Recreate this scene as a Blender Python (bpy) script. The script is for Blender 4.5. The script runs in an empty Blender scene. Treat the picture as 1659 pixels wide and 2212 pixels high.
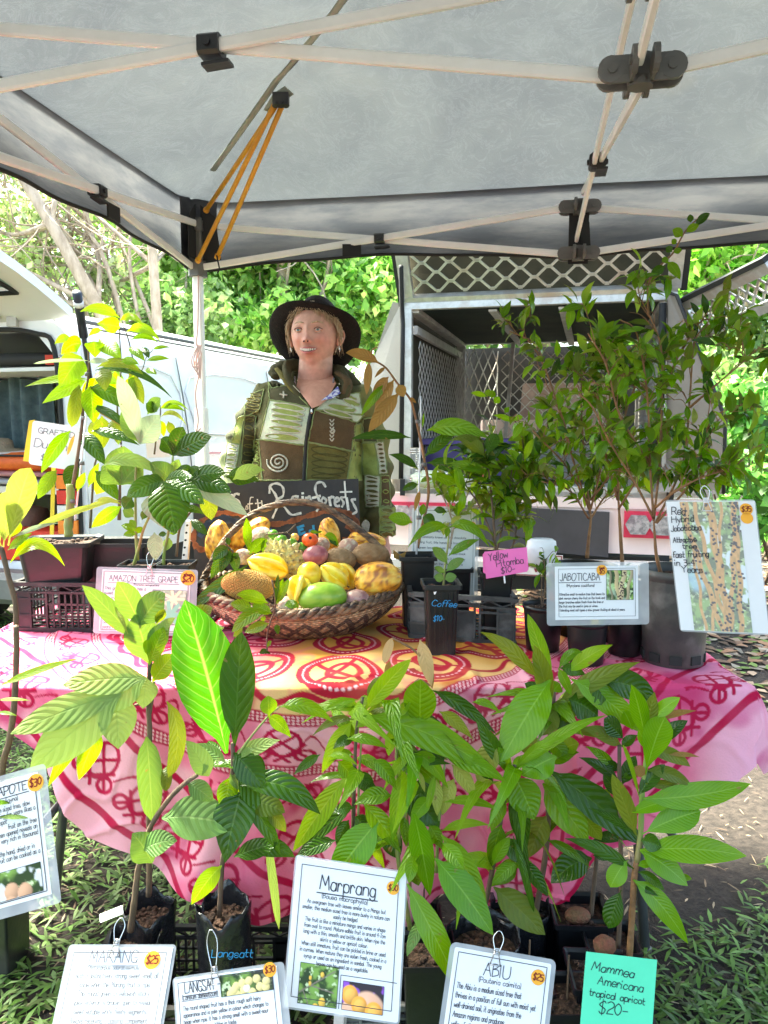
import bpy,math,random
import numpy as np
from mathutils import Vector,Matrix
from mathutils.bvhtree import BVHTree
random.seed(7);RNG=np.random.RandomState(7)
S=bpy.context.scene
COL=S.collection
# ---------------------------------------------------------------- camera, sky, sun, exposure
PITCH=math.radians(6.4);CAMH=1.35;F=1661.0;CP,SP=math.cos(PITCH),math.sin(PITCH)
cam=bpy.data.cameras.new('camera');co=bpy.data.objects.new('camera',cam);COL.objects.link(co)
co.location=(0,0,CAMH);co.rotation_euler=(math.pi/2-PITCH,0,0)
cam.sensor_fit='VERTICAL';cam.sensor_height=36.0;cam.lens=36.0*F/2212.0
cam.clip_start=0.02;cam.clip_end=900
S.camera=co
SUN_EL,SUN_AZ=math.radians(56),math.radians(-50)      # azimuth from +Y towards +X: sun behind the stall, to the left
W=bpy.data.worlds.new('World');S.world=W;W.use_nodes=True
nt=W.node_tree;bgn=nt.nodes['Background']
sky=nt.nodes.new('ShaderNodeTexSky');sky.sky_type='NISHITA';sky.sun_disc=False
sky.sun_elevation=SUN_EL;sky.sun_rotation=SUN_AZ;sky.air_density=.8;sky.dust_density=5.0;sky.ozone_density=0.6
nt.links.new(sky.outputs[0],bgn.inputs[0]);bgn.inputs[1].default_value=0.15
sl=bpy.data.lights.new('sun','SUN');sl.energy=3.8;sl.angle=math.radians(16);sl.color=(1,.96,.9)
so=bpy.data.objects.new('sun',sl);COL.objects.link(so)
sd=Vector((math.sin(SUN_AZ)*math.cos(SUN_EL),math.cos(SUN_AZ)*math.cos(SUN_EL),math.sin(SUN_EL)))
so.rotation_euler=sd.to_track_quat('Z','Y').to_euler();so.location=(-3,4,8)
S.view_settings.view_transform='Standard';S.view_settings.look='None'
S.view_settings.exposure=3.05;S.view_settings.use_white_balance=True;S.view_settings.white_balance_temperature=6850;S.view_settings.white_balance_tint=-6;S.view_settings.gamma=1;S.view_settings.use_curve_mapping=False
S.render.engine='CYCLES'
S.cycles.max_bounces=6;S.cycles.transparent_max_bounces=12;S.cycles.transmission_bounces=5;S.cycles.diffuse_bounces=4

# ---------------------------------------------------------------- helpers
V=Vector
def P(u,v,Y):
    a=(u-829.5)/F;b=(1106-v)/F
    t=Y/(CP+b*SP)
    return V((a*t,Y,CAMH+t*(-SP+b*CP)))
def G(u,v,z=0.0):
    a=(u-829.5)/F;b=(1106-v)/F
    t=(z-CAMH)/(-SP+b*CP)
    return V((a*t,t*(CP+b*SP),z))
def conv(ox,oy,s):
    return lambda x,y:((ox+x/s)/1.82278,(oy+y/s)/1.82278)
OFF={}
def off(o):
    return OFF.get(o.name,V((0,0,0)))if o else V((0,0,0))
def setp(o,label=None,cat=None,group=None,kind=None):
    if label:o['label']=label
    if cat:o['category']=cat
    if group:o['group']=group
    if kind:o['kind']=kind
    return o
def thing(name,label,cat,loc=(0,0,0),group=None):
    o=bpy.data.objects.new(name,None);COL.objects.link(o)
    o.empty_display_size=.05
    o.location=loc;OFF[o.name]=V(loc)
    return setp(o,label,cat,group)
def mobj(name,verts,faces,mat,parent=None,smooth=True,uv=None,col=None,kind=None,mats=None,fmi=None,label=None):
    """one mesh object; verts in world space, stored relative to the parent's base"""
    me=bpy.data.meshes.new(name)
    d=off(parent)
    va=np.array([tuple(v)for v in verts]if not isinstance(verts,np.ndarray)else verts,dtype=np.float32).reshape(-1,3)-np.array(d,dtype=np.float32)
    if isinstance(faces,np.ndarray):
        n,k=faces.shape
        me.vertices.add(len(va));me.vertices.foreach_set('co',va.ravel())
        me.loops.add(n*k);me.loops.foreach_set('vertex_index',faces.astype(np.int32).ravel())
        me.polygons.add(n);me.polygons.foreach_set('loop_start',np.arange(0,n*k,k,dtype=np.int32))
        me.update(calc_edges=True)
    else:
        me.from_pydata(va.tolist(),[],faces)
    if smooth:
        me.polygons.foreach_set('use_smooth',np.ones(len(me.polygons),dtype=bool))
    li=np.empty(len(me.loops),dtype=np.int32);me.loops.foreach_get('vertex_index',li)
    if uv is not None:
        l=me.uv_layers.new(name='UVMap');uva=np.array(uv,dtype=np.float32)[li];l.data.foreach_set('uv',uva.ravel())
    if col is not None:
        ca=np.array(col,dtype=np.float32)
        if ca.shape[1]==3:ca=np.hstack([ca,np.ones((len(ca),1),dtype=np.float32)])
        at=me.color_attributes.new('Col','FLOAT_COLOR','POINT');at.data.foreach_set('color',ca.ravel())
    for m in(mats or[mat]):me.materials.append(m)
    if fmi is not None:me.polygons.foreach_set('material_index',np.array(fmi,dtype=np.int32))
    me.update()
    o=bpy.data.objects.new(name,me);COL.objects.link(o)
    if parent:o.parent=parent
    OFF[o.name]=d
    if kind:o['kind']=kind
    if label:o['label']=label
    return o
def inst(name,me,M,parent):
    o=bpy.data.objects.new(name,me);COL.objects.link(o)
    o.parent=parent;o.matrix_basis=Matrix.Translation(-off(parent))@M
    return o
class MB:
    def __init__(s):s.v=[];s.f=[];s.uv=[];s.c=[]
    def add(s,vs,fs,c=None):
        n=len(s.v);s.v+=[V(p)for p in vs];s.f+=[tuple(i+n for i in f)for f in fs]
        if c is not None:s.c+=[c]*len(vs)
        return s
    def box(s,c,size,R=None,col=None):
        c=V(c);h=V(size)/2;vs=[]
        for x in(-1,1):
            for y in(-1,1):
                for z in(-1,1):
                    p=V((x*h.x,y*h.y,z*h.z));vs.append(c+(R@p if R else p))
        return s.add(vs,[(0,1,3,2),(4,6,7,5),(0,4,5,1),(2,3,7,6),(0,2,6,4),(1,5,7,3)],col)
    def beam(s,a,b,w,h,up=(0,0,1),col=None,ch=0.0):
        a=V(a);b=V(b);d=(b-a);L=d.length;d.normalize();up=V(up)
        x=d.cross(up)
        if x.length<1e-4:x=d.cross(V((1,0,0)))
        x.normalize();z=x.cross(d).normalized()
        if ch<=0:
            pr=[(-.5,-.5),(.5,-.5),(.5,.5),(-.5,.5)]
        else:
            k=.5-ch;pr=[(-k,-.5),(k,-.5),(.5,-k),(.5,k),(k,.5),(-k,.5),(-.5,k),(-.5,-k)]
        vs=[p+x*(w*i)+z*(h*j)for p in(a,b)for i,j in pr];n=len(pr)
        fs=[tuple(range(n-1,-1,-1)),tuple(range(n,2*n))]+[(i,(i+1)%n,(i+1)%n+n,i+n)for i in range(n)]
        return s.add(vs,fs,col)
    def tube(s,pts,r,n=6,caps=True,col=None,flat=1.0):
        pts=[V(p)for p in pts];m=len(pts)
        rs=r if isinstance(r,(list,tuple))else[r]*m
        t0=(pts[1]-pts[0]).normalized();x=t0.cross(V((0,0,1)))
        if x.length<.05:x=t0.cross(V((1,0,0)))
        x.normalize();vs=[];tp=t0
        for i,p in enumerate(pts):
            t=((pts[min(i+1,m-1)]-pts[max(i-1,0)])).normalized()
            q=tp.rotation_difference(t);x=(q@x);x=(x-t*x.dot(t)).normalized();tp=t
            y=t.cross(x)
            for k in range(n):
                a=2*math.pi*k/n;vs.append(p+(x*math.cos(a)+y*math.sin(a)*flat)*rs[i])
        fs=[(i*n+k,i*n+(k+1)%n,(i+1)*n+(k+1)%n,(i+1)*n+k)for i in range(m-1)for k in range(n)]
        if caps:fs+=[tuple(range(n-1,-1,-1)),tuple((m-1)*n+k for k in range(n))]
        return s.add(vs,fs,col)
    def lathe(s,prof,c=(0,0,0),n=24,sx=1,sy=1,R=None,col=None):
        c=V(c);vs=[]
        for r,z in prof:
            for k in range(n):
                a=2*math.pi*k/n;p=V((r*math.cos(a)*sx,r*math.sin(a)*sy,z));vs.append(c+(R@p if R else p))
        m=len(prof)
        return s.add(vs,[(i*n+k,i*n+(k+1)%n,(i+1)*n+(k+1)%n,(i+1)*n+k)for i in range(m-1)for k in range(n)],col)
    def prism(s,poly,n,th,col=None):
        """closed polygon (world points) extruded by th along n"""
        poly=[V(p)for p in poly];n=V(n).normalized()*th;m=len(poly)
        vs=poly+[p+n for p in poly]
        return s.add(vs,[tuple(range(m-1,-1,-1)),tuple(range(m,2*m))]+[(i,(i+1)%m,(i+1)%m+m,i+m)for i in range(m)],col)
    def build(s,name,mat,parent=None,smooth=False,**k):
        return mobj(name,s.v,s.f,mat,parent,smooth,col=(s.c if s.c else None),**k)
def sphere_pts(n=16,m=10):
    v=[(0,0,1)];f=[]
    for i in range(1,m):
        for j in range(n):
            t=math.pi*i/m;a=2*math.pi*j/n;v.append((math.sin(t)*math.cos(a),math.sin(t)*math.sin(a),math.cos(t)))
    v.append((0,0,-1));L=len(v)-1
    for j in range(n):f.append((0,1+j,1+(j+1)%n))
    for i in range(m-2):
        for j in range(n):f.append((1+i*n+j,1+(i+1)*n+j,1+(i+1)*n+(j+1)%n,1+i*n+(j+1)%n))
    for j in range(n):f.append((L,1+(m-2)*n+(j+1)%n,1+(m-2)*n+j))
    return[V(p)for p in v],f
def catmull(pts,k=6):
    pts=[V(p)if len(p)==3 else V((p[0],p[1],0))for p in pts]
    if len(pts)<3:return pts
    q=[pts[0]*2-pts[1]]+pts+[pts[-1]*2-pts[-2]];out=[]
    for i in range(1,len(q)-2):
        a,b,c,d=q[i-1:i+3]
        for j in range(k):
            t=j/k;out.append(.5*((2*b)+(c-a)*t+(2*a-5*b+4*c-d)*t*t+(3*b-a-3*c+d)*t**3))
    out.append(pts[-1]);return out
# value noise (numpy)
_tab=RNG.rand(256,256)
def vn(x,y):
    x=np.asarray(x,dtype=float);y=np.asarray(y,dtype=float)
    xi=np.floor(x).astype(int);yi=np.floor(y).astype(int);fx=x-xi;fy=y-yi
    fx=fx*fx*(3-2*fx);fy=fy*fy*(3-2*fy)
    g=lambda a,b:_tab[a%256,b%256]
    return(g(xi,yi)*(1-fx)+g(xi+1,yi)*fx)*(1-fy)+(g(xi,yi+1)*(1-fx)+g(xi+1,yi+1)*fx)*fy
def fbm(x,y,o=4):
    s=0;a=.5;n=0
    for i in range(o):s=s+a*vn(x*2**i+17*i,y*2**i+9*i);n+=a;a*=.5
    return s/n
def sst(a,b,x):
    t=np.clip((x-a)/(b-a),0,1);return t*t*(3-2*t)

# ---------------------------------------------------------------- materials
def _nm(name):
    m=bpy.data.materials.new(name);m.use_nodes=True;return m,m.node_tree,m.node_tree.nodes['Principled BSDF']
def pm(name,col,rough=.5,metal=0.0,col2=None,scale=6,bump=0.0,bscale=None,spec=.5,trans=0.0,coat=0.0,lo=.4,hi=.6,stretch=None,grime=None,gs=3):
    m,n,b=_nm(name);c2=col2 or tuple(c*.78 for c in col)
    tc=n.nodes.new('ShaderNodeTexCoord');mp=n.nodes.new('ShaderNodeMapping');n.links.new(tc.outputs['Object'],mp.inputs[0])
    if stretch:mp.inputs['Scale'].default_value=stretch
    no=n.nodes.new('ShaderNodeTexNoise');no.inputs['Scale'].default_value=scale;no.inputs['Detail'].default_value=6;no.inputs['Roughness'].default_value=.65
    n.links.new(mp.outputs[0],no.inputs['Vector'])
    r=n.nodes.new('ShaderNodeValToRGB');r.color_ramp.elements[0].position=lo;r.color_ramp.elements[1].position=hi
    r.color_ramp.elements[0].color=(*col,1);r.color_ramp.elements[1].color=(*c2,1)
    n.links.new(no.outputs['Fac'],r.inputs[0]);out=r.outputs[0]
    if grime:
        g=n.nodes.new('ShaderNodeTexNoise');g.inputs['Scale'].default_value=gs;g.inputs['Detail'].default_value=8;n.links.new(mp.outputs[0],g.inputs['Vector'])
        gr=n.nodes.new('ShaderNodeValToRGB');gr.color_ramp.elements[0].position=.52;gr.color_ramp.elements[1].position=.7;n.links.new(g.outputs['Fac'],gr.inputs[0])
        mx=n.nodes.new('ShaderNodeMix');mx.data_type='RGBA';n.links.new(gr.outputs[0],mx.inputs['Factor']);n.links.new(out,mx.inputs['A']);mx.inputs['B'].default_value=(*grime,1)
        out=mx.outputs['Result']
    n.links.new(out,b.inputs['Base Color'])
    b.inputs['Roughness'].default_value=rough;b.inputs['Metallic'].default_value=metal;b.inputs['Specular IOR Level'].default_value=spec
    b.inputs['Coat Weight'].default_value=coat
    if bump:
        bn=n.nodes.new('ShaderNodeTexNoise');bn.inputs['Scale'].default_value=bscale or scale*5;bn.inputs['Detail'].default_value=5
        n.links.new(mp.outputs[0],bn.inputs['Vector']);bp=n.nodes.new('ShaderNodeBump');bp.inputs['Strength'].default_value=bump;bp.inputs['Distance'].default_value=.01
        n.links.new(bn.outputs['Fac'],bp.inputs['Height']);n.links.new(bp.outputs[0],b.inputs['Normal'])
    if trans:
        tr=n.nodes.new('ShaderNodeBsdfTranslucent');n.links.new(out,tr.inputs[0]);ms=n.nodes.new('ShaderNodeMixShader');ms.inputs[0].default_value=trans
        n.links.new(b.outputs[0],ms.inputs[1]);n.links.new(tr.outputs[0],ms.inputs[2]);n.links.new(ms.outputs[0],n.nodes['Material Output'].inputs[0])
    return m
def am(name,rough=.7,trans=0.0,bump=0,bscale=60,spec=.4,var=.12):
    m,n,b=_nm(name);a=n.nodes.new('ShaderNodeVertexColor');a.layer_name='Col'
    no=n.nodes.new('ShaderNodeTexNoise');no.inputs['Scale'].default_value=bscale;no.inputs['Detail'].default_value=4
    tc=n.nodes.new('ShaderNodeTexCoord');n.links.new(tc.outputs['Object'],no.inputs['Vector'])
    mr=n.nodes.new('ShaderNodeMapRange');mr.inputs['To Min'].default_value=1-var;mr.inputs['To Max'].default_value=1+var;n.links.new(no.outputs['Fac'],mr.inputs[0])
    mx=n.nodes.new('ShaderNodeVectorMath');mx.operation='SCALE';n.links.new(a.outputs[0],mx.inputs[0]);n.links.new(mr.outputs[0],mx.inputs['Scale'])
    n.links.new(mx.outputs[0],b.inputs['Base Color']);b.inputs['Roughness'].default_value=rough;b.inputs['Specular IOR Level'].default_value=spec
    if bump:
        bp=n.nodes.new('ShaderNodeBump');bp.inputs['Strength'].default_value=bump;bp.inputs['Distance'].default_value=.005
        n.links.new(no.outputs['Fac'],bp.inputs['Height']);n.links.new(bp.outputs[0],b.inputs['Normal'])
    if trans:
        tr=n.nodes.new('ShaderNodeBsdfTranslucent');n.links.new(mx.outputs[0],tr.inputs[0]);ms=n.nodes.new('ShaderNodeMixShader');ms.inputs[0].default_value=trans
        n.links.new(b.outputs[0],ms.inputs[1]);n.links.new(tr.outputs[0],ms.inputs[2]);n.links.new(ms.outputs[0],n.nodes['Material Output'].inputs[0])
    return m
def leafmat(name,col,col2,vein,under=None,rough=.38,trans=.35,nv=9,tcol=None,sk=.45,bstr=.5,vs=.34):
    m,n,b=_nm(name);L=n.links;N=n.nodes.new
    def mth(op,a,bb=None,c=None):
        x=N('ShaderNodeMath');x.operation=op
        for i,q in enumerate((a,bb,c)):
            if q is None:continue
            if isinstance(q,(int,float)):x.inputs[i].default_value=q
            else:L.new(q,x.inputs[i])
        return x.outputs[0]
    tc=N('ShaderNodeTexCoord');sp=N('ShaderNodeSeparateXYZ');L.new(tc.outputs['UV'],sp.inputs[0])
    u,v=sp.outputs[0],sp.outputs[1]
    a=mth('ABSOLUTE',mth('SUBTRACT',v,.5));a2=mth('MULTIPLY',a,2.0)
    ph=mth('SUBTRACT',mth('MULTIPLY',u,float(nv)),mth('MULTIPLY',mth('POWER',a2,1.3),nv*sk*.5))
    fr=mth('ABSOLUTE',mth('SUBTRACT',mth('FRACT',ph),.5))      # 0..0.5, vein at 0
    sm=N('ShaderNodeMapRange');sm.interpolation_type='SMOOTHSTEP';L.new(fr,sm.inputs[0]);sm.inputs[1].default_value=0;sm.inputs[2].default_value=.10;sm.inputs[3].default_value=.65;sm.inputs[4].default_value=0
    mid=N('ShaderNodeMapRange');mid.interpolation_type='SMOOTHSTEP';L.new(a2,mid.inputs[0]);mid.inputs[1].default_value=.015;mid.inputs[2].default_value=.075;mid.inputs[3].default_value=1;mid.inputs[4].default_value=0
    vm=mth('MAXIMUM',mth('MULTIPLY',sm.outputs[0],.7),mid.outputs[0])
    no=N('ShaderNodeTexNoise');no.inputs['Scale'].default_value=22;no.inputs['Detail'].default_value=5;L.new(tc.outputs['Object'],no.inputs['Vector'])
    oi=N('ShaderNodeObjectInfo')
    f=mth('MULTIPLY_ADD',oi.outputs['Random'],.7,mth('MULTIPLY',no.outputs['Fac'],.7));f=mth('SUBTRACT',f,.3)
    mx=N('ShaderNodeMix');mx.data_type='RGBA';mx.clamp_factor=True;L.new(f,mx.inputs['Factor']);mx.inputs['A'].default_value=(*col,1);mx.inputs['B'].default_value=(*col2,1)
    m2=N('ShaderNodeMix');m2.data_type='RGBA';L.new(mth('MULTIPLY',vm,vs),m2.inputs['Factor']);L.new(mx.outputs['Result'],m2.inputs['A']);m2.inputs['B'].default_value=(*vein,1)
    out=m2.outputs['Result']
    sn=N('ShaderNodeTexNoise');sn.inputs['Scale'].default_value=45;sn.inputs['Detail'].default_value=3;L.new(tc.outputs['Object'],sn.inputs['Vector']);sr=N('ShaderNodeValToRGB');sr.color_ramp.elements[0].position=.70;sr.color_ramp.elements[1].position=.74;L.new(sn.outputs['Fac'],sr.inputs[0])
    ms_=N('ShaderNodeMix');ms_.data_type='RGBA';L.new(mth('MULTIPLY',sr.outputs[0],.7),ms_.inputs['Factor']);L.new(out,ms_.inputs['A']);ms_.inputs['B'].default_value=(.20,.13,.04,1);out=ms_.outputs['Result']
    if under:
        ge=N('ShaderNodeNewGeometry');m3=N('ShaderNodeMix');m3.data_type='RGBA';L.new(ge.outputs['Backfacing'],m3.inputs['Factor']);L.new(out,m3.inputs['A']);m3.inputs['B'].default_value=(*under,1);out=m3.outputs['Result']
    L.new(out,b.inputs['Base Color']);b.inputs['Roughness'].default_value=rough;b.inputs['Specular IOR Level'].default_value=.3
    h=mth('ADD',mth('MULTIPLY',fr,1.4),mth('MULTIPLY',vm,-.35))
    bp=N('ShaderNodeBump');bp.inputs['Strength'].default_value=bstr;bp.inputs['Distance'].default_value=.004;L.new(h,bp.inputs['Height']);L.new(bp.outputs[0],b.inputs['Normal'])
    tr=N('ShaderNodeBsdfTranslucent')
    hs=N('ShaderNodeMix');hs.data_type='RGBA';hs.blend_type='MULTIPLY';hs.inputs['Factor'].default_value=1;L.new(out,hs.inputs['A']);hs.inputs['B'].default_value=(*(tcol or(2.6,2.0,.8)),1);L.new(hs.outputs['Result'],tr.inputs[0])
    ms=N('ShaderNodeMixShader');ms.inputs[0].default_value=trans;L.new(b.outputs[0],ms.inputs[1]);L.new(tr.outputs[0],ms.inputs[2]);L.new(ms.outputs[0],n.nodes['Material Output'].inputs[0])
    return m
def filmmat(name,tint=(.9,.92,.95),dens=.25,rough=.12):
    m,n,b=_nm(name);b.inputs['Base Color'].default_value=(*tint,1);b.inputs['Roughness'].default_value=rough
    no=n.nodes.new('ShaderNodeTexNoise');no.inputs['Scale'].default_value=18;tc=n.nodes.new('ShaderNodeTexCoord');n.links.new(tc.outputs['Object'],no.inputs['Vector'])
    mr=n.nodes.new('ShaderNodeMapRange');mr.inputs['To Min'].default_value=dens*.6;mr.inputs['To Max'].default_value=dens*1.4;n.links.new(no.outputs['Fac'],mr.inputs[0])
    t=n.nodes.new('ShaderNodeBsdfTransparent');ms=n.nodes.new('ShaderNodeMixShader');n.links.new(mr.outputs[0],ms.inputs[0]);n.links.new(t.outputs[0],ms.inputs[1]);n.links.new(b.outputs[0],ms.inputs[2]);n.links.new(ms.outputs[0],n.nodes['Material Output'].inputs[0])
    return m
M={}
M['white_paint']=pm('white_powdercoat',(.90,.90,.89),.35,col2=(.84,.84,.82),scale=9,bump=.05)
M['grey_plastic']=pm('grey_plastic',(.11,.11,.105),.5,col2=(.15,.145,.14),bump=.1)
M['black_plastic']=pm('black_plastic',(.012,.012,.014),.38,col2=(.022,.022,.026),scale=12,bump=.12,bscale=60,grime=(.05,.045,.04),gs=9)
M['pot']=pm('nursery_pot_plastic',(.005,.006,.008),.36,col2=(.010,.011,.014),scale=9,bump=.1,bscale=40,grime=(.045,.042,.04),gs=7)
M['pot_dusty']=pm('dusty_pot_plastic',(.055,.055,.055),.55,col2=(.10,.095,.085),scale=7,bump=.2,grime=(.20,.19,.18),gs=11)
M['bag']=pm('poly_bag',(.010,.011,.014),.2,col2=(.02,.02,.024),scale=14,bump=.7,bscale=22)
M['crate']=pm('crate_plastic',(.008,.008,.010),.45,col2=(.016,.015,.017),scale=10,bump=.15,grime=(.06,.05,.05),gs=8)
M['crate_grey']=pm('crate_grey_plastic',(.035,.037,.039),.5,col2=(.06,.062,.064),scale=10,bump=.2,grime=(.17,.17,.17),gs=12)
M['soil']=pm('potting_soil',(.025,.014,.009),.95,col2=(.10,.055,.035),scale=60,bump=1.0,bscale=90)
M['chip']=pm('bark_chip',(.09,.045,.028),.9,col2=(.03,.017,.012),scale=30,bump=.5)
M['steel']=pm('wire_steel',(.7,.7,.7),.25,metal=1,col2=(.5,.5,.5))
M['alu']=pm('aluminium',(.62,.61,.58),.38,metal=.6,col2=(.5,.49,.46),scale=20,bump=.08,grime=(.5,.42,.36),gs=5)
M['alu_dull']=pm('aluminium_dull',(.58,.56,.53),.5,metal=.1,col2=(.45,.42,.40),scale=12,bump=.08)
M['yellow_rod']=pm('yellow_rod',(.75,.36,.03),.35,col2=(.65,.30,.03),scale=20)
M['bark']=pm('twig_bark',(.16,.10,.06),.8,col2=(.09,.06,.04),scale=30,bump=.6,bscale=80,stretch=(1,1,.3))
M['bark_pale']=pm('pale_bark',(.46,.37,.29),.85,col2=(.30,.23,.17),scale=12,bump=.7,bscale=30,stretch=(1,1,.3))
M['stem_green']=pm('green_stem',(.18,.27,.05),.5,col2=(.24,.20,.08),scale=12)
M['stem_dark']=pm('dark_stem',(.07,.05,.03),.6,col2=(.12,.10,.05),scale=25,bump=.4)
M['stem_orange']=pm('orange_bark',(.30,.15,.06),.7,col2=(.20,.10,.045),scale=25,bump=.5)
M['paper']=pm('white_paper',(.80,.80,.82),.55,col2=(.76,.76,.78),scale=4)
M['paper_grey']=pm('glary_paper',(.70,.71,.70),.45,col2=(.76,.76,.75),scale=3)  # light grey paper, a little smoother than the white sheet
M['ink']=pm('black_ink',(.03,.03,.045),.6,col2=(.05,.05,.07))
M['ink_grey']=pm('faded_ink',(.10,.10,.12),.6,col2=(.16,.16,.18))
M['ink_red']=pm('red_ink',(.22,.015,.01),.6,col2=(.3,.02,.01))
M['ink_green']=pm('dark_green_ink',(.02,.06,.06),.6,col2=(.03,.08,.08))
M['film']=filmmat('laminate_film',(.75,.77,.8),.45)
M['sticker']=pm('orange_sticker',(.90,.42,.03),.5,col2=(.85,.36,.02))
M['pink_card']=pm('pink_card',(.85,.16,.47),.6,col2=(.80,.13,.42),scale=3)
M['green_card']=pm('mint_card',(.13,.72,.42),.6,col2=(.12,.66,.38),scale=3)
M['photo']=am('printed_photo',.35,var=.05)
M['chalk']=pm('white_chalk_paint',(.72,.70,.66),.9,col2=(.35,.34,.32),scale=45,lo=.5,hi=.75)
M['chalk_blue']=pm('blue_chalk_paint',(.05,.33,.62),.9,col2=(.04,.22,.42),scale=40)
M['blue_pen']=pm('blue_paint_pen',(.06,.45,.95),.5,col2=(.05,.38,.8))
# leaves
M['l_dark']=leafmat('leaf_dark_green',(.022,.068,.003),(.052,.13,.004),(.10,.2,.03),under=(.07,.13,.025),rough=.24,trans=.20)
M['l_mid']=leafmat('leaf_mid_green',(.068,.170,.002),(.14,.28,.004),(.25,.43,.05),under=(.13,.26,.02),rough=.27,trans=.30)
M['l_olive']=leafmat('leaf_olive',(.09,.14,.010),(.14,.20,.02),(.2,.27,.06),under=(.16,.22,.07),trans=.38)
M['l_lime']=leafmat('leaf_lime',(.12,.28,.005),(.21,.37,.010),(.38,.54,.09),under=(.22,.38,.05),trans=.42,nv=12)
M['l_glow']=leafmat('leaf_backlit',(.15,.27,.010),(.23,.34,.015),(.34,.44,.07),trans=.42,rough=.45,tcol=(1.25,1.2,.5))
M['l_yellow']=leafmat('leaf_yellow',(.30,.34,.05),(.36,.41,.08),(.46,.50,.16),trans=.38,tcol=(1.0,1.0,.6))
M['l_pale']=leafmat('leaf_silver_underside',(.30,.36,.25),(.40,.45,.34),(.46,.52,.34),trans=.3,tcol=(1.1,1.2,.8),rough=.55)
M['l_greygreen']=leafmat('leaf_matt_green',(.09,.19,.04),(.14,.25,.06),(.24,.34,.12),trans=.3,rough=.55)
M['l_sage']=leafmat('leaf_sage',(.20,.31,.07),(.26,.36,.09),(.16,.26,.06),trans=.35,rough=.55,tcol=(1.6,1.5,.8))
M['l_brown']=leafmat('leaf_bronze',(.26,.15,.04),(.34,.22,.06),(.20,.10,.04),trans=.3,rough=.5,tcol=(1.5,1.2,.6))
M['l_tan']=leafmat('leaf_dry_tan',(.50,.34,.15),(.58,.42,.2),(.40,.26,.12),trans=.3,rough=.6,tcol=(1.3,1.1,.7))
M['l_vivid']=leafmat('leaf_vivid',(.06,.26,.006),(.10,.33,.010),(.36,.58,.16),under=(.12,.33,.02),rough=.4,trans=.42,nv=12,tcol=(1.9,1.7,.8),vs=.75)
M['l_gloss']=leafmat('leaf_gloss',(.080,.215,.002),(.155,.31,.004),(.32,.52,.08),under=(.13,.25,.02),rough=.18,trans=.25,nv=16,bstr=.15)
# ================================================================ setting: ground, grass, litter
def ground_mat():
    m,n,b=_nm('ground_soil');N=n.nodes.new;L=n.links
    tc=N('ShaderNodeTexCoord')
    n1=N('ShaderNodeTexNoise');n1.inputs['Scale'].default_value=.9;n1.inputs['Detail'].default_value=7;L.new(tc.outputs['Object'],n1.inputs['Vector'])
    n2=N('ShaderNodeTexNoise');n2.inputs['Scale'].default_value=38;n2.inputs['Detail'].default_value=8;n2.inputs['Roughness'].default_value=.7;L.new(tc.outputs['Object'],n2.inputs['Vector'])
    r1=N('ShaderNodeValToRGB');e=r1.color_ramp.elements;e[0].position=.35;e[0].color=(.034,.025,.021,1);e[1].position=.68;e[1].color=(.072,.055,.047,1);L.new(n1.outputs['Fac'],r1.inputs[0])
    r2=N('ShaderNodeValToRGB');e=r2.color_ramp.elements;e[0].position=.38;e[0].color=(.45,.42,.40,1);e[1].position=.72;e[1].color=(1.35,1.3,1.25,1);L.new(n2.outputs['Fac'],r2.inputs[0])
    mx=N('ShaderNodeMix');mx.data_type='RGBA';mx.blend_type='MULTIPLY';mx.inputs['Factor'].default_value=1;L.new(r1.outputs[0],mx.inputs['A']);L.new(r2.outputs[0],mx.inputs['B'])
    L.new(mx.outputs['Result'],b.inputs['Base Color']);b.inputs['Roughness'].default_value=.95
    bp=N('ShaderNodeBump');bp.inputs['Strength'].default_value=.9;bp.inputs['Distance'].default_value=.02;L.new(n2.outputs['Fac'],bp.inputs['Height']);L.new(bp.outputs[0],b.inputs['Normal'])
    return m
def gh(x,y):
    r=np.hypot(x,y);return(fbm(x*1.3+50,y*1.3+50,3)-.5)*.05*np.clip((r-.5)/2,0,1)+np.clip(r-14,0,200)*.02
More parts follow.
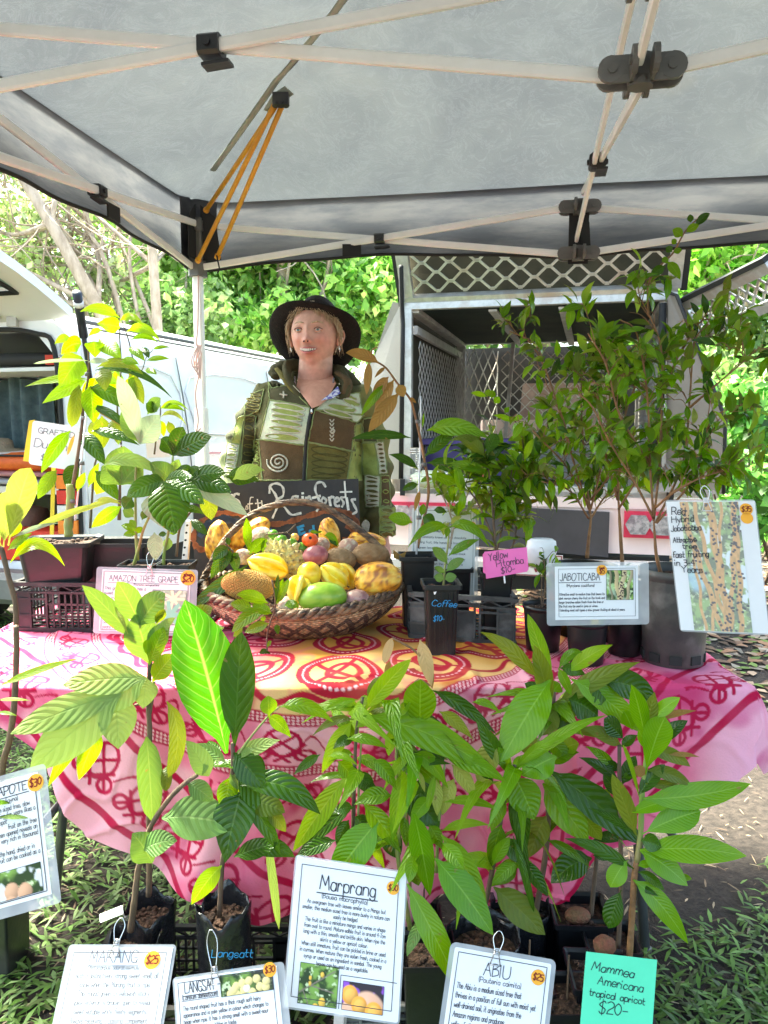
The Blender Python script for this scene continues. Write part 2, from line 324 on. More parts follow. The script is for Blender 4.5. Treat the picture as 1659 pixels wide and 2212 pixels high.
# fine sheet near, coarse sheet out to the horizon in one grid
gx=np.concatenate([-np.geomspace(400,5,22),np.linspace(-4.8,4.8,120),np.geomspace(5,400,22)])
gy=np.concatenate([-np.geomspace(300,1,14),np.linspace(-.8,9,130),np.geomspace(9.5,600,26)])
X,Y=np.meshgrid(gx,gy);Z=gh(X,Y)
nx=len(gx);ny=len(gy);I=np.arange(nx*ny).reshape(ny,nx)
fa=np.stack([I[:-1,:-1].ravel(),I[:-1,1:].ravel(),I[1:,1:].ravel(),I[1:,:-1].ravel()],1)
g=mobj('ground',np.stack([X.ravel(),Y.ravel(),Z.ravel()],1),fa,ground_mat(),kind='structure')
def blades(name,n,region,dens,Lr,wr,cols,label,seed,flat=(.15,.9),mat=None,cat='grass'):
    R=np.random.RandomState(seed);x=R.uniform(region[0],region[1],n*3);y=region[2]+(region[3]-region[2])*R.rand(n*3)**1.25
    k=R.rand(n*3)<dens(x,y);x=x[k][:n];y=y[k][:n];n=len(x)
    z=gh(x,y);a=R.uniform(0,2*np.pi,n);L=R.uniform(*Lr,n);w=R.uniform(*wr,n);el=R.uniform(flat[0],flat[1],n)
    dx,dy=np.cos(a),np.sin(a);px,py=-dy,dx
    def pt(t,s):
        h=np.sin(el)*L*t-.35*L*t*t;q=np.cos(el)*L*t
        return np.stack([x+dx*q+px*s*w,y+dy*q+py*s*w,z+.006+np.maximum(h,.002+.0*h)+.15*w*abs(s)],1)
    vs=np.stack([pt(0,-.25),pt(0,.25),pt(.45,.5),pt(.45,-.5),pt(1,0.02)],1).reshape(-1,3)
    b=np.arange(n)*5;q=np.stack([b,b+1,b+2,b+3],1);t=np.stack([b+3,b+2,b+4,b+4],1)
    C=np.array(cols);c=C[R.choice(len(C),n,p=None)]*R.uniform(.65,1.35,(n,1));c=np.repeat(c,5,0)
    fs=[tuple(r)for r in q.tolist()]+[tuple(r[:3])for r in t.tolist()]
    o=mobj(name,vs,fs,mat or M['grass'],None,True,col=c,kind='stuff');setp(o,label,cat);return o
M['grass']=am('grass_blades',.5,trans=.3,var=.25,bscale=20)
M['litter']=am('dry_litter',.8,trans=.1,var=.3,bscale=20)
def patch(x,y):return fbm(x*1.1+9,y*1.1+3,3)
GREEN=[(.12,.23,.04),(.19,.32,.08),(.08,.15,.03),(.27,.38,.14),(.16,.22,.07)]
STRAW=[(.30,.22,.14),(.20,.14,.09),(.38,.30,.20),(.12,.075,.05)]
blades('lawn_grass',30000,(-3.2,.15,1.25,5.2),lambda x,y:sst(.2,.3,patch(x,y))*.95+.05,(.03,.085),(.006,.015),GREEN,'short broad-bladed green grass on the left of the stall',3)
blades('lawn_grass',14000,(.1,2.6,1.2,2.9),lambda x,y:sst(2.12,1.55,y-.25*(x-.7)+.35*(patch(x*3,y*3)-.5))*.95+.0,(.025,.075),(.006,.013),GREEN[:3]+[(.11,.14,.05)],'short grass in front of the bare soil on the right',5)
blades('lawn_grass',16000,(-12,-1.0,5,14),lambda x,y:np.ones_like(x),(.06,.16),(.012,.03),[(.16,.30,.06),(.24,.38,.10),(.12,.2,.05)],'sunlit lawn beyond the white van',6)
blades('straw_litter',12000,(-3.0,2.4,1.2,4.6),lambda x,y:np.where(x<.4,.8,.22),(.012,.06),(.002,.007),STRAW,'dry straw clippings scattered over grass and soil',8,flat=(0,.3),mat=M['litter'],cat='dry grass')
blades('leaf_litter',9000,(.9,7.5,3.0,9.0),lambda x,y:np.ones_like(x),(.05,.14),(.03,.07),[(.28,.15,.09),(.40,.28,.2),(.16,.09,.06),(.3,.25,.2),(.14,.2,.05)],'brown fallen leaves on the soil behind the stall',9,flat=(0,.5),mat=M['litter'],cat='leaf litter')

# ---------------------------------------------------------------- trees
def crown_mesh(R,clumps,n,ls,cols,droop=.3,hollow=.35):
    """leaf-sized folded quads spread through ellipsoid clumps; returns verts, faces, colours"""
    C=np.array([c[:3]for c in clumps]);S_=np.array([c[3:6]for c in clumps]);vol=S_.prod(1)**.67
    k=R.choice(len(C),n,p=vol/vol.sum());d=R.normal(size=(n,3));d/=np.linalg.norm(d,axis=1)[:,None]
    r=(hollow+(1-hollow)*R.rand(n))[:,None]*(1+.18*R.normal(size=(n,1)));c=C[k]+d*S_[k]*r
    a=R.normal(size=(n,3));a[:,2]-=droop;a/=np.linalg.norm(a,axis=1)[:,None]
    nn=d*.8+R.normal(size=(n,3))*.6+np.array([0,0,.5]);b=np.cross(a,nn);b/=np.linalg.norm(b,axis=1)[:,None]+1e-6
    nn=np.cross(b,a);L=(ls*R.uniform(.6,1.3,n))[:,None];w=L*R.uniform(.22,.32,(n,1))
    vs=np.stack([c,c+a*L*.45+b*w+nn*w*.3,c+a*L,c+a*L*.45-b*w+nn*w*.3],1).reshape(-1,3)
    i=np.arange(n)*4;f=np.stack([np.stack([i,i+1,i+2],1),np.stack([i,i+2,i+3],1)],1).reshape(-1,3)
    cl=R.rand(len(C));CC=np.array(cols);base=1.5*CC[R.choice(len(CC),n)]*(.7+.6*cl[k])[:,None]*R.uniform(.75,1.25,(n,1))  # leaf colours raised so the strong background daylight sits in the colour
    return vs,f,np.repeat(base,4,0)
M['foliage']=am('tree_foliage',.42,trans=.42,var=.1)
FG=[(.07,.17,.03),(.12,.25,.04),(.19,.33,.06),(.04,.09,.02),(.25,.36,.08)]
def tree(label,base,h,trunk_r,clumps,n,ls,lean=(0,0),cols=FG,seed=1,bark='bark_pale',branches=8,name='tree',nb2=3,group=None):
    R=np.random.RandomState(seed);t=thing(name,label,'tree',base,group);b=V(base)
    top=b+V((lean[0],lean[1],h));mb=MB()
    tp=[b.lerp(top,k/7)+V((math.sin(k*1.3+seed)*.06,math.cos(k*1.7+seed)*.06,0))for k in range(8)];tp[0]=b-V((0,0,.1))
    mb.tube(tp,[trunk_r*(1-.075*k)for k in range(8)],9);mb.build('trunk',M[bark],t,True)
    for k in range(branches):
        c=clumps[k%len(clumps)];s=tp[2+int(R.rand()*5)];e=V(c[:3])+V(R.normal(size=3)*np.array(c[3:6])*.4)
        md=s.lerp(e,.5)+V(R.normal(size=3)*.25);bb=MB();pts=catmull([s,md,e],5);bb.tube(pts,[trunk_r*.4*(1-.8*i/len(pts))for i in range(len(pts))],5)
        for j in range(nb2):
            q=pts[4+int(R.rand()*(len(pts)-5))];e2=q+V(R.normal(size=3)*.55)+V((0,0,.1));p2=catmull([q,q.lerp(e2,.5)+V(R.normal(size=3)*.12),e2],4);bb.tube(p2,[trunk_r*.13*(1-.7*i/len(p2))for i in range(len(p2))],4)
        bb.build('branch',M[bark],t,True)
    if n:
        vs,f,c=crown_mesh(R,clumps,n,ls,cols);mobj('crown',vs,f,M['foliage'],t,False,col=c)
    return t
def clump_wall(u0,u1,v0,v1,Y,k,s,seed):
    R=np.random.RandomState(seed);out=[]
    for i in range(k):
        p=P(u0+(u1-u0)*R.rand(),v0+(v1-v0)*R.rand(),Y+R.uniform(-.5,.9));q=R.uniform(.6,1.3)*s;out.append((p.x,p.y,p.z,q*1.2,q,q*.75))
    return out
tree('leaning pale-trunked tree with sparse tangled twigs, far left behind the van',V((-1.75,8.7,0)),6.2,.095,clump_wall(-120,260,300,640,9.6,14,.5,3),3000,.12,lean=(-3.4,.1),seed=3,branches=26,nb2=8,cols=[(.26,.34,.12),(.38,.44,.22),(.46,.50,.28),(.14,.2,.07)])  # crown paled to put the overexposed daylight into the leaf colour
tree('thin straight pale trunk with light crown standing behind the van roof',V((-2.63,8.9,0)),5.5,.075,clump_wall(230,440,330,640,11,14,.55,4),6500,.14,lean=(.05,0),seed=4,branches=10,cols=[(.2,.32,.08),(.32,.44,.16),(.42,.5,.24)])  # pale leaf tones imitate washed-out backlight
tree('bright broad-leaved tree filling the gap between canopy leg and woman',V((-1.4,11.2,0)),5.0,.13,clump_wall(430,700,420,760,11.2,26,.55,5),12500,.17,seed=5,branches=8,cols=[(.22,.42,.07),(.36,.54,.12),(.09,.2,.04),(.5,.62,.22)])
tree('bright broad-leaved tree rising behind the hat and the cream truck flank',V((.2,11.8,0)),5.2,.13,clump_wall(680,980,400,800,11.6,26,.55,6),12000,.17,seed=6,branches=8,cols=[(.22,.42,.07),(.34,.52,.12),(.09,.2,.04),(.48,.6,.2)])
tree('tree with thin crossing twigs behind the raised mesh door on the right',V((4.6,9.6,0)),5.2,.12,clump_wall(1440,1760,420,800,9.2,24,.55,7),9000,.15,lean=(-.4,0),seed=7,branches=14,nb2=6,cols=[(.16,.34,.04),(.26,.44,.07),(.10,.22,.03),(.38,.5,.12)])
tree('tall tree standing behind the truck box',V((2.6,12.5,0)),6,.16,clump_wall(950,1480,200,700,12.2,24,.8,8),7000,.2,seed=8)
def shrub(label,clumps,n,ls,cols,seed,name='shrub',base=None):
    R=np.random.RandomState(seed);b=base or V((np.mean([c[0]for c in clumps]),np.mean([c[1]for c in clumps]),0))
    t=thing(name,label,'shrub',b);vs,f,c=crown_mesh(R,clumps,n,ls,cols,hollow=.1);mobj('foliage',vs,f,M['foliage'],t,False,col=c)
    mb=MB()
    for k in range(9):
        c=clumps[k%len(clumps)];e=V(c[:3]);s=V((b.x+R.normal()*.2,b.y+R.normal()*.2,-.03));mb.tube(catmull([s,s.lerp(e,.5)+V(R.normal(size=3)*.15),e],4),[.02,.018,.016,.014,.012,.01,.008,.006,.005][:9],4)
    mb.build('stems',M['bark'],t,True);return t
shrub('low leafy shrub on the ground at the right edge behind the stall',clump_wall(1590,1720,830,1180,6.2,14,.28,21),2600,.11,[(.09,.24,.04),(.16,.34,.06),(.05,.12,.02)],21)
shrub('sunlit undergrowth behind the truck at the far right',clump_wall(1500,1800,700,1000,8.6,16,.5,22),5500,.12,[(.2,.34,.08),(.34,.42,.18),(.12,.2,.05)],22)
shrub('bright bushes behind the van roof on the left',clump_wall(-80,420,620,900,9.8,18,.55,23),6500,.14,[(.24,.38,.1),(.38,.5,.2),(.12,.2,.06)],23)
shrub('bush beyond the van near the lawn, left edge',clump_wall(-60,60,1030,1180,7.5,8,.35,24),1800,.11,[(.08,.2,.04),(.16,.3,.06)],24)
# far woodland: one mass nobody could count
cl=clump_wall(-900,2600,150,1000,17.5,120,1.5,31)
vs,f,c=crown_mesh(np.random.RandomState(31),cl,42000,.26,[(.12,.24,.06),(.22,.36,.12),(.34,.46,.2),(.06,.12,.03)],hollow=.2)  # woodland colours lightened to stand in for the blown-out distance
setp(mobj('far_woodland',vs,f,M['foliage'],None,False,col=c,kind='stuff'),'dense mass of rainforest foliage closing off the background','woodland')

# ================================================================ pop-up canopy
LEG=V((-.73,3.1,0));E1=V((.985,-.172,0)).normalized();E2=V((-.172,-.985,0)).normalized();SIDE=2.9
def CC_(a,b,z):return LEG+E1*a+E2*b+V((0,0,z))
def cloth_gaz():
    m,n,b=_nm('silver_canopy_cloth');N=n.nodes.new;L=n.links
    tc=N('ShaderNodeTexCoord');no=N('ShaderNodeTexNoise');no.inputs['Scale'].default_value=1.4;no.inputs['Detail'].default_value=8;no.inputs['Roughness'].default_value=.6;no.inputs['Distortion'].default_value=.6;L.new(tc.outputs['Object'],no.inputs['Vector'])
    r=N('ShaderNodeValToRGB');e=r.color_ramp.elements;e[0].position=.3;e[0].color=(.058,.064,.076,1);e[1].position=.72;e[1].color=(.10,.107,.112,1);x=r.color_ramp.elements.new(.55);x.color=(.080,.088,.098,1)
    L.new(no.outputs['Fac'],r.inputs[0])
    # pale creases: thin ridges of a warped noise
    n2=N('ShaderNodeTexNoise');n2.inputs['Scale'].default_value=9;n2.inputs['Detail'].default_value=7;n2.inputs['Roughness'].default_value=.75;n2.inputs['Distortion'].default_value=1.2;L.new(tc.outputs['Object'],n2.inputs['Vector'])
    ab=N('ShaderNodeMath');ab.operation='SUBTRACT';L.new(n2.outputs['Fac'],ab.inputs[0]);ab.inputs[1].default_value=.5
    ab2=N('ShaderNodeMath');ab2.operation='ABSOLUTE';L.new(ab.outputs[0],ab2.inputs[0])
    mr=N('ShaderNodeMapRange');L.new(ab2.outputs[0],mr.inputs[0]);mr.inputs[1].default_value=0;mr.inputs[2].default_value=.018;mr.inputs[3].default_value=.30;mr.inputs[4].default_value=0
    mx=N('ShaderNodeMix');mx.data_type='RGBA';L.new(mr.outputs[0],mx.inputs['Factor']);L.new(r.outputs[0],mx.inputs['A']);mx.inputs['B'].default_value=(.145,.158,.18,1)
    # brown mould stains
    n3=N('ShaderNodeTexNoise');n3.inputs['Scale'].default_value=.75;n3.inputs['Detail'].default_value=9;mp=N('ShaderNodeMapping');mp.inputs['Location'].default_value=(3.1,1.7,0);L.new(tc.outputs['Object'],mp.inputs[0]);L.new(mp.outputs[0],n3.inputs['Vector'])
    r3=N('ShaderNodeValToRGB');r3.color_ramp.elements[0].position=.54;r3.color_ramp.elements[1].position=.60;L.new(n3.outputs['Fac'],r3.inputs[0])
    mu=N('ShaderNodeMath');mu.operation='MULTIPLY';L.new(r3.outputs[0],mu.inputs[0]);mu.inputs[1].default_value=.55
    m3=N('ShaderNodeMix');m3.data_type='RGBA';L.new(mu.outputs[0],m3.inputs['Factor']);L.new(mx.outputs['Result'],m3.inputs['A']);m3.inputs['B'].default_value=(.11,.10,.085,1)
    out=m3.outputs['Result'];L.new(out,b.inputs['Base Color']);b.inputs['Roughness'].default_value=.5
    bp=N('ShaderNodeBump');bp.inputs['Strength'].default_value=.5;bp.inputs['Distance'].default_value=.02;L.new(n2.outputs['Fac'],bp.inputs['Height']);L.new(bp.outputs[0],b.inputs['Normal'])
    tr=N('ShaderNodeBsdfTranslucent');L.new(out,tr.inputs[0]);ms=N('ShaderNodeMixShader');ms.inputs[0].default_value=.31;L.new(b.outputs[0],ms.inputs[1]);L.new(tr.outputs[0],ms.inputs[2]);L.new(ms.outputs[0],n.nodes['Material Output'].inputs[0])
    return m
M['gaz']=cloth_gaz()
M['valance']=pm('grey_valance_cloth',(.085,.09,.105),.6,col2=(.14,.14,.15),scale=3,bump=.5,bscale=14,trans=.35,stretch=(1,1,5))
M['web']=pm('black_webbing',(.02,.02,.02),.8)
gz=thing('pop_up_canopy','pop-up market canopy with silver-grey cloth roof and white scissor frame over the stall','canopy',LEG)
def roof_z(a,b):
    x=abs(a/SIDE*2-1);y=abs(b/SIDE*2-1);r=np.maximum(x,y)
    z=np.interp(r,[0,.2,.46,.70,.93,1.0],[2.80,2.68,2.50,2.40,2.265,2.215])
    dg=np.exp(-((x-y)/.05)**2)*np.clip(r,0,1)*.022
    sag=-.035*np.sin(np.pi*np.clip((1-abs(x-y)),0,1)*1)*0
    z=z+dg-.028*np.sin(np.pi*np.clip(abs(x-y)/np.maximum(r,.05),0,1))*r*(1-.8*r**4)
    z=z+((fbm(a*2.5+5,b*2.5+7,4)-.5)*.05*r+(fbm(a*1.2+(b-a)*6,b*9,3)-.5)*.022)*(1-.85*r**6)
    return z
n_=110;A,B=np.meshgrid(np.linspace(-.05,SIDE+.05,n_),np.linspace(-.05,SIDE+.05,n_));Zr=roof_z(A,B)
pts=np.array(LEG)[None,:]+A.reshape(-1,1)*np.array(E1)+B.reshape(-1,1)*np.array(E2);pts[:,2]=Zr.ravel()
I=np.arange(n_*n_).reshape(n_,n_);fa=np.stack([I[:-1,:-1].ravel(),I[:-1,1:].ravel(),I[1:,1:].ravel(),I[1:,:-1].ravel()],1)
mobj('roof_cloth',pts,fa,M['gaz'],gz)
def valance(a0,b0,a1,b1,out,seed):
    nn=90;m=9;vs=[];O=V((0,0,0))
    for j in range(m):
        for i in range(nn):
            t=i/(nn-1);a=a0+(a1-a0)*t;b=b0+(b1-b0)*t
            edge=.03*math.sin(math.pi*((t*2)%1))
            z0=float(roof_z(np.array(np.clip(a,0,SIDE)),np.array(np.clip(b,0,SIDE))));z1=1.955+edge*.9+.012*float(vn(t*7+seed,3))
            q=j/(m-1);wav=.012*math.sin(t*40+seed)*q+.03*(float(vn(t*12+seed*3,q*2))-.5)*q
            p=CC_(a,b,z0+.004+(z1-z0-.004)*q)+out*(.012+wav+.03*math.sin(q*math.pi));vs.append(p)
    I=[[j*nn+i for i in range(nn)]for j in range(m)]
    fs=[(I[j][i],I[j][i+1],I[j+1][i+1],I[j+1][i])for j in range(m-1)for i in range(nn-1)]
    mobj('valance',vs,fs,M['valance'],gz)
    mb=MB();mb.tube(vs[(m-1)*nn:],.006,5);mb.build('hem',M['web'],gz,True)
valance(-.02,-.02,SIDE+.02,-.02,-E2,1);valance(-.02,-.02,-.02,SIDE+.02,-E1,2);valance(SIDE+.02,-.02,SIDE+.02,SIDE+.02,E1,3)
# legs
for i,(a,b)in enumerate([(0,0),(SIDE,0),(0,SIDE),(SIDE,SIDE)]):
    if i>1 and False:continue
    mb=MB();p=CC_(a,b,0);q=CC_(a,b,2.12);mb.beam(p,q-V((0,0,.7)),.044,.044,up=E1,ch=.12);mb.beam(q-V((0,0,.7)),q,.034,.034,up=E1,ch=.12);mb.build('leg',M['white_paint'],gz)
    mb=MB();mb.box(p+V((0,0,.004)),(.09,.09,.008));mb.build('foot_plate',M['alu'],gz)
    mb=MB();mb.beam(q-V((0,0,.17)),q+V((0,0,.03)),.052,.052,up=E1,ch=.1);mb.beam(q-V((0,0,.19)),q-V((0,0,.14)),.075,.06,up=E1,ch=.2);mb.beam(q-V((0,0,.02)),q+V((0,0,.02)),.075,.06,up=E1,ch=.2);mb.build('corner_bracket',M['grey_plastic'],gz)
# scissor bars
ZL,ZH=1.965,2.125
def bar(p,q,sh=V((0,0,0)),w=.013,h=.024):
    mb=MB();mb.beam(p+sh,q+sh,w,h,ch=.18);mb.build('truss_bar',M['white_paint'],gz)
def clamp(p,ax,s=(.036,.034)):
    mb=MB();d=ax.normalized();up=V((0,0,1));n2=d.cross(up).normalized()
    mb.beam(p-d*s[0]*.5,p+d*s[0]*.5,.046,s[1],ch=.15)
    mb.tube([p-n2*.028,p+n2*.028],.007,10);mb.beam(p-d*.02-V((0,0,.03))-n2*.01,p+d*.035-V((0,0,.026))-n2*.01,.03,.006)
    mb.build('pivot_clamp',M['black_plastic'],gz)
def scissor(pa,pb,side):
    """two crossing bars between vertical joints at pa and pb (z ignored)"""
    d=(pb-pa).normalized();s=d.cross(V((0,0,1)))*.009
    g_=d*.03
    bar(V((pa.x,pa.y,ZL))+g_,V((pb.x,pb.y,ZH))-g_,s);bar(V((pa.x,pa.y,ZH))+g_,V((pb.x,pb.y,ZL))-g_,-s)
    m=(pa+pb)/2;clamp(V((m.x,m.y,(ZL+ZH)/2)),d)
h=SIDE/2
for a0,b0,a1,b1 in[(0,0,h,0),(h,0,SIDE,0),(0,0,0,h),(0,h,0,SIDE),(SIDE,0,SIDE,h),(SIDE,h,SIDE,SIDE)]:
    scissor(CC_(a0,b0,0),CC_(a1,b1,0),1)
# centre trusses; the centre hub's upper end stands higher
def scissor_c(pm_,pc):
    d=(pc-pm_).normalized();s=d.cross(V((0,0,1)))*.009;g_=d*.05;ZC0,ZC1=1.965,2.13;ZL,ZH=2.01,2.17
    bar(V((pm_.x,pm_.y,ZL))+g_*.5,V((pc.x,pc.y,ZC1))-g_,s);bar(V((pm_.x,pm_.y,ZH))+g_*.5,V((pc.x,pc.y,ZC0))-g_,-s)
    m=pm_.lerp(pc,.455);clamp(V((m.x,m.y,2.068)),d,(.042,.038))
HUB=CC_(h,h,0)
for a,b in[(h,0),(0,h),(SIDE,h),(h,SIDE)]:scissor_c(CC_(a,b,0),HUB)
def joint(p,dirs,s=1.0):
    mb=MB()
    for d in dirs:
        for k in(-1,1):
            n2=d.cross(V((0,0,1)))*.017*k*s;mb.beam(p+n2-d*.01,p+n2+d*.052*s,.010*s,.045*s,ch=.25)
            mb.tube([p+n2*.72+d*.052*s,p+n2*1.28+d*.052*s],.0225*s,16);mb.tube([p+n2*1.2+d*.05*s,p+n2*1.5+d*.05*s],.008*s,10)
    mb.tube([p-V((0,0,.026*s)),p+V((0,0,.026*s))],.022*s,12);mb.build('hinge_joint',M['grey_plastic'],gz)
joint(HUB+V((0,0,1.965)),[E1,-E1,E2,-E2],1.0);joint(HUB+V((0,0,2.13)),[E1,-E1,E2,-E2],1.0)
mb=MB();mb.tube([HUB+V((0,0,2.13)),HUB+V((0,0,2.78))],.017,12);mb.build('centre_pole',M['white_paint'],gz,True)
for a,b,dd in[(h,0,(E1,-E1,E2)),(0,h,(E1,E2,-E2)),(SIDE,h,(-E1,E2,-E2))]:
    joint(CC_(a,b,ZL),dd);joint(CC_(a,b,ZH),dd)
    p=CC_(a,b,2.06)
mb=MB();p=CC_(h,0,2.05);mb.beam(p+V((0,0,.10))-E2*.008,p-V((0,0,.12))-E2*.008,.07,.004,up=E2);mb.beam(p+V((0,0,.02))+E1*.02-E2*-.01,p-V((0,0,.11))+E1*.03-E2*-.01,.03,.004,up=E2);mb.build('webbing_tab',M['web'],gz)
for a in(.46*h*2*.5+.55,):
    mb=MB();p=CC_(.72-.1,.012,2.005);mb.box(p+V((0,0,0)),(.07,.006,.045));mb.build('velcro_patch',M['web'],gz)
mb=MB();p=CC_(.014,.66,2.0);mb.beam(p-E2*.035,p+E2*.035,.006,.045);mb.build('velcro_patch',M['web'],gz)
# yellow fly rods from roof bracket to the corner
top=P(607,214,2.56);base_c=CC_(0,0,0)
for(u,v,Y_)in[(447,452,3.05),(429,560,3.02),(471,552,3.0)]:
    e=P(u,v,Y_);mb=MB();s=top+V(((u-450)*.0006,0,0));mb.tube([s,e],.0085,8);mb.tube([e,e+(e-s).normalized()*.012],.012,8);mb.build('roof_rod',M['yellow_rod'],gz,True)
mb=MB();mb.box(top,(.05,.035,.03))
for k in(-1,0,1):mb.tube([top+V((k*.016,0,.012)),top+V((k*.016,-.01,-.025))],.011,8)
mb.build('rod_bracket',M['black_plastic'],gz)
rb=[P(570,238,2.61),P(590,205,2.585),P(615,188,2.56),P(634,205,2.565),P(622,212,2.57),P(600,222,2.59),P(583,243,2.62)]
mb=MB();mb.prism(rb,V((0,.2,1)),.004);mb.build('reinforcing_patch',pm('pale_tape',(.40,.42,.36),.5,col2=(.3,.32,.26)),gz)
# seam strip along the ridge, hub side
pts=[CC_(k*h/12,k*h/12,float(roof_z(np.array(k*h/12),np.array(k*h/12)))-.006)for k in range(1,12)]
mb=MB();mb.tube(pts,.012,4,flat=.3);mb.build('ridge_seam',pm('seam_tape',(.4,.42,.36),.6),gz,True)
# dark mesh corner reinforcement, cord hanging beside the leg
mb=MB()
for j,(a,b)in enumerate([(.02,.004),(.004,.02)]):
    d=E1 if j==0 else E2;p=CC_(a,b,0);mb.prism([p+V((0,0,1.99)),p+d*.08+V((0,0,1.99)),p+d*.06+V((0,0,2.15)),p+V((0,0,2.2))],(-E2 if j==0 else-E1)*-1,.003)
mb.build('corner_patch',M['web'],gz)
mb=MB();mb.prism([CC_(-.035,.07,1.965),CC_(-.04,-.04,1.96),CC_(.07,-.035,1.965),CC_(.07,-.035,2.225),CC_(-.04,-.04,2.225),CC_(-.035,.07,2.225)][0:2]+[CC_(-.04,-.04,2.235),CC_(-.035,.07,2.235)],E1,.003);mb.prism([CC_(-.04,-.04,1.96),CC_(.07,-.035,1.965),CC_(.07,-.035,2.235),CC_(-.04,-.04,2.235)],E2,.003);mb.build('valance_corner',M['valance'],gz)
cp=[P(429,585,3.07),P(427,700,3.07),P(424,740,3.06),P(430,760,3.06),P(421,785,3.06),P(431,800,3.06),P(422,850,3.06),P(428,905,3.06),P(424,935,3.06),P(433,925,3.06)]
mb=MB();mb.tube(catmull(cp,5),.0032,5)
for k in range(4):mb.tube(catmull([P(428+k*2,745,3.06),P(414+k*5,775,3.05),P(420+k*4,795+k*8,3.05),P(434,768,3.05),P(428,748,3.06)],5),.0028,5)
mb.build('tie_cord',pm('pink_cord',(.62,.42,.38),.8),gz,True)
mb=MB();mb.tube([P(468,552,2.99),P(474,580,2.98),P(470,590,2.98)],.003,5);mb.build('tie_cord',M['web'],gz,True)

# ================================================================ van
VO=V((-1.57,4.0,0));VD=V((.297,.955,0)).normalized();VW=V((-.955,.297,0)).normalized()
def VP(l,w,z):return VO+VD*l+VW*w+V((0,0,z))      # l along the van from its tail, w across from the near side
M['van']=pm('van_white_paint',(.80,.80,.80),.25,col2=(.76,.76,.77),scale=2,coat=.4)
M['glass']=pm('dark_glass',(.10,.14,.15),.06,col2=(.14,.19,.2),scale=3,spec=.8)
M['rubber']=pm('black_rubber',(.015,.015,.015),.7)
van=thing('van','white panel van parked tail-on at the left with its rear door raised','van',VP(0,0,0))
prof=[(0,.45),(-.03,.62),(-.035,.95),(-.02,1.25),(.02,1.55),(.07,1.80),(.13,1.90),(.24,1.965),(.5,2.0)]
full=prof+[(1.65-w,z)for w,z in prof[::-1]]
ls=[0.0,.12,1.2,2.4,3.4,3.75,4.3,4.55];zs=[1,1,1,1,1,.96,.60,.52];vs=[]
for l,k in zip(ls,zs):
    for w,z in full:vs.append(VP(l+(z-.5)*(-.0),w if k>.9 else .04+w*.95,.45+(z-.45)*k))
m_=len(full);fs=[(i*m_+j,i*m_+j+1,(i+1)*m_+j+1,(i+1)*m_+j)for i in range(len(ls)-1)for j in range(m_-1)]
fs+=[tuple((len(ls)-1)*m_+j for j in range(m_))]
mobj('body',vs,fs,M['van'],van)
# rear frame (jambs, sill, header)
mb=MB();out=-VD
def vq(w0,z0,w1,z1):return[VP(-.012,w0,z0),VP(-.012,w1,z0),VP(-.012,w1,z1),VP(-.012,w0,z1)]
for q in[(-.03,.45,.10,1.78),(1.55,.45,1.68,1.78),(.10,.45,1.55,.62)]:mb.prism(vq(*q),VD,.05)
mb.prism([VP(-.012,-.02,1.7),VP(-.012,.07,1.84),VP(-.012,.25,1.97),VP(-.012,1.4,1.97),VP(-.012,1.58,1.84),VP(-.012,1.67,1.7),VP(-.012,1.5,1.72),VP(-.012,1.4,1.84),VP(-.012,.25,1.84),VP(-.012,.12,1.7)],VD,.05)
mb.build('rear_frame',M['van'],van)
mb=MB();mb.tube(catmull([VP(-.02,.11,.62),VP(-.02,.11,1.65),VP(-.02,.26,1.83),VP(-.02,.8,1.85),VP(-.02,1.4,1.83),VP(-.02,1.54,1.65),VP(-.02,1.54,.62)],6),.013,6);mb.build('door_seal',M['rubber'],van,True)
# interior shell
mb=MB();mb.prism([VP(.06,.12,.60),VP(.06,1.54,.60),VP(2.6,1.54,.60),VP(2.6,.12,.60)],(0,0,-1),.02);mb.prism([VP(2.6,.1,.6),VP(2.6,1.55,.6),VP(2.6,1.5,1.85),VP(2.6,.15,1.85)],VD,.02)
mb.build('cargo_lining',pm('van_lining',(.10,.09,.08),.8),van)
mb=MB();mb.prism([VP(.03,.12,1.02),VP(.03,1.54,1.02),VP(2.4,1.54,1.02),VP(2.4,.12,1.02)],(0,0,-1),.035);mb.build('bed_shelf',pm('cream_board',(.62,.55,.45),.5),van)
mb=MB();mb.prism([VP(.06,.13,1.66),VP(.06,1.53,1.66),VP(1.2,1.53,1.60),VP(1.2,.13,1.60)],(0,0,-1),.02);mb.build('ceiling_panel',M['paper_grey'],van)
# curtain
nn=90;vs=[]
for j in range(8):
    for i in range(nn):
        w=.42+1.1*i/(nn-1);vs.append(VP(.30+.03*math.sin(i*.75+j*.15)+.015*math.sin(i*.31),w,1.62-.085*j+.01*math.sin(i*.4)))
fs=[(j*nn+i,j*nn+i+1,(j+1)*nn+i+1,(j+1)*nn+i)for j in range(7)for i in range(nn-1)]
mobj('curtain',vs,fs,pm('teal_curtain',(.055,.085,.09),.85,col2=(.09,.13,.13),scale=18),van)
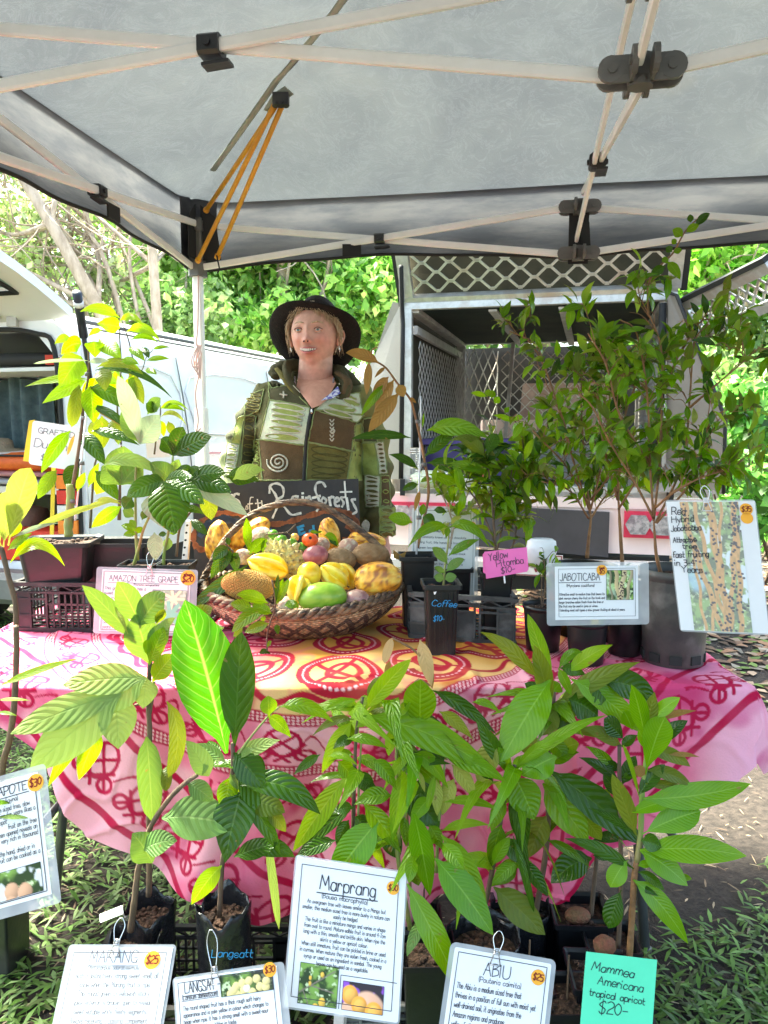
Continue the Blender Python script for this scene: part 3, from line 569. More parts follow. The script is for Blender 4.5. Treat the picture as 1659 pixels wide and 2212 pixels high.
# side details
mb=MB();mb.tube([VP(.15,.10,1.905),VP(3.7,.10,1.905)],.012,6);mb.tube([VP(.12,.02,1.86),VP(3.8,.02,1.86)],.006,5);mb.build('roof_gutter',M['grey_plastic'],van,True)
mb=MB();mb.prism([VP(2.45,-.012,1.30),VP(3.35,-.012,1.30),VP(3.3,.03,1.62),VP(2.45,.03,1.62)],-VW,.012);sw=mb.build('side_window',M['glass'],van)
mb=MB();mb.tube([VP(2.43,-.03,1.28),VP(3.38,-.03,1.28),VP(3.33,.015,1.64),VP(2.43,.015,1.64),VP(2.43,-.03,1.28)],.014,5);mb.build('window_seal',M['rubber'],sw,True)
for l in(1.0,2.3,3.45):
    mb=MB();mb.tube([VP(l,-.042,.5),VP(l,-.045,.95),VP(l,-.03,1.25),VP(l,.012,1.55),VP(l,.055,1.78)],.004,4);mb.build('panel_gap',M['grey_plastic'],van,True)
for l0,l1,z0,z1 in[(1.12,2.2,1.3,1.66),(.2,.9,1.3,1.66)]:
    mb=MB();mb.tube(catmull([VP(l0,-.022,z0),VP(l1,-.022,z0),VP(l1,.03,z1),VP(l0,.03,z1),VP(l0,-.022,z0)],3),.006,5);mb.build('pressed_panel',M['van'],van,True)
mb=MB();mb.beam(VP(.5,-.045,1.03),VP(4.2,-.045,1.03),.004,.03);mb.build('side_stripe',pm('red_stripe',(.6,.05,.06),.4),van)
mb=MB();mb.beam(VP(1.2,-.047,1.17),VP(4.2,-.047,1.10),.004,.012);mb.build('side_stripe',pm('pink_stripe',(.75,.3,.35),.4),van)
for l in(.85,3.7):
    for w,o_ in((-.03,1),(1.5,1)):
        mb=MB();c=VP(l,w,.32);mb.tube([c,c+VW*.18],.32,24);wh=mb.build('wheel',M['rubber'],van)
        mb=MB();mb.tube([c-VW*.01,c+VW*.02],.19,20);mb.build('hub_cap',M['alu'],wh)
# tail light cluster
tl=MB();tl.box(VP(-.03,.05,.98)+V((0,0,0)),(.11,.05,.40));t_=tl.build('tail_light',M['rubber'],van)
for k,(cname,c_)in enumerate([('red_lens',(.75,.03,.02)),('orange_lens',(.9,.22,.02)),('red_lens',(.75,.03,.02)),('clear_lens',(.8,.75,.7)),('orange_lens',(.9,.25,.03))]):
    mb=MB();mb.box(VP(-.06,.05,1.14-k*.078),(.10,.03,.07));mb.build(cname,pm('lens_%d'%k,c_,.15,coat=.5),t_)
mb=MB();mb.beam(VP(-.10,-.08,.50),VP(-.10,1.73,.50),.16,.17,ch=.2);mb.build('rear_bumper',M['grey_plastic'],van)
# tailgate: raised, hinged on the roof edge
def TG(w,s,o=0):return VP(-.02-s*.98,w,1.94+s*.28-o+.06*math.sin(s*math.pi))
def tgq(w0,s0,w1,s1,o=0,k=8):return[TG(w0,s0+(s1-s0)*i/k,o)for i in range(k+1)]+[TG(w1,s1-(s1-s0)*i/k,o)for i in range(k+1)]
tg=MB()
for w0,s0,w1,s1 in[(0,0,.13,1.0),(1.52,0,1.65,1.0),(.13,0,1.52,.22),(.13,.90,1.52,1.0)]:
    k=8;a=[TG(w0,s0+(s1-s0)*i/k)for i in range(k+1)];b=[TG(w1,s0+(s1-s0)*i/k)for i in range(k+1)];n0=len(tg.v)
    dn=V((0,0,-.05));vs=[]
    for x,y in zip(a,b):vs+=[x,y,y+dn,x+dn]
    tg.add(vs,[(4*i+j,4*i+(j+1)%4,4*i+4+(j+1)%4,4*i+4+j)for i in range(k)for j in range(4)]+[(0,1,2,3),(4*k+3,4*k+2,4*k+1,4*k)])
tgo=tg.build('tailgate',M['van'],van)
k=8;a=[TG(.13,.22+.68*i/k,.02)for i in range(k+1)];b=[TG(1.52,.22+.68*i/k,.02)for i in range(k+1)]
vs=[];[vs.extend([x,y])for x,y in zip(a,b)]
mobj('tailgate_glass',vs,[(2*i,2*i+1,2*i+3,2*i+2)for i in range(k)],pm('tinted_glass',(.18,.30,.30),.08,col2=(.25,.38,.38),scale=5,bump=.1,bscale=100),tgo)
mb=MB();mb.tube([TG(.14,.22,.05),TG(.14,.9,.05),TG(1.5,.9,.05),TG(1.5,.22,.05),TG(.14,.22,.05)],.012,5);mb.build('glass_seal',M['rubber'],tgo,True)
mb=MB();mb.box(TG(.45,.08,.065),(.10,.05,.03));mb.box(TG(.35,.03,.07),(.05,.03,.05));mb.box(TG(1.2,.06,.065),(.08,.04,.03));mb.build('hinge',M['alu_dull'],tgo)
mb=MB();s0=P(166,632,3.55);s1=P(197,830,3.93);mb.tube([s0,s0.lerp(s1,.45)],.021,10);mb.tube([s0.lerp(s1,.45),s1],.012,8);mb.build('gas_strut',pm('strut_black',(.02,.025,.04),.3),van,True)
mb=MB();mb.tube([s0.lerp(s1,.08),s0.lerp(s1,.13)],.0225,10);mb.build('strut_label',M['paper'],van,True)
# things inside the van
M['orange']=pm('orange_nylon',(.85,.17,.03),.55,col2=(.7,.12,.02),scale=12,bump=.4,bscale=25)
bg=thing('duffel_bag','orange nylon bag with a pale strap lying on the shelf inside the van','bag',VP(.2,.8,1.11))
mb=MB();mb.beam(VP(.16,.26,1.155),VP(.16,1.5,1.155),.30,.10,ch=.22);mb.build('body',M['orange'],bg,True)
mb=MB();mb.beam(VP(.0,.62,1.12),VP(.0,.56,1.20),.03,.02);mb.beam(VP(.0,.56,1.2),VP(.2,.5,1.21),.03,.01);mb.build('strap',M['paper_grey'],bg)
mb=MB();mb.tube([VP(.0,.28,1.19),VP(.0,1.45,1.19)],.006,5);mb.build('zip',M['rubber'],bg,True)
bl=thing('folded_blankets','stack of folded pink and grey blankets under the orange bag','blanket',VP(.2,.8,1.02))
for k,(c_,h_)in enumerate([((.42,.40,.40),.045),((.55,.25,.24),.04)]):
    mb=MB();z=1.022+h_/2+(0 if k==0 else .046);mb.beam(VP(.17,.24,z),VP(.17,1.5,z),.30,h_,ch=.3);mb.build('blanket',pm('blanket_%d'%k,c_,.9,bump=.6,bscale=40),bl,True)
ht=MB();ht.lathe([(.17,0),(.165,.012),(.09,.02),(.085,.06),(.06,.075),(.001,.078)],VP(.14,.68,1.206),24);setp(ht.build('straw_hat',pm('straw',(.35,.27,.18),.85,bump=.6,bscale=90),None,True),'brown straw hat lying on top of the orange bag in the van','hat')
rl=MB();rl.tube(catmull([VP(.1,.12,1.70),VP(.08,.5,1.705),VP(.1,1.0,1.70),VP(.08,1.5,1.70)],5),.036,10);setp(rl.build('rolled_tarp',M['rubber'],None,True),'black rolled tarp tucked under the van roof','tarp')
rl=MB();rl.box(VP(.1,.20,1.695),(.10,.10,.05));setp(rl.build('red_pouch',pm('red_cloth',(.7,.06,.03),.7),None),'small red pouch at the right end of the rolled tarp in the van','pouch')
bb=MB();bb.tube(catmull([VP(.25,.5,.80),VP(.22,.8,.86),VP(.25,1.1,.84),VP(.25,1.5,.78)],5),[.09]*5+[.12]*6+[.10]*5,12);setp(bb.build('brown_bedroll',pm('brown_cloth',(.16,.09,.06),.9,bump=.5),None,True),'brown bedroll in the dark space below the van shelf','bedroll')
rc=MB();rc.box(VP(.1,.42,.70),(.36,.22,.14));rc.box(VP(.1,.42,.775),(.38,.24,.02));setp(rc.build('red_tool_box',pm('red_plastic',(.75,.04,.02),.4),None),'red plastic box in the lower left of the van','box')

# ================================================================ utility truck with a mesh-sided box
UO=V((.146,4.7,0));UX=V((.968,-.25,0)).normalized();UY=V((.25,.968,0)).normalized()
def UP(x,y,z):return UO+UX*x+UY*y+V((0,0,z))
M['cream']=pm('cream_vinyl',(.42,.38,.31),.55,col2=(.37,.33,.27),scale=2.5,bump=.25,bscale=60,grime=(.42,.36,.29),gs=2)
M['taupe']=pm('taupe_panel',(.15,.13,.11),.5,col2=(.18,.155,.135),scale=2)
M['pinkbody']=pm('faded_pink_paint',(.78,.62,.58),.4,col2=(.72,.56,.52),scale=2)
M['dgreen']=pm('dark_green_sheet',(.012,.02,.015),.6,col2=(.03,.04,.028),scale=3,bump=.1,spec=.2)
M['canvas']=pm('olive_canvas',(.075,.066,.042),.8,col2=(.05,.045,.03),scale=4,bump=.3)
ute=thing('utility_truck','utility truck seen from behind with an open aluminium mesh box on its tray','truck',UP(0,0,0))
UW,UD,UZ0,UZ1=1.49,1.9,1.0,2.045
def ubeam(name,a,b,w,h,mat='alu',up=(0,0,1),parent=None):
    mb=MB();mb.beam(UP(*a),UP(*b),w,h,up=up,ch=.06);return mb.build(name,M[mat],parent or ute)
for x in(0.0,UW):ubeam('frame_post',(x,0,UZ0),(x,0,UZ1),.05,.05,up=UX)
ubeam('frame_rail',(-.02,0,UZ0-.03),(UW+.02,0,UZ0-.03),.06,.06)
ubeam('frame_rail',(-.02,0,UZ1+.01),(UW+.02,0,UZ1+.01),.05,.04)
ubeam('frame_rail',(-.02,UD,UZ1),(UW,UD,UZ1),.05,.05,'alu_dull')
for x in(0.03,UW-.03):
    ubeam('frame_rail',(x,0,UZ1-.01),(x,UD,UZ1-.03),.07,.03,'alu_dull');ubeam('frame_rail',(x,.05,UZ1-.12),(x,UD,UZ1-.12),.03,.05,'alu_dull')
    ubeam('frame_post',(x,UD-.02,UZ0),(x,UD-.02,UZ1),.05,.07,'alu_dull',up=UX)
for x in(.5,.9):ubeam('roof_rib',(x,.02,UZ1-.025),(x+.02,UD,UZ1-.045),.05,.012,'alu_dull')
mb=MB();mb.prism([UP(0,0,UZ1),UP(UW,0,UZ1),UP(UW,UD,UZ1-.02),UP(0,UD,UZ1-.02)],(0,0,1),.02);mb.build('roof_sheet',M['dgreen'],ute)
mb=MB();mb.prism([UP(-.03,-.03,UZ0-.06),UP(UW+.03,-.03,UZ0-.06),UP(UW+.03,UD,UZ0-.06),UP(-.03,UD,UZ0-.06)],(0,0,1),.03);mb.build('tray_floor',M['alu_dull'],ute)
def diamond(O,ex,ey,W_,H_,cw,chh,th=.009,dep=.006,flat=.32,name='mesh_panel',mat='alu',parent=None,clip=None):
    """expanded metal: zigzag strands with flats where neighbours join"""
    O=V(O);ex=V(ex).normalized();ey=V(ey).normalized();nz=ex.cross(ey).normalized();mb=MB();rows=int(H_/chh)+1;nx_=int(W_/cw)+1
    def cl(p):return(min(max(p[0],0),W_),min(max(p[1],0),H_))
    for r in range(rows+1):
        y0=r*chh;s=1 if r%2==0 else-1;pts=[]
        for i in range(nx_*2+2):
            xx=i*cw/2;up=(i%2==0)==(s==1);yy=y0+(chh/2-.002)*(1 if up else-1);pts+=[(xx-flat*cw/4,yy),(xx+flat*cw/4,yy)]
        for a,b in zip(pts[:-1],pts[1:]):
            if a[0]>W_ or b[0]<0 or min(a[1],b[1])<0 or max(a[1],b[1])>H_:continue
            a=cl(a);b=cl(b)
            if abs(a[0]-b[0])<1e-4:continue
            if clip and not(clip(*a)and clip(*b)):continue
            pa=O+ex*a[0]+ey*a[1];pb=O+ex*b[0]+ey*b[1];d=(pb-pa).normalized();w=nz.cross(d)*th/2;z=nz*dep
            mb.add([pa+w,pa-w,pb-w,pb+w,pa+w+z,pa-w+z,pb-w+z,pb+w+z],[(0,1,2,3),(7,6,5,4),(0,4,5,1),(3,2,6,7),(0,3,7,4),(1,5,6,2)])
    return mb.build(name,M[mat],parent or ute)
# raised rear hatch with mesh and canvas behind
HD=V((0,0,1))*.80+UY*-.60;HD.normalize()
hz=UP(0,0,UZ1+.045);HH=.62
ht=MB();ht.beam(hz+UX*-.02,hz+UX*(UW+.02),.05,.06,up=HD);ht.beam(hz+HD*HH,hz+UX*UW+HD*HH,.05,.06,up=HD)
ht.beam(hz+HD*.02,hz+HD*HH,.07,.045,up=UY);ht.beam(hz+UX*UW+HD*.02,hz+UX*UW+HD*HH,.07,.045,up=UY);hatch=ht.build('rear_hatch',M['alu'],ute)
diamond(hz+UX*.03+HD*.03,UX,HD,UW-.06,HH-.06,.158,.0585,.014,.006,name='hatch_mesh',parent=hatch)
mb=MB();nb=UY*.05+V((0,0,.04));mb.prism([hz+nb,hz+UX*UW+nb,hz+UX*UW+HD*HH+nb,hz+HD*HH+nb],UY,.006);mb.build('canvas_lining',M['canvas'],hatch)
mb=MB();mb.beam(hz+UX*-.05-HD*.04,hz+UX*-.05+HD*HH,.02,.02);mb.beam(hz+UX*(UW+.05),hz+UX*(UW+.05)+HD*HH,.035,.02);mb.build('hatch_seal',M['rubber'],hatch)
# interior meshes
diamond(UP(.045,.08,UZ0),UY,(0,0,1),UD-.15,UZ1-UZ0-.16,.10,.04,.007,.004,name='side_mesh',mat='alu_dull')
diamond(UP(UW-.045,.08,UZ0),UY,(0,0,1),UD-.15,UZ1-UZ0-.16,.10,.04,.007,.004,name='side_mesh',mat='alu_dull')
diamond(UP(.36,UD,UZ0+.18),UX,(0,0,1),UW-.5,UZ1-UZ0-.24,.10,.05,.008,.004,name='front_mesh',mat='alu',flat=.1)
q0,q1=UP(.03,UD-.35,UZ0+.2),UP(.33,UD,UZ0+.2)
diamond(q0,(q1-q0),(0,0,1),(q1-q0).length,UZ1-UZ0-.26,.10,.09,.010,.004,name='corner_mesh',mat='alu',flat=.1)
mb=MB();mb.beam(UP(.40,UD-.03,UZ0+.15),UP(.46,UD-.03,UZ1),.04,.03);mb.beam(UP(.02,UD-.36,UZ0+.2),UP(.36,UD-.02,UZ0+.14),.04,.05);mb.beam(UP(.36,UD-.03,UZ0+.14),UP(UW,UD-.03,UZ0+.12),.04,.05);mb.build('inner_frame',M['alu_dull'],ute)
mb=MB();mb.prism([UP(-.012,.06,UZ0),UP(-.012,UD,UZ0),UP(-.012,UD,UZ1),UP(-.012,.06,UZ1)],-UX,.01);mb.build('side_cover',M['canvas'],ute)
mb=MB();mb.prism([UP(UW+.012,.06,UZ0),UP(UW+.012,UD,UZ0),UP(UW+.012,UD,UZ1),UP(UW+.012,.06,UZ1)],UX,.01);mb.build('side_cover',M['canvas'],ute)
# cab wall behind the mesh with its rear window
mb=MB();mb.prism([UP(-.1,UD+.12,.7),UP(UW+.1,UD+.12,.7),UP(UW+.1,UD+.12,2.0),UP(-.1,UD+.12,2.0)],UY,.03);mb.build('cab_wall',pm('dark_cab',(.05,.048,.045),.6),ute)
mb=MB();mb.prism([UP(.50,UD+.10,1.27),UP(1.36,UD+.10,1.27),UP(1.30,UD+.10,1.70),UP(.53,UD+.10,1.70)],UY,.015);mb.build('cab_window',pm('cab_window_cloth',(.50,.38,.33),.35,col2=(.30,.20,.18),scale=2.2),ute)
mb=MB();mb.prism([UP(.04,UD-.3,1.0),UP(UW,UD-.3,1.0),UP(UW,UD-.3,1.2),UP(.04,UD-.3,1.2)],UY,.02);mb.build('headboard',M['alu_dull'],ute)
# checker plate wheel box
def checker():
    m,n,b=_nm('checker_plate');N=n.nodes.new;L=n.links;tc=N('ShaderNodeTexCoord')
    b.inputs['Metallic'].default_value=.7;b.inputs['Roughness'].default_value=.35;b.inputs['Base Color'].default_value=(.55,.54,.52,1)
    ck=N('ShaderNodeTexChecker');ck.inputs['Scale'].default_value=22;L.new(tc.outputs['Object'],ck.inputs['Vector'])
    w1=N('ShaderNodeTexWave');w1.inputs['Scale'].default_value=22;w1.bands_direction='X';L.new(tc.outputs['Object'],w1.inputs['Vector']);w2=N('ShaderNodeTexWave');w2.inputs['Scale'].default_value=22;w2.bands_direction='Z';L.new(tc.outputs['Object'],w2.inputs['Vector'])
    mx=N('ShaderNodeMix');L.new(ck.outputs['Fac'],mx.inputs['Factor']);L.new(w1.outputs['Fac'],mx.inputs['A']);L.new(w2.outputs['Fac'],mx.inputs['B'])
    bp=N('ShaderNodeBump');bp.inputs['Distance'].default_value=.02;L.new(mx.outputs['Result'],bp.inputs['Height']);L.new(bp.outputs[0],b.inputs['Normal']);return m
M['checker']=checker()
mb=MB();pr=[(.62,1.0),(.63,1.16),(.70,1.24),(1.0,1.25),(1.05,1.0)];mb.prism([UP(x,.55,z)for x,z in pr],UY,.8);mb.build('wheel_box',M['checker'],ute)
mb=MB();mb.prism([UP(.02,-.03,1.0),UP(.075,-.03,1.0),UP(.075,-.03,1.22),UP(.02,-.03,1.22)],UY,.01);mb.build('checker_bracket',M['checker'],ute)
# side wings of the box
def upoly(px,Y0,name,mat,th=.06,dn=None):
    q=[P(u,v,y)for u,v,y in px];mb=MB();mb.prism(q,dn or UY,th);return mb.build(name,M[mat],ute)
upoly([(848,652,4.72),(866,655,4.72),(868,1036,4.72),(768,1030,4.85),(768,850,4.85),(812,762,4.8)],0,'left_flank','cream')
mb=MB();mb.tube([P(866,575,4.4),P(868,660,4.68),P(870,700,4.68),P(866,1035,4.68)],.014,6);mb.build('zip_seal',M['rubber'],ute,True)
upoly([(1443,632,4.25),(1462,640,4.2),(1566,905,4.0),(1562,1058,4.0),(1558,1068,4.0),(1400,1062,4.28),(1440,1000,4.28)],0,'right_flank','taupe')
mb=MB();mb.tube([P(1443,632,4.22),P(1462,638,4.17),P(1567,905,3.97),P(1563,1066,3.97)],.010,6);mb.tube([P(1432,655,4.27),P(1428,850,4.27),P(1400,1060,4.27)],.02,6);mb.build('flank_seal',M['rubber'],ute,True)
# tail panel under the tray
mb=MB();mb.prism([UP(-.12,-.03,.88),UP(UW+.2,-.03,.88),UP(UW+.2,-.03,.945),UP(-.12,-.03,.945)],UY,.05);mb.build('tail_rail',M['pinkbody'],ute)
mb=MB();mb.prism([UP(-.12,-.02,.62),UP(UW+.2,-.02,.62),UP(UW+.2,-.02,.878),UP(-.12,-.02,.878)],UY,.04);mb.build('tail_panel',M['pinkbody'],ute)
mb=MB();mb.prism([UP(.32,-.05,.64),UP(UW-.3,-.05,.60),UP(UW-.3,-.05,.86),UP(.32,-.05,.88)],UY,.03);mb.build('dark_tail_plate',pm('dark_grey_sheet',(.05,.045,.048),.5),ute)
mb=MB();mb.beam(UP(-.1,-.10,.53),UP(UW+.25,-.10,.56),.12,.07,ch=.15);mb.build('tow_bumper',pm('white_bumper',(.7,.62,.58),.4),ute)
mb=MB();mb.box(UP(.75,.3,.45),(1.5,.3,.2));mb.build('chassis',M['rubber'],ute)
def tlight(x0,x1,z0,z1):
    b_=MB();b_.prism([UP(x0,-.06,z0),UP(x1,-.06,z0),UP(x1,-.06,z1),UP(x0,-.06,z1)],UY,.035);q=b_.build('tail_lamp',pm('red_frame_%d'%int(x0*100),(.62,.03,.08),.3),ute)
    for k in range(3):
        cx=x0+(x1-x0)*(.18+.3*k);m2=MB();pts=[(cx-.07,(z0+z1)/2),(cx-.04,z1-.02),(cx+.04,z1-.02),(cx+.07,(z0+z1)/2),(cx+.04,z0+.02),(cx-.04,z0+.02)]
        m2.prism([UP(a,-.072,b)for a,b in pts],UY,.012);m2.build('lamp_lens',pm('silver_lens_%d'%k,(.55,.55,.57),.15,metal=.6,col2=(.25,.25,.27),scale=30),q)
tlight(-.10,.30,.76,.89);tlight(UW-.22,UW+.2,.72,.87)
pl=MB();pl.prism([UP(.64,-.20,.50),UP(.94,-.20,.50),UP(.94,-.20,.625),UP(.64,-.20,.625)],UY,.006);plate=pl.build('number_plate',pm('plate_white',(.75,.70,.66),.4),ute)
mb=MB();mb.box(UP(-.02,-.06,.98),(.03,.03,.10));mb.box(UP(UW+.02,-.06,.98),(.03,.03,.10));mb.build('latch',M['rubber'],ute)['kind']='stuff'
for x in(.0,UW):
    mb=MB();c=UP(x-.1 if x else x-.08,.9,.35);mb.tube([c,c+UX*.2],.35,24);wh=mb.build('wheel',M['rubber'],ute)
mb=MB();mb.box(UP(.75,UD+.9,.95),(1.5,1.5,.9));mb.box(UP(.75,UD+2.2,.8),(1.5,1.3,.6));mb.build('cab',M['pinkbody'],ute)
# raised side door at right (louvred mesh)
sd_=[P(1482,660,4.25),P(1665,574,3.4),P(1672,655,3.45),P(1516,722,4.3)]
mb=MB();e_x=(sd_[1]-sd_[0]);e_y=(sd_[3]-sd_[0]);L_=e_x.length;H_=e_y.length
for a,b in[(0,1),(3,2)]:mb.beam(sd_[a],sd_[b],.03,.05,up=e_y)
mb.beam(sd_[0],sd_[3],.03,.04);sdo=mb.build('side_door',M['alu'],ute)
mb=MB();mb.beam(sd_[0]-e_y.normalized()*.04,sd_[1]-e_y.normalized()*.04,.04,.025,up=e_y);mb.beam(sd_[0]-e_x.normalized()*.03,sd_[3]-e_x.normalized()*.03,.03,.03);mb.build('door_seal',M['rubber'],sdo)
diamond(sd_[0]+e_y*.12,e_x,e_y,L_,H_*.76,.09,.032,.012,.006,name='door_mesh',parent=sdo)
# things in the truck
bx=thing('storage_tub','dark purple storage tub with a hexagon E badge in the truck box','tub',UP(.35,.2,1.0))
mb=MB();a,b=UP(.06,.12,1.19),UP(.56,.12,1.19)
mb.beam(UP(.08,.35,1.11),UP(.56,.35,1.11),.40,.25,ch=.04);mb.build('body',pm('purple_plastic',(.025,.018,.09),.35,col2=(.04,.03,.13)),bx)
mb=MB();mb.beam(UP(.06,.35,1.25),UP(.60,.35,1.25),.44,.04,ch=.1);mb.beam(UP(.40,.13,1.12),UP(.50,.13,1.12),.03,.20);mb.build('lid',pm('purple_lid',(.05,.03,.16),.4),bx)
cb=MB();R_=np.random.RandomState(5)
for i,(x,z,s,c_)in enumerate([(.16,1.03,.10,(.45,.50,.38)),(.33,1.04,.08,(.72,.72,.70)),(.42,1.05,.06,(.45,.08,.05)),(.24,1.02,.07,(.50,.55,.42))]):
    vs,fs=sphere_pts(12,8);o=mobj('cloth_bundle',[UP(x,-.0,z)+V((p.x*s*1.5,p.y*s*.8,p.z*s*.55))*(1+.25*(float(vn(p.x*2+i*5+9,p.z*2+p.y+9))-.5))for p in vs],fs,pm('bundle_%d'%i,c_,.85,bump=.6,bscale=20),None)
    setp(o,['pale green cloth heaped at the tray edge','white plastic bag lying among the cloths on the tray','dark red cloth lying behind the white bag on the tray','folded sage cloth at the front of the heap on the tray'][i],'cloth')
# ================================================================ stroke lettering
_G={
'a':(4,"~46 37 17 05 04 13 33 45","47 43"),'b':(4,"0a 03","~05 17 37 46 44 33 13 04"),'c':(4,"~46 37 17 05 04 13 33 44"),'d':(4,"4a 43","~46 37 17 05 04 13 33 45"),
'e':(4,"~05 45 46 37 17 05 04 13 33 44"),'f':(3,"~4a 2a 19 17 13","07 37"),'g':(4,"~47 43 31 11 02","~46 37 17 05 04 13 33 45"),'h':(4,"0a 03","~05 17 37 46 43"),'i':(1,"07 03","09 0a"),
'j':(2,"~27 22 11 01","29 2a"),'k':(4,"0a 03","37 05 43"),'l':(1,"0a 03"),'m':(6,"07 03","~05 17 27 36 33","~35 47 57 66 63"),'n':(4,"07 03","~05 17 37 46 43"),'o':(4,"~17 05 04 13 33 44 46 37 17"),
'p':(4,"07 00","~05 17 37 46 44 33 13 04"),'q':(4,"47 40","~46 37 17 05 04 13 33 45"),'r':(3,"07 03","~05 17 27 36"),'s':(4,"~46 37 17 06 15 35 44 33 13 04"),'t':(3,"~1a 14 23 33","07 37"),
'u':(4,"~07 04 13 33 44","47 43"),'v':(4,"07 23 47"),'w':(6,"07 13 36 53 67"),'x':(4,"07 43","47 03"),'y':(4,"07 24","47 10"),'z':(4,"07 47 03 43"),
'A':(6,"03 3a 63","16 56"),'B':(5,"0a 03","~0a 3a 49 38 07","~07 47 55 44 03"),'C':(6,"~69 4a 2a 07 14 33 53 64"),'D':(6,"0a 03","~0a 3a 68 65 33 03"),'E':(5,"5a 0a 03 53","07 47"),'F':(5,"5a 0a 03","07 47"),
'G':(6,"~69 4a 2a 07 14 33 53 65","66 36","65 63"),'H':(6,"0a 03","6a 63","07 67"),'I':(1,"0a 03"),'J':(4,"~4a 45 33 13 04"),'K':(5,"0a 03","5a 06 53"),'L':(5,"0a 03 53"),'M':(7,"03 1a 45 6a 73"),
'N':(6,"03 0a 63 6a"),'O':(7,"~3a 19 06 13 43 65 78 5a 3a"),'P':(5,"0a 03","~0a 3a 59 57 36 06"),'R':(6,"0a 03","~0a 3a 59 57 36 06","36 63"),'S':(5,"~59 3a 1a 09 17 36 55 43 13 04"),'T':(6,"0a 6a","3a 33"),
'U':(6,"~0a 05 13 43 65 6a"),'V':(6,"0a 33 6a"),'W':(8,"0a 23 48 63 8a"),'X':(6,"0a 63","6a 03"),'Y':(6,"0a 37 6a","37 33"),'Z':(6,"0a 6a 03 63"),
'0':(4,"~2a 08 05 23 45 48 2a"),'1':(2,"09 1a 13"),'2':(4,"~09 2a 49 47 15 03","03 43"),'3':(4,"~0a 3a 49 37 17","~17 37 45 33 03"),'4':(4,"2a 06 46","3a 33"),'5':(4,"4a 0a 07","~07 37 45 33 03"),
'6':(4,"~3a 17 04 13 33 45 36 05"),'7':(4,"0a 4a 13"),'8':(4,"~2a 09 27 45 23 05 27 49 2a"),'9':(4,"~48 27 09 2a 49 44 33"),'$':(4,"~49 3a 19 08 17 36 45 33 13 04","2b 22"),
'-':(3,"06 36"),'.':(1,"03 04"),',':(1,"14 02"),'(':(2,"~2b 17 22"),')':(2,"~0b 17 02"),"'":(1,"0a 08"),';':(1,"06 07","14 02"),' ':(3,)}
GL={}
for ch,g_ in _G.items():
    st=[]
    for s in g_[1:]:
        sm=s[0]=='~';p=[(int(q[0]),int(q[1],16)-3)for q in s.lstrip('~').split()]
        if sm:p=[(a.x,a.y)for a in catmull(p,3)]
        st.append(p)
    GL[ch]=(g_[0],st)
def text_strokes(s,h,wx=1.0,gap=1.3,slant=0.0,jit=0.0,rnd=None):
    """polylines in metres; cap height h; origin at the baseline start"""
    k=h/7.0;x=0;out=[];R=rnd or random
    for ch in s:
        w,st=GL.get(ch,GL[' ']);jy=R.uniform(-jit,jit)*7;jr=1+R.uniform(-jit,jit)
        for p in st:out.append([((x+a*jr)*k*wx+slant*b*k,(b*jr+jy)*k)for a,b in p])
        x+=w+gap
    return out,(x-gap)*k*wx
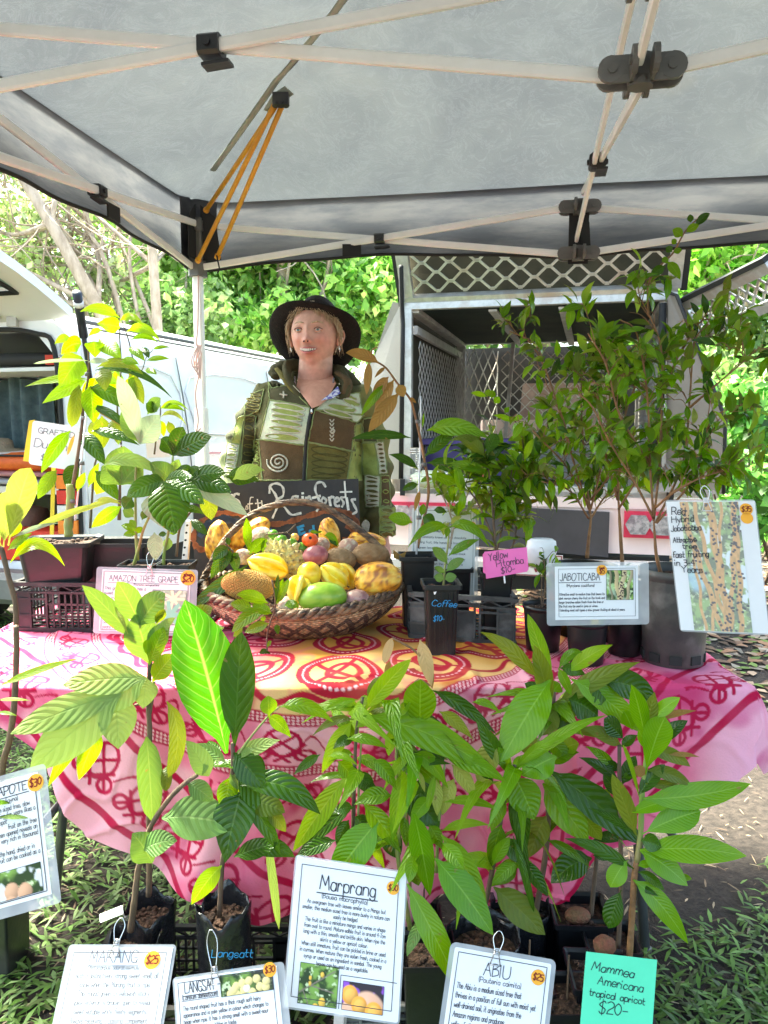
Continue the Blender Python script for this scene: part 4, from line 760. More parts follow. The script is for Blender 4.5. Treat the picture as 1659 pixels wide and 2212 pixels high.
class Card:
    """flat sheet with its own frame: O = top-left corner, ex to the right, ey up"""
    def __init__(s,TL,TR,BL,name,label,cat='sign',group=None,loc=None):
        s.O=V(TL);s.ex=(V(TR)-s.O);s.W=s.ex.length;s.ex.normalize();d=(V(BL)-s.O);d=d-s.ex*d.dot(s.ex)*1.0;s.H=d.length;s.ey=-d.normalized();s.n=s.ex.cross(s.ey).normalized()
        if s.n.y>0:s.n=-s.n
        s.t=thing(name,label,cat,loc or(s.O+s.ex*s.W/2-s.ey*s.H),group)
    def pt(s,x,y,o=0.0):      # x,y fractions from the top-left
        return s.O+s.ex*(x*s.W)-s.ey*(y*s.H)+s.n*o
    def rect(s,name,mat,x0,y0,x1,y1,o=.0012,th=.0008,parent=None,rc=0.0,film=False):
        mb=MB();k=4;q=[]
        if rc>0:
            ax,ay=rc/s.W,rc/s.H
            for cx,cy,a0 in[(x0+ax,y0+ay,180),(x1-ax,y0+ay,90),(x1-ax,y1-ay,0),(x0+ax,y1-ay,-90)]:
                for i in range(k+1):
                    a=math.radians(a0-90*i/k);q.append(s.pt(cx+math.cos(a)*ax,cy-math.sin(a)*ay,o))
        else:q=[s.pt(x0,y0,o),s.pt(x1,y0,o),s.pt(x1,y1,o),s.pt(x0,y1,o)]
        if film:mb.add(q,[tuple(range(len(q)))])
        else:mb.prism(q,-s.n,th)
        return mb.build(name,M[mat]if isinstance(mat,str)else mat,parent or s.t)
    def line(s,mb,x0,y0,x1,y1,w,o=.0018):
        a,b=s.pt(x0,y0,o),s.pt(x1,y1,o);d=(b-a).normalized();p=d.cross(s.n)*w/2;mb.add([a+p,a-p,b-p,b+p],[(0,1,2,3)])
    def frame(s,x0,y0,x1,y1,w=.0011,mat='ink',parent=None,name='border'):
        mb=MB()
        for a in[(x0,y0,x1,y0),(x1,y0,x1,y1),(x1,y1,x0,y1),(x0,y1,x0,y0)]:s.line(mb,*a,w)
        mb.build(name,M[mat],parent or s.t)
    def text(s,lines,mat='ink',name='lettering',jit=0.0,parent=None,o=.0019):
        """lines: (text, x, y, cap height m, stroke m, align, underline, wx, slant)"""
        mb=MB();R=random.Random(len(str(lines)))
        for ln in lines:
            tx,x,y,h,w=ln[:5];al=ln[5]if len(ln)>5 else 'l';ul=ln[6]if len(ln)>6 else 0;wx=ln[7]if len(ln)>7 else 1.0;sl_=ln[8]if len(ln)>8 else 0;rot=ln[9]if len(ln)>9 else 0
            wx=wx if wx>0 else-wx*s.W/text_strokes(tx,h,1.0)[1];st,L=text_strokes(tx,h,wx,slant=sl_,jit=jit,rnd=R);dx={'l':0,'c':-L/2,'r':-L}[al];cr,sr=math.cos(rot),math.sin(rot)
            def tp(a,b):a+=dx;return s.O+s.ex*(x*s.W+a*cr-b*sr)-s.ey*(y*s.H)+s.ey*(a*sr+b*cr)+s.n*o
            if ul:st=st+[[(-.2*h,-.28*h),(L+.2*h,-.28*h)]]
            for p in st:
                for a,b in zip(p[:-1],p[1:]):
                    A,B_=tp(*a),tp(*b);d=(B_-A)
                    if d.length<1e-6:continue
                    d.normalize();q=d.cross(s.n)*w/2;e=d*w*.35;mb.add([A-e+q,A-e-q,B_+e-q,B_+e+q],[(0,1,2,3)])
        return mb.build(name,M[mat],parent or s.t)
    def para(s,lines,x,y0,dy,h,w,al,fit,mat='ink'):
        k=fit*s.W/max(text_strokes(l,h,1.0)[1]for l in lines);s.text([(l,x,y0+i*dy,h,w,al,0,k,.05)for i,l in enumerate(lines)],mat)
    def dot(s,x,y,r,txt,mat='sticker',o=.0026,th=.004,two=None):
        mb=MB();c=s.pt(x,y,o);mb.prism([c+(s.ex*math.cos(a)+s.ey*math.sin(a))*r for a in[i*math.pi/12 for i in range(24)]],-s.n,.0006);st=mb.build('price_sticker',M[mat],s.t)
        ls=[(txt,x,y+(.35*r/s.H if not two else .55*r/s.H),r*.85,r*.13,'c',0,.8,.1)]
        if two:ls.append((two,x,y-.25*r/s.H,r*.38,r*.09,'c',0,.8))
        s.text(ls,'ink_red','price',.05,st,o+.0008)
    def picture(s,x0,y0,x1,y1,fn,n=70,frame=True,name='photo'):
        m=max(8,int(n*(y1-y0)*s.H/((x1-x0)*s.W)));gx_,gy_=np.meshgrid(np.linspace(0,1,n),np.linspace(0,1,m));c=fn(gx_,gy_,(y1-y0)*s.H/((x1-x0)*s.W)).reshape(-1,3)
        base=np.array(s.pt(x0,y0,.0016));vs=base+gx_.reshape(-1,1)*np.array(s.ex)*(x1-x0)*s.W-gy_.reshape(-1,1)*np.array(s.ey)*(y1-y0)*s.H
        I=np.arange(n*m).reshape(m,n);f=np.stack([I[:-1,:-1].ravel(),I[1:,:-1].ravel(),I[1:,1:].ravel(),I[:-1,1:].ravel()],1)
        o=mobj(name,vs,f,M['photo'],s.t,False,col=c)
        if frame:s.frame(x0,y0,x1,y1,.0009)
        return o
    def clip(s,x,y=0,L=.05,mat='steel'):
        mb=MB();c=s.pt(x,y,.004)
        for k in(-1,1):
            mb.tube([c+s.ex*.010*k-s.ey*.016,c+s.ex*.004*k+s.ey*.006,c+s.ex*.003*k+s.ey*.014],.0011,5)
            mb.tube(catmull([c+s.ex*.003*k+s.ey*.006+s.n*.003,c+s.ex*.010*k+s.ey*(L*.7),c+s.ex*.004*k+s.ey*L,c+s.ey*(L+.002)],4),.0011,5)
        mb.tube([c+s.ex*.010-s.ey*.016,c-s.ex*.010-s.ey*.016],.0011,5)
        for i in range(4):mb.tube([c+s.ex*.006+s.ey*(.004+.003*i),c-s.ex*.006+s.ey*(.004+.003*i)],.0018,5)
        mb.build('wire_clip',M[mat],s.t,True)
def rgb(*c):return np.array(c)
def mixc(a,b,t):return a*(1-t[...,None])+b*t[...,None]
def blob(c,x,y,cx,cy,r,asp,colr,sh=.5):
    d=np.sqrt((x-cx)**2+((y-cy)*asp)**2)/r;m=sst(1.06,.94,d);lit=1-.45*np.clip(((x-cx)+(y-cy)*asp)/r*.6+d*d*.35,-0.3,1);return mixc(c,rgb(*colr)*lit[...,None],m)
def leafy(x,y,a,s=9,seed=0,br=1):
    n1=fbm(x*s+seed,y*a*s+seed*2,4);n2=fbm(x*s*2+40+seed,y*a*s*2+seed,3)
    c=mixc(rgb(.02,.05,.01)*br,rgb(.22,.38,.07)*br,sst(.35,.65,n1));return mixc(c,rgb(.6,.72,.4),sst(.62,.72,n2))
# ---------------------------------------------------------------- table and cloth
TX0,TX1,TY0,TY1,TZ=-1.15,.86,1.78,2.56,.735
tb=thing('trestle_table','folding trestle table with round grey metal legs hidden under the pink cloth','table',((TX0+TX1)/2,(TY0+TY1)/2,0))
mb=MB();mb.box(((TX0+TX1)/2,(TY0+TY1)/2,TZ-.02),(TX1-TX0-.01,TY1-TY0-.01,.03));mb.build('table_top',pm('table_plastic',(.5,.49,.46),.6),tb)
M['leg_grey']=pm('grey_tube_paint',(.085,.085,.09),.3,col2=(.11,.11,.115),metal=.3)
for(uf,vf,ht_)in[((118,1945),(.0),0),((1394,2058),0,0)]:
    f=G(*uf);t_=V((f.x+(.055 if f.x<0 else-.035),f.y+(.12),TZ-.03));mb=MB();mb.tube([f,t_],.0135 if f.x<0 else .0125,14);mb.tube([f,f+V((0,0,.015))],.016,12);mb.build('leg',M['leg_grey'],tb,True)
for x,y in[(-.95,2.45),(.78,2.45)]:
    mb=MB();mb.tube([V((x,y,0)),V((x,y,TZ-.03))],.0135,12);mb.build('leg',M['leg_grey'],tb,True)
mb=MB();mb.tube([V((-.95,2.40,.25)),V((-.95,1.95,.25))],.011,8);mb.tube([V((.78,2.40,.25)),V((.78,1.95,.25))],.011,8);mb.build('cross_brace',M['leg_grey'],tb,True)

def knot(px,py,w):
    """celtic-like interlace motif, px,py in about -1..1; returns stroke mask"""
    def ring(cx,cy,rx,ry,rot=0):
        c,s=math.cos(rot),math.sin(rot);a=(px-cx)*c+(py-cy)*s;b=-(px-cx)*s+(py-cy)*c
        return np.abs(np.sqrt((a/rx)**2+(b/ry)**2)-1)*min(rx,ry)
    def seg(x0,y0,x1,y1):
        dx,dy=x1-x0,y1-y0;t=np.clip(((px-x0)*dx+(py-y0)*dy)/(dx*dx+dy*dy),0,1);return np.hypot(px-x0-t*dx,py-y0-t*dy)
    d=ring(0,.12,.52,.62);d=np.minimum(d,ring(.62,-.45,.26,.24));d=np.minimum(d,ring(-.62,-.45,.26,.24))
    d=np.minimum(d,seg(-.75,-.62,.42,.55));d=np.minimum(d,seg(.75,-.62,-.42,.55));d=np.minimum(d,seg(-.2,-.75,.62,.05));d=np.minimum(d,seg(.2,-.75,-.62,.05))
    return sst(w*1.25,w*.8,d)
def cloth_col(x,t):
    wx=x+.012*(fbm(x*4+3,t*4+1,2)-.5)*2;wt=t+.012*(fbm(x*4+30,t*4+11,2)-.5)*2
    cx,ct=-.15,-.63;dx,dt=wx-cx,wt-ct;r=np.hypot(dx,dt);th=np.arctan2(dx,dt)
    n1=fbm(x*3.2+11,t*3.2+5,4);n2=fbm(x*6+70,t*6+20,4);n3=fbm(x*2.1+31,t*2.1+45,3)
    pink=mixc(rgb(.86,.19,.33),rgb(.92,.43,.54),sst(.45,.62,n1));pink=mixc(pink,rgb(.62,.03,.16),sst(.56,.70,n2)*.8);pink=mixc(pink,rgb(.90,.45,.70),sst(.55,.7,n3)*.4)
    yel=mixc(rgb(.82,.38,.07),rgb(.86,.55,.22),sst(.4,.65,n1));yel=mixc(yel,rgb(.62,.17,.02),sst(.60,.70,n2)*.8);yel=mixc(yel,rgb(.95,.45,.10),sst(.56,.66,n3)*.6)
    side=sst(.55,.30,np.abs(wx-.12)+.25*(n3-.5));ymask=sst(.745,.70,r)*np.clip(side+.0,0,1)
    c=mixc(pink,yel,ymask);crim=rgb(.48,.006,.06)
    c2=mixc(crim,rgb(.50,.02,.02),ymask*.5)
    # tie-dye creases radiating
    cr=sst(.035,.0,np.abs(fbm(x*5+2,t*5+9,3)-.5))*sst(.5,.62,fbm(x*2+8,t*2,2));c=mixc(c,rgb(.82,.10,.25),cr*.35)
    m=np.zeros_like(x)
    def band(d,c_,w,dots=None,al=None):
        nonlocal m,c
        b=sst(w+.0022,w-.0012,np.abs(d-c_))
        if dots is None:m=np.maximum(m,b);return
        m=np.maximum(m,b);
        for row in(-.0075,.0,.0075):
            q=np.hypot(((al/.0105)%1)-.5,(d-c_-row)/.0078*.75/.75*1.0*.95)*.0105;dm=sst(.0042,.0028,q);dotm.append(dm*(np.abs(d-c_)<w))
    dotm=[]
    arc=th*r
    band(r,.725,.014,1,arc);band(r,.850,.014,1,arc)
    thin=np.minimum(np.abs(r-.701),np.minimum(np.abs(r-.749),np.minimum(np.abs(r-.826),np.abs(r-.874))));edge=sst(.003,.0015,thin)*.0
    # ring knots between the two dotted circles
    per=.172;k=((th*.79/per)%1-.5)*per;km=knot(k/.080,-(r-.787)/.052,.058);m=np.maximum(m,km*(np.abs(r-.787)<.05))
    # swirls joining the ring knots
    sw=np.abs((r-.787)-.024*np.sin(th*.79/per*2*np.pi*2));m=np.maximum(m,sst(.0045,.003,sw)*(np.abs(np.abs(k)-per/2)<.045))
    # medallion petals
    for rad,cnt,a_,b_,w_ in[(.535,15,.098,.135,.0155),(.28,8,.09,.115,.014)]:
        pk=((th/(2*np.pi)*cnt+.32)%1-.5)*2*np.pi/cnt*rad;pr=r-rad;e=np.sqrt((pk/a_)**2+(pr/b_)**2)
        d=(e-1)*min(a_,b_);al=np.arctan2(pk,pr)*a_;inb=e<1.12
        mm=m.copy();m=np.where(inb,0,m);m=np.maximum(m,sst(.0045,.003,np.abs(d-.0))*inb);m=np.maximum(m,sst(.0045,.003,np.abs(d+.024))*inb)
        fill=(np.abs(d+.012)<.010)*inb;q=np.hypot(((al/.0095)%1)-.5,((d+.012)/.0075))*.0095;m=np.maximum(m,fill*1.0);dotm.append(sst(.0040,.0026,q)*fill)
        inner=e<.72;kx,ky=pk/(a_*.62),pr/(b_*.62)
        def ring(px,py,cx_,cy_,rx,ry):return np.abs(np.sqrt(((px-cx_)/rx)**2+((py-cy_)/ry)**2)-1)*min(rx,ry)
        dd=np.minimum(ring(kx,ky,.15,.1,.62,.72),np.minimum(np.abs(kx*.8+ky*.6)+0*(kx),np.abs(kx*.7-ky*.75+.2)));m=np.where(inner,sst(.15,.10,dd),m)
    m=np.where((r>.655)&(r<.70),np.maximum(m,sst(.010,.007,np.abs(r-.675-.012*np.sin(th*30)))),m)
    # straight borders parallel to the hems
    dL=((wx+.96)-wt)/math.sqrt(2);dR=(.91-(wx+wt))/math.sqrt(2);aL=((wx+.96)+wt)/math.sqrt(2);aR=((.91-wx)+wt)/math.sqrt(2)
    for d,al in((dL,aL),(dR,aR)):
        inb=(d<.185)*(d>-.04)*(r>.88);m=np.where(inb*(d<.175),0,m)
        m=np.maximum(m,sst(.0100,.0075,np.abs(d-.003))*(r>.87));m=np.maximum(m,sst(.0095,.0070,np.abs(d-.163))*(r>.87))
        per2=.135;k=((al/per2)%1-.5)*per2;km=knot(k/.066,(d-.083)/.066,.062);m=np.maximum(m,km*inb*(np.abs(d-.083)<.068))
        sw=np.abs((d-.083)-.034*np.sin(al/per2*2*np.pi+.6));m=np.maximum(m,sst(.0050,.0035,sw)*inb*(np.abs(k)>per2*.36))
    gxk=(((wx+.12)/.165)%1-.5)*.165;gtk=(((wt-.02)/.150)%1-.5)*.150;ins=(r>.885)*(dL>.185)*(dR>.185);m=np.maximum(m,knot(gxk/.072,-gtk/.066,.060)*ins)
    far=r>1.3;m=np.clip(m,0,1)
    fr=.62+.38*sst(.25,.6,fbm(x*14,t*14,3));c=mixc(c,c2,m*.75+m*.25*fr)
    # pale resist outline dots
    if dotm:
        dm=np.clip(sum(dotm),0,1);c=mixc(c,rgb(.95,.60,.66),dm*.9)
    return np.clip(c,0,1)
HEMX=[-1.6,-1.20,-.95,-.83,-.69,-.56,-.44,-.33,-.245,-.15,-.05,.15,.40,.49,.62,.76,.855,1.0,1.2]
HEMT=[.10,.07,.08,.163,.347,.44,.50,.555,.585,.60,.585,.53,.49,.43,.36,.28,.214,.12,.05]
nx_,nt_=860,460
xs=np.linspace(TX0-.20,TX1+.20,nx_);tt=np.linspace(0,1,nt_)
XX=np.repeat(xs[None,:],nt_,0);hem=np.interp(xs,HEMX,HEMT)[None,:]
hem=hem+.010*np.sin(xs*34)[None,:]*(hem>.2)+.008*(vn(xs*9,xs*0+3)[None,:]-.5)
TT=-(TY1-TY0)-.08+(hem+(TY1-TY0)+.08)*tt[:,None]
ox=np.maximum(XX-TX1,0)+np.maximum(TX0-XX,0);ot=np.maximum(TT,0);ob=np.maximum(-(TY1-TY0)-TT,0)
dr=np.sqrt(ox**2+ot**2);dr=np.maximum(dr,ob);edge_r=.018
Zc=TZ+.004-np.where(dr>edge_r,dr-edge_r*.45,dr*dr/(2*edge_r)*.9)
outf=.04+.5*np.clip(ot-.05,0,1)*0
foldx=XX+.20*TT;am_=np.clip(ot/.45,0,1)
fold=(.030*np.sin(foldx*15.5+.8*np.sin(XX*4+1))+.016*np.sin(foldx*33+2+XX*3)+.04*(fbm(XX*3.3+4,TT*2.2,3)-.5))*am_**.8
fold=fold+.05*np.exp(-((XX+.10-.25*TT)/.10)**2)*am_+.03*np.exp(-((XX-.93+.1*TT)/.05)**2)*am_
Yc=TY0-np.minimum(TT,0)*1.0-np.where(ot>0,np.minimum(ot,edge_r),0)-.055*am_-fold*1.0+np.maximum(ob*0,0)
Yc=np.where(ob>0,TY1+.01,Yc)
Xc=np.clip(XX,TX0,TX1)+np.sign(XX-(TX0+TX1)/2)*np.where(ox>0,np.minimum(ox,edge_r)+.16*ox+.035*np.sin(TT*22+1)*np.clip(ox/.12,0,1),0)
Xc=Xc+.012*np.sin(TT*18+XX*9)*am_
Zc=Zc+(.0025*np.sin(XX*40+TT*12)+.007*(fbm(XX*6+2,TT*6+3,3)-.5)+.006*sst(.03,0,np.abs(fbm(XX*3.5+5,TT*3.5,2)-.5)))*(dr<=0)
Yc=Yc-.010*sst(.035,0,np.abs(fbm(XX*5+5,TT*5+7,3)-.5))*am_-.006*(fbm(XX*12,TT*12+4,3)-.5)*am_*2
Cc=cloth_col(XX,TT)
I=np.arange(nx_*nt_).reshape(nt_,nx_);fa=np.stack([I[:-1,:-1].ravel(),I[1:,:-1].ravel(),I[1:,1:].ravel(),I[:-1,1:].ravel()],1)
M['cloth']=am('printed_cotton',.8,trans=.18,bump=.25,bscale=240,var=.05,spec=.2)
cl_=mobj('tablecloth',np.stack([Xc.ravel(),Yc.ravel(),Zc.ravel()],1),fa,M['cloth'],None,True,col=Cc.reshape(-1,3))
setp(cl_,'pink and orange tie-dyed cloth with crimson knotwork print draped over the table','tablecloth')
del Cc,Xc,Yc,Zc,XX,TT

# ---------------------------------------------------------------- crates
def crate(name,label,FL,FR,BLk,z0,h,mat,loc=None,cat='crate',solid=(.42,.80)):
    """FL/FR: front lower corners, BLk: back-left lower corner (xy), slotted walls"""
    FL=V((FL[0],FL[1],z0));FR=V((FR[0],FR[1],z0));BL=V((BLk[0],BLk[1],z0));BR=BL+(FR-FL)
    t=thing(name,label,cat,(FL+FR+BL+BR)/4);m=M[mat]
    def wall(a,b,nm,pat):
        L=(b-a).length;e=(b-a).normalized();n_in=V((0,0,1)).cross(e);up=V((0,0,1));mb=MB()
        def bx(x0,x1,z0_,z1_,th=.006,dep=0):
            q=[a+e*x0+up*z0_+n_in*dep,a+e*x1+up*z0_+n_in*dep,a+e*x1+up*z1_+n_in*dep,a+e*x0+up*z1_+n_in*dep];mb.prism(q,n_in,th)
        bx(-.004,L+.004,h-.012,h,.014,-.006);bx(0,L,h-.034,h-.028,.010,-.003);bx(0,L,0,.012,.012,-.004);bx(.0,.05,0.012,h-.034,.004,.001);bx(L-.05,L,.012,h-.034,.004,.001)
        n_=int(L/.035)
        for i in range(n_):     # zigzag under the rim
            x=L*i/n_;q0=a+e*x+up*(h-.028 if i%2 else h-.012);q1=a+e*(x+L/n_)+up*(h-.012 if i%2 else h-.028);mb.beam(q0+n_in*.002,q1+n_in*.002,.004,.004)
        for x in(.05,.10,L-.05,L-.10):bx(x-.003,x+.003,.012,h-.034,.010,-.004)
        if pat:
            s0,s1=pat;bx(L*s0,L*s1,.012,h*.62,.004,.002);bx(L*s0-.003,L*s0+.003,.012,h-.034,.010,-.004);bx(L*s1-.003,L*s1+.003,.012,h-.034,.010,-.004);bx(L*s0,L*s1,h*.62,h*.62+.006,.01,-.004)
            spans=[(.10,L*s0),(L*s1,L-.10)]
        else:spans=[(.10,L-.10)]
        for s0,s1 in spans:
            k=max(1,int((s1-s0)/.018))
            for i in range(1,k):bx(s0+(s1-s0)*i/k-.0028,s0+(s1-s0)*i/k+.0028,.012,h-.034,.005,0)
            for z in(.3,.55,.78):bx(s0,s1,h*z-.003,h*z+.003,.005,0)
        for z in(.33,.66):bx(.0,.10,h*z-.003,h*z+.003,.008,-.003);bx(L-.10,L,h*z-.003,h*z+.003,.008,-.003)
        mb.build(nm,m,t)
    wall(FL,FR,'front_wall',solid);wall(FR,BR,'side_wall',None);wall(BR,BL,'back_wall',None);wall(BL,FL,'side_wall',None)
    mb=MB();e=(FR-FL).normalized();f=(BL-FL).normalized();L=(FR-FL).length;D=(BL-FL).length;k=14
    for i in range(k+1):mb.beam(FL+e*L*i/k+V((0,0,.006)),BL+e*L*i/k+V((0,0,.006)),.010,.004)
    for i in range(9):mb.beam(FL+f*D*i/8+V((0,0,.010)),FR+f*D*i/8+V((0,0,.010)),.010,.004)
    mb.build('base_grid',m,t)
    return t
gl=G(34,1366,TZ);gr_=G(425,1372,TZ)
crate('crate','black slotted plastic crate at the left end of the table under a square pot',gl,gr_,(gl.x+.03,gl.y+.30),TZ+.004,.150,'crate')
gl=G(885,1380,TZ);gr_=G(1113,1398,TZ)
crate('crate','dusty grey slotted crate on the table between fruit basket and pots',gl,gr_,(gl.x+.0,gl.y+.30),TZ+.004,.135,'crate_grey',solid=(.30,.62))

crate('crate','low slotted crate on the grass holding the left-hand grow bags',(-.66,1.49),(-.22,1.49),(-.66,1.76),.004,.13,'crate')
crate('crate','low grey slotted crate on the grass holding the pots behind the tall middle card',(-.10,1.50),(.26,1.50),(-.10,1.76),.004,.13,'crate_grey')
crate('crate','low black slotted crate on the grass at the right behind the mint card',(.30,1.44),(.555,1.43),(.32,1.74),.004,.12,'crate')
# ---------------------------------------------------------------- pots
def rq(a,sx,sy,rr,n=5):
    """rounded square ring offsets"""
    out=[]
    for cx,cy,a0 in[(sx-rr,sy-rr,0),(-sx+rr,sy-rr,90),(-sx+rr,-sy+rr,180),(sx-rr,-sy+rr,270)]:
        for i in range(n):
            t=math.radians(a0+90*i/(n-1));out.append((cx+rr*math.cos(t),cy+rr*math.sin(t)))
    c,s=math.cos(a),math.sin(a);return[(x*c-y*s,x*s+y*c)for x,y in out]
def soil_mesh(base,ring,z,t,chips=26,mat='soil'):
    n=len(ring);vs=[V((base.x,base.y,z+.004))];
    for k in(.5,1.0):
        for x,y in ring:vs.append(V((base.x+x*k,base.y+y*k,z+random.uniform(-.004,.004))))
    fs=[(0,1+i,1+(i+1)%n)for i in range(n)]+[(1+i,1+n+i,1+n+(i+1)%n,1+(i+1)%n)for i in range(n)]
    mobj('soil',vs,fs,M[mat],t,True)
    mb=MB();sv,sf=sphere_pts(6,4)
    for i in range(chips):
        k=random.uniform(0,.85)**.5*.9;j=random.randrange(n);x,y=ring[j];s=random.uniform(.003,.008);c=V((base.x+x*k,base.y+y*k,z+.004))
        mb.add([c+V((p.x*s*random.uniform(.7,1.3),p.y*s,p.z*s*.6))for p in sv],sf)
    o=mb.build('bark_chips',M['chip'],t);o['kind']='stuff'
def square_pot(t,base,w,h,taper=.82,ang=0.0,mat='pot',soil=.9,rr=.012,lip=.008,d=None,chips=26):
    d=d or w;V3=lambda s,z,g=0:[V((base.x+x,base.y+y,base.z+z))for x,y in rq(ang,w/2*s+g,d/2*s+g,rr)]
    L=[V3(taper,0),V3(taper+(1-taper)*.9,h*.9),V3(1,h-.012),V3(1,h-.012,lip),V3(1,h,lip),V3(1,h,lip-.003),V3(.985,h-.006,0),V3(taper*.97,.01,-.002)]
    n=len(L[0]);vs=[p for r in L for p in r];fs=[(i*n+k,i*n+(k+1)%n,(i+1)*n+(k+1)%n,(i+1)*n+k)for i in range(len(L)-1)for k in range(n)]+[tuple(range(n-1,-1,-1))]
    o=mobj('pot',vs,fs,M[mat],t,False)
    if soil:
        s_=taper+(1-taper)*soil;soil_mesh(base,rq(ang,w/2*s_-.003,d/2*s_-.003,rr),base.z+h*soil,t,chips)
    return o
def round_pot(t,base,r,h,taper=.8,mat='pot',soil=.88,holes=False,chips=26,n=36):
    mb=MB();mb.lathe([(0.001,0),(r*taper,0),(r*(taper+(1-taper)*.6),h*.6),(r*.975,h*.88),(r*.975,h*.9),(r*1.02,h*.905),(r*1.035,h),(r*1.01,h),(r*.96,h*.93),(r*taper*.97,.012)],base,n)
    o=mb.build('pot',M[mat],t,True)
    if soil:soil_mesh(base,[((r*(taper+(1-taper)*soil)-.006)*math.cos(2*math.pi*k/20),(r*(taper+(1-taper)*soil)-.006)*math.sin(2*math.pi*k/20))for k in range(20)],base.z+h*soil,t,chips)
    if holes:
        for k in range(9):
            a=k*2*math.pi/9+.25;c=V((base.x+math.cos(a)*r*(taper+.01),base.y+math.sin(a)*r*(taper+.01),base.z+.020));R=Matrix.Rotation(a,3,'Z');m2=MB();m2.box(c,(.006,.030,.022),R);m2.build('drain_hole',M['rubber'],t)
    return o
def grow_bag(t,base,r,h,soil=.8,seed=0,chips=60,folds=5,tilt=0):
    R=random.Random(seed);n=40;L=[]
    for q,rr in[(0,.80),(.04,.95),(.3,1.0),(.6,1.0),(.82,.99),(.93,1.02),(1.0,1.05),(.995,1.03),(.93,.985),(soil,.95),(soil-.1,.9)]:
        ring=[]
        for k in range(n):
            a=2*math.pi*k/n;f=1+(.035*math.sin(a*folds+seed)+.03*math.sin(a*3+seed*2+q*3)+.02*R.uniform(-1,1))*(1 if q>.05 else .5);top=0
            if q>.9:top=h*(.05*math.sin(a*3+seed)+.03*math.sin(a*7+seed)+.015*R.uniform(-1,1))+tilt*math.sin(a)
            ring.append(V((base.x+math.cos(a)*r*rr*f,base.y+math.sin(a)*r*rr*f,base.z+h*q+top)))
        L.append(ring)
    vs=[p for q in L for p in q];fs=[(i*n+k,i*n+(k+1)%n,(i+1)*n+(k+1)%n,(i+1)*n+k)for i in range(len(L)-1)for k in range(n)]+[tuple(range(n-1,-1,-1))]
    mobj('grow_bag',vs,fs,M['bag'],t,True)
    soil_mesh(base,[(r*.95*math.cos(2*math.pi*k/20),r*.95*math.sin(2*math.pi*k/20))for k in range(20)],base.z+h*soil,t,chips)
# ================================================================ leaves
SH={'ovate':(.50,1.0),'lance':(.75,1.2),'obov':(1.15,.72),'ellip':(.68,.88),'heart':(.30,.9),'strap':(.5,.5)}
def wprof(t,sh):
    a,b=SH[sh];pk=a/(a+b);mx=pk**a*(1-pk)**b;t=min(max(t,0),1)
    pet=.07
    if t<pet:return .05
    q=(t-pet)/(1-pet);return max(.02,q**a*(1-q)**b/mx)
def leaf_geo(P0,Pm,P1,w,N0,sh='lance',fold=.16,wave=.04,rows=11,seed=0,curl=0.0):
    P0,Pm,P1,N0=V(P0),V(Pm),V(P1),V(N0);C=Pm*2-(P0+P1)*.5;vs=[];uv=[];R=random.Random(seed);ph=R.uniform(0,6);k=R.uniform(14,26);tw=R.uniform(-.35,.35)
    for i in range(rows+1):
        t=i/rows;p=P0*(1-t)**2+C*2*t*(1-t)+P1*t*t;T=((C-P0)*(1-t)+(P1-C)*t).normalized();s=T.cross(N0)
        if s.length<1e-3:s=T.cross(V((0.3,0,1)))
        s.normalize();n=s.cross(T).normalized();q=Matrix.Rotation(tw*(t-.4),3,T);s=q@s;n=q@n;ww=wprof(t,sh)*w/2
        for c in(-1,-.5,0,.5,1):
            h=fold*abs(c)*ww*(1-curl*t)-.10*ww*(c*c)+wave*w*.5*math.sin(t*k+ph+(1.7 if c>0 else 0))*c*c*min(1,ww/w*3)
            vs.append(p+s*c*ww+n*h);uv.append((t,.5+c*.5))
    fs=[(i*5+j,i*5+j+1,i*5+j+6,i*5+j+5)for i in range(rows)for j in range(4)]
    # make the upper side the front face
    a,b,c=vs[fs[20][0]],vs[fs[20][1]],vs[fs[20][2]]
    if(b-a).cross(c-b).dot(N0)<0:fs=[f[::-1]for f in fs]
    return vs,fs,uv
Z5=lambda x,y:(x/2.749,1261.8+y/2.749)
Z6=lambda x,y:(493.7+x/2.749,1316.7+y/2.749)
Z7=lambda x,y:(1042.4+x/2.690,1316.7+y/2.690)
Z1=lambda x,y:(x/3.36,603.5+y/3.36)
Z2=lambda x,y:(x/3.36,932.7+y/3.36)
ZG=lambda x,y:(192+x/3.78,1810.4+y/3.78)
Z4=lambda x,y:(438.9+x/3.78,603.5+y/3.78)
ZU=lambda x,y:(822.9+x/3.78,548.6+y/3.78)
ZR=lambda x,y:(822.9+x/3.78,932.6+y/3.78)
ZT=lambda x,y:(829.5+x/2,y/2)
ZJ=lambda x,y:(1206.9+x/3.67,548.6+y/3.67)
ZK=lambda x,y:(1206.9+x/3.67,987.5+y/3.67)
Z8=lambda x,y:(877.8+x/4.032,1810.4+y/4.032)
Z9=lambda x,y:(1234.4+x/3.907,1810.4+y/3.907)
ZF={ZT:2.0,Z5:2.749,Z6:2.749,Z7:2.690,Z1:3.36,Z2:3.36,ZG:3.78,Z4:3.78,ZU:3.78,ZR:3.78,ZJ:3.67,ZK:3.67,Z8:4.032,Z9:3.907}
_ls=[0]
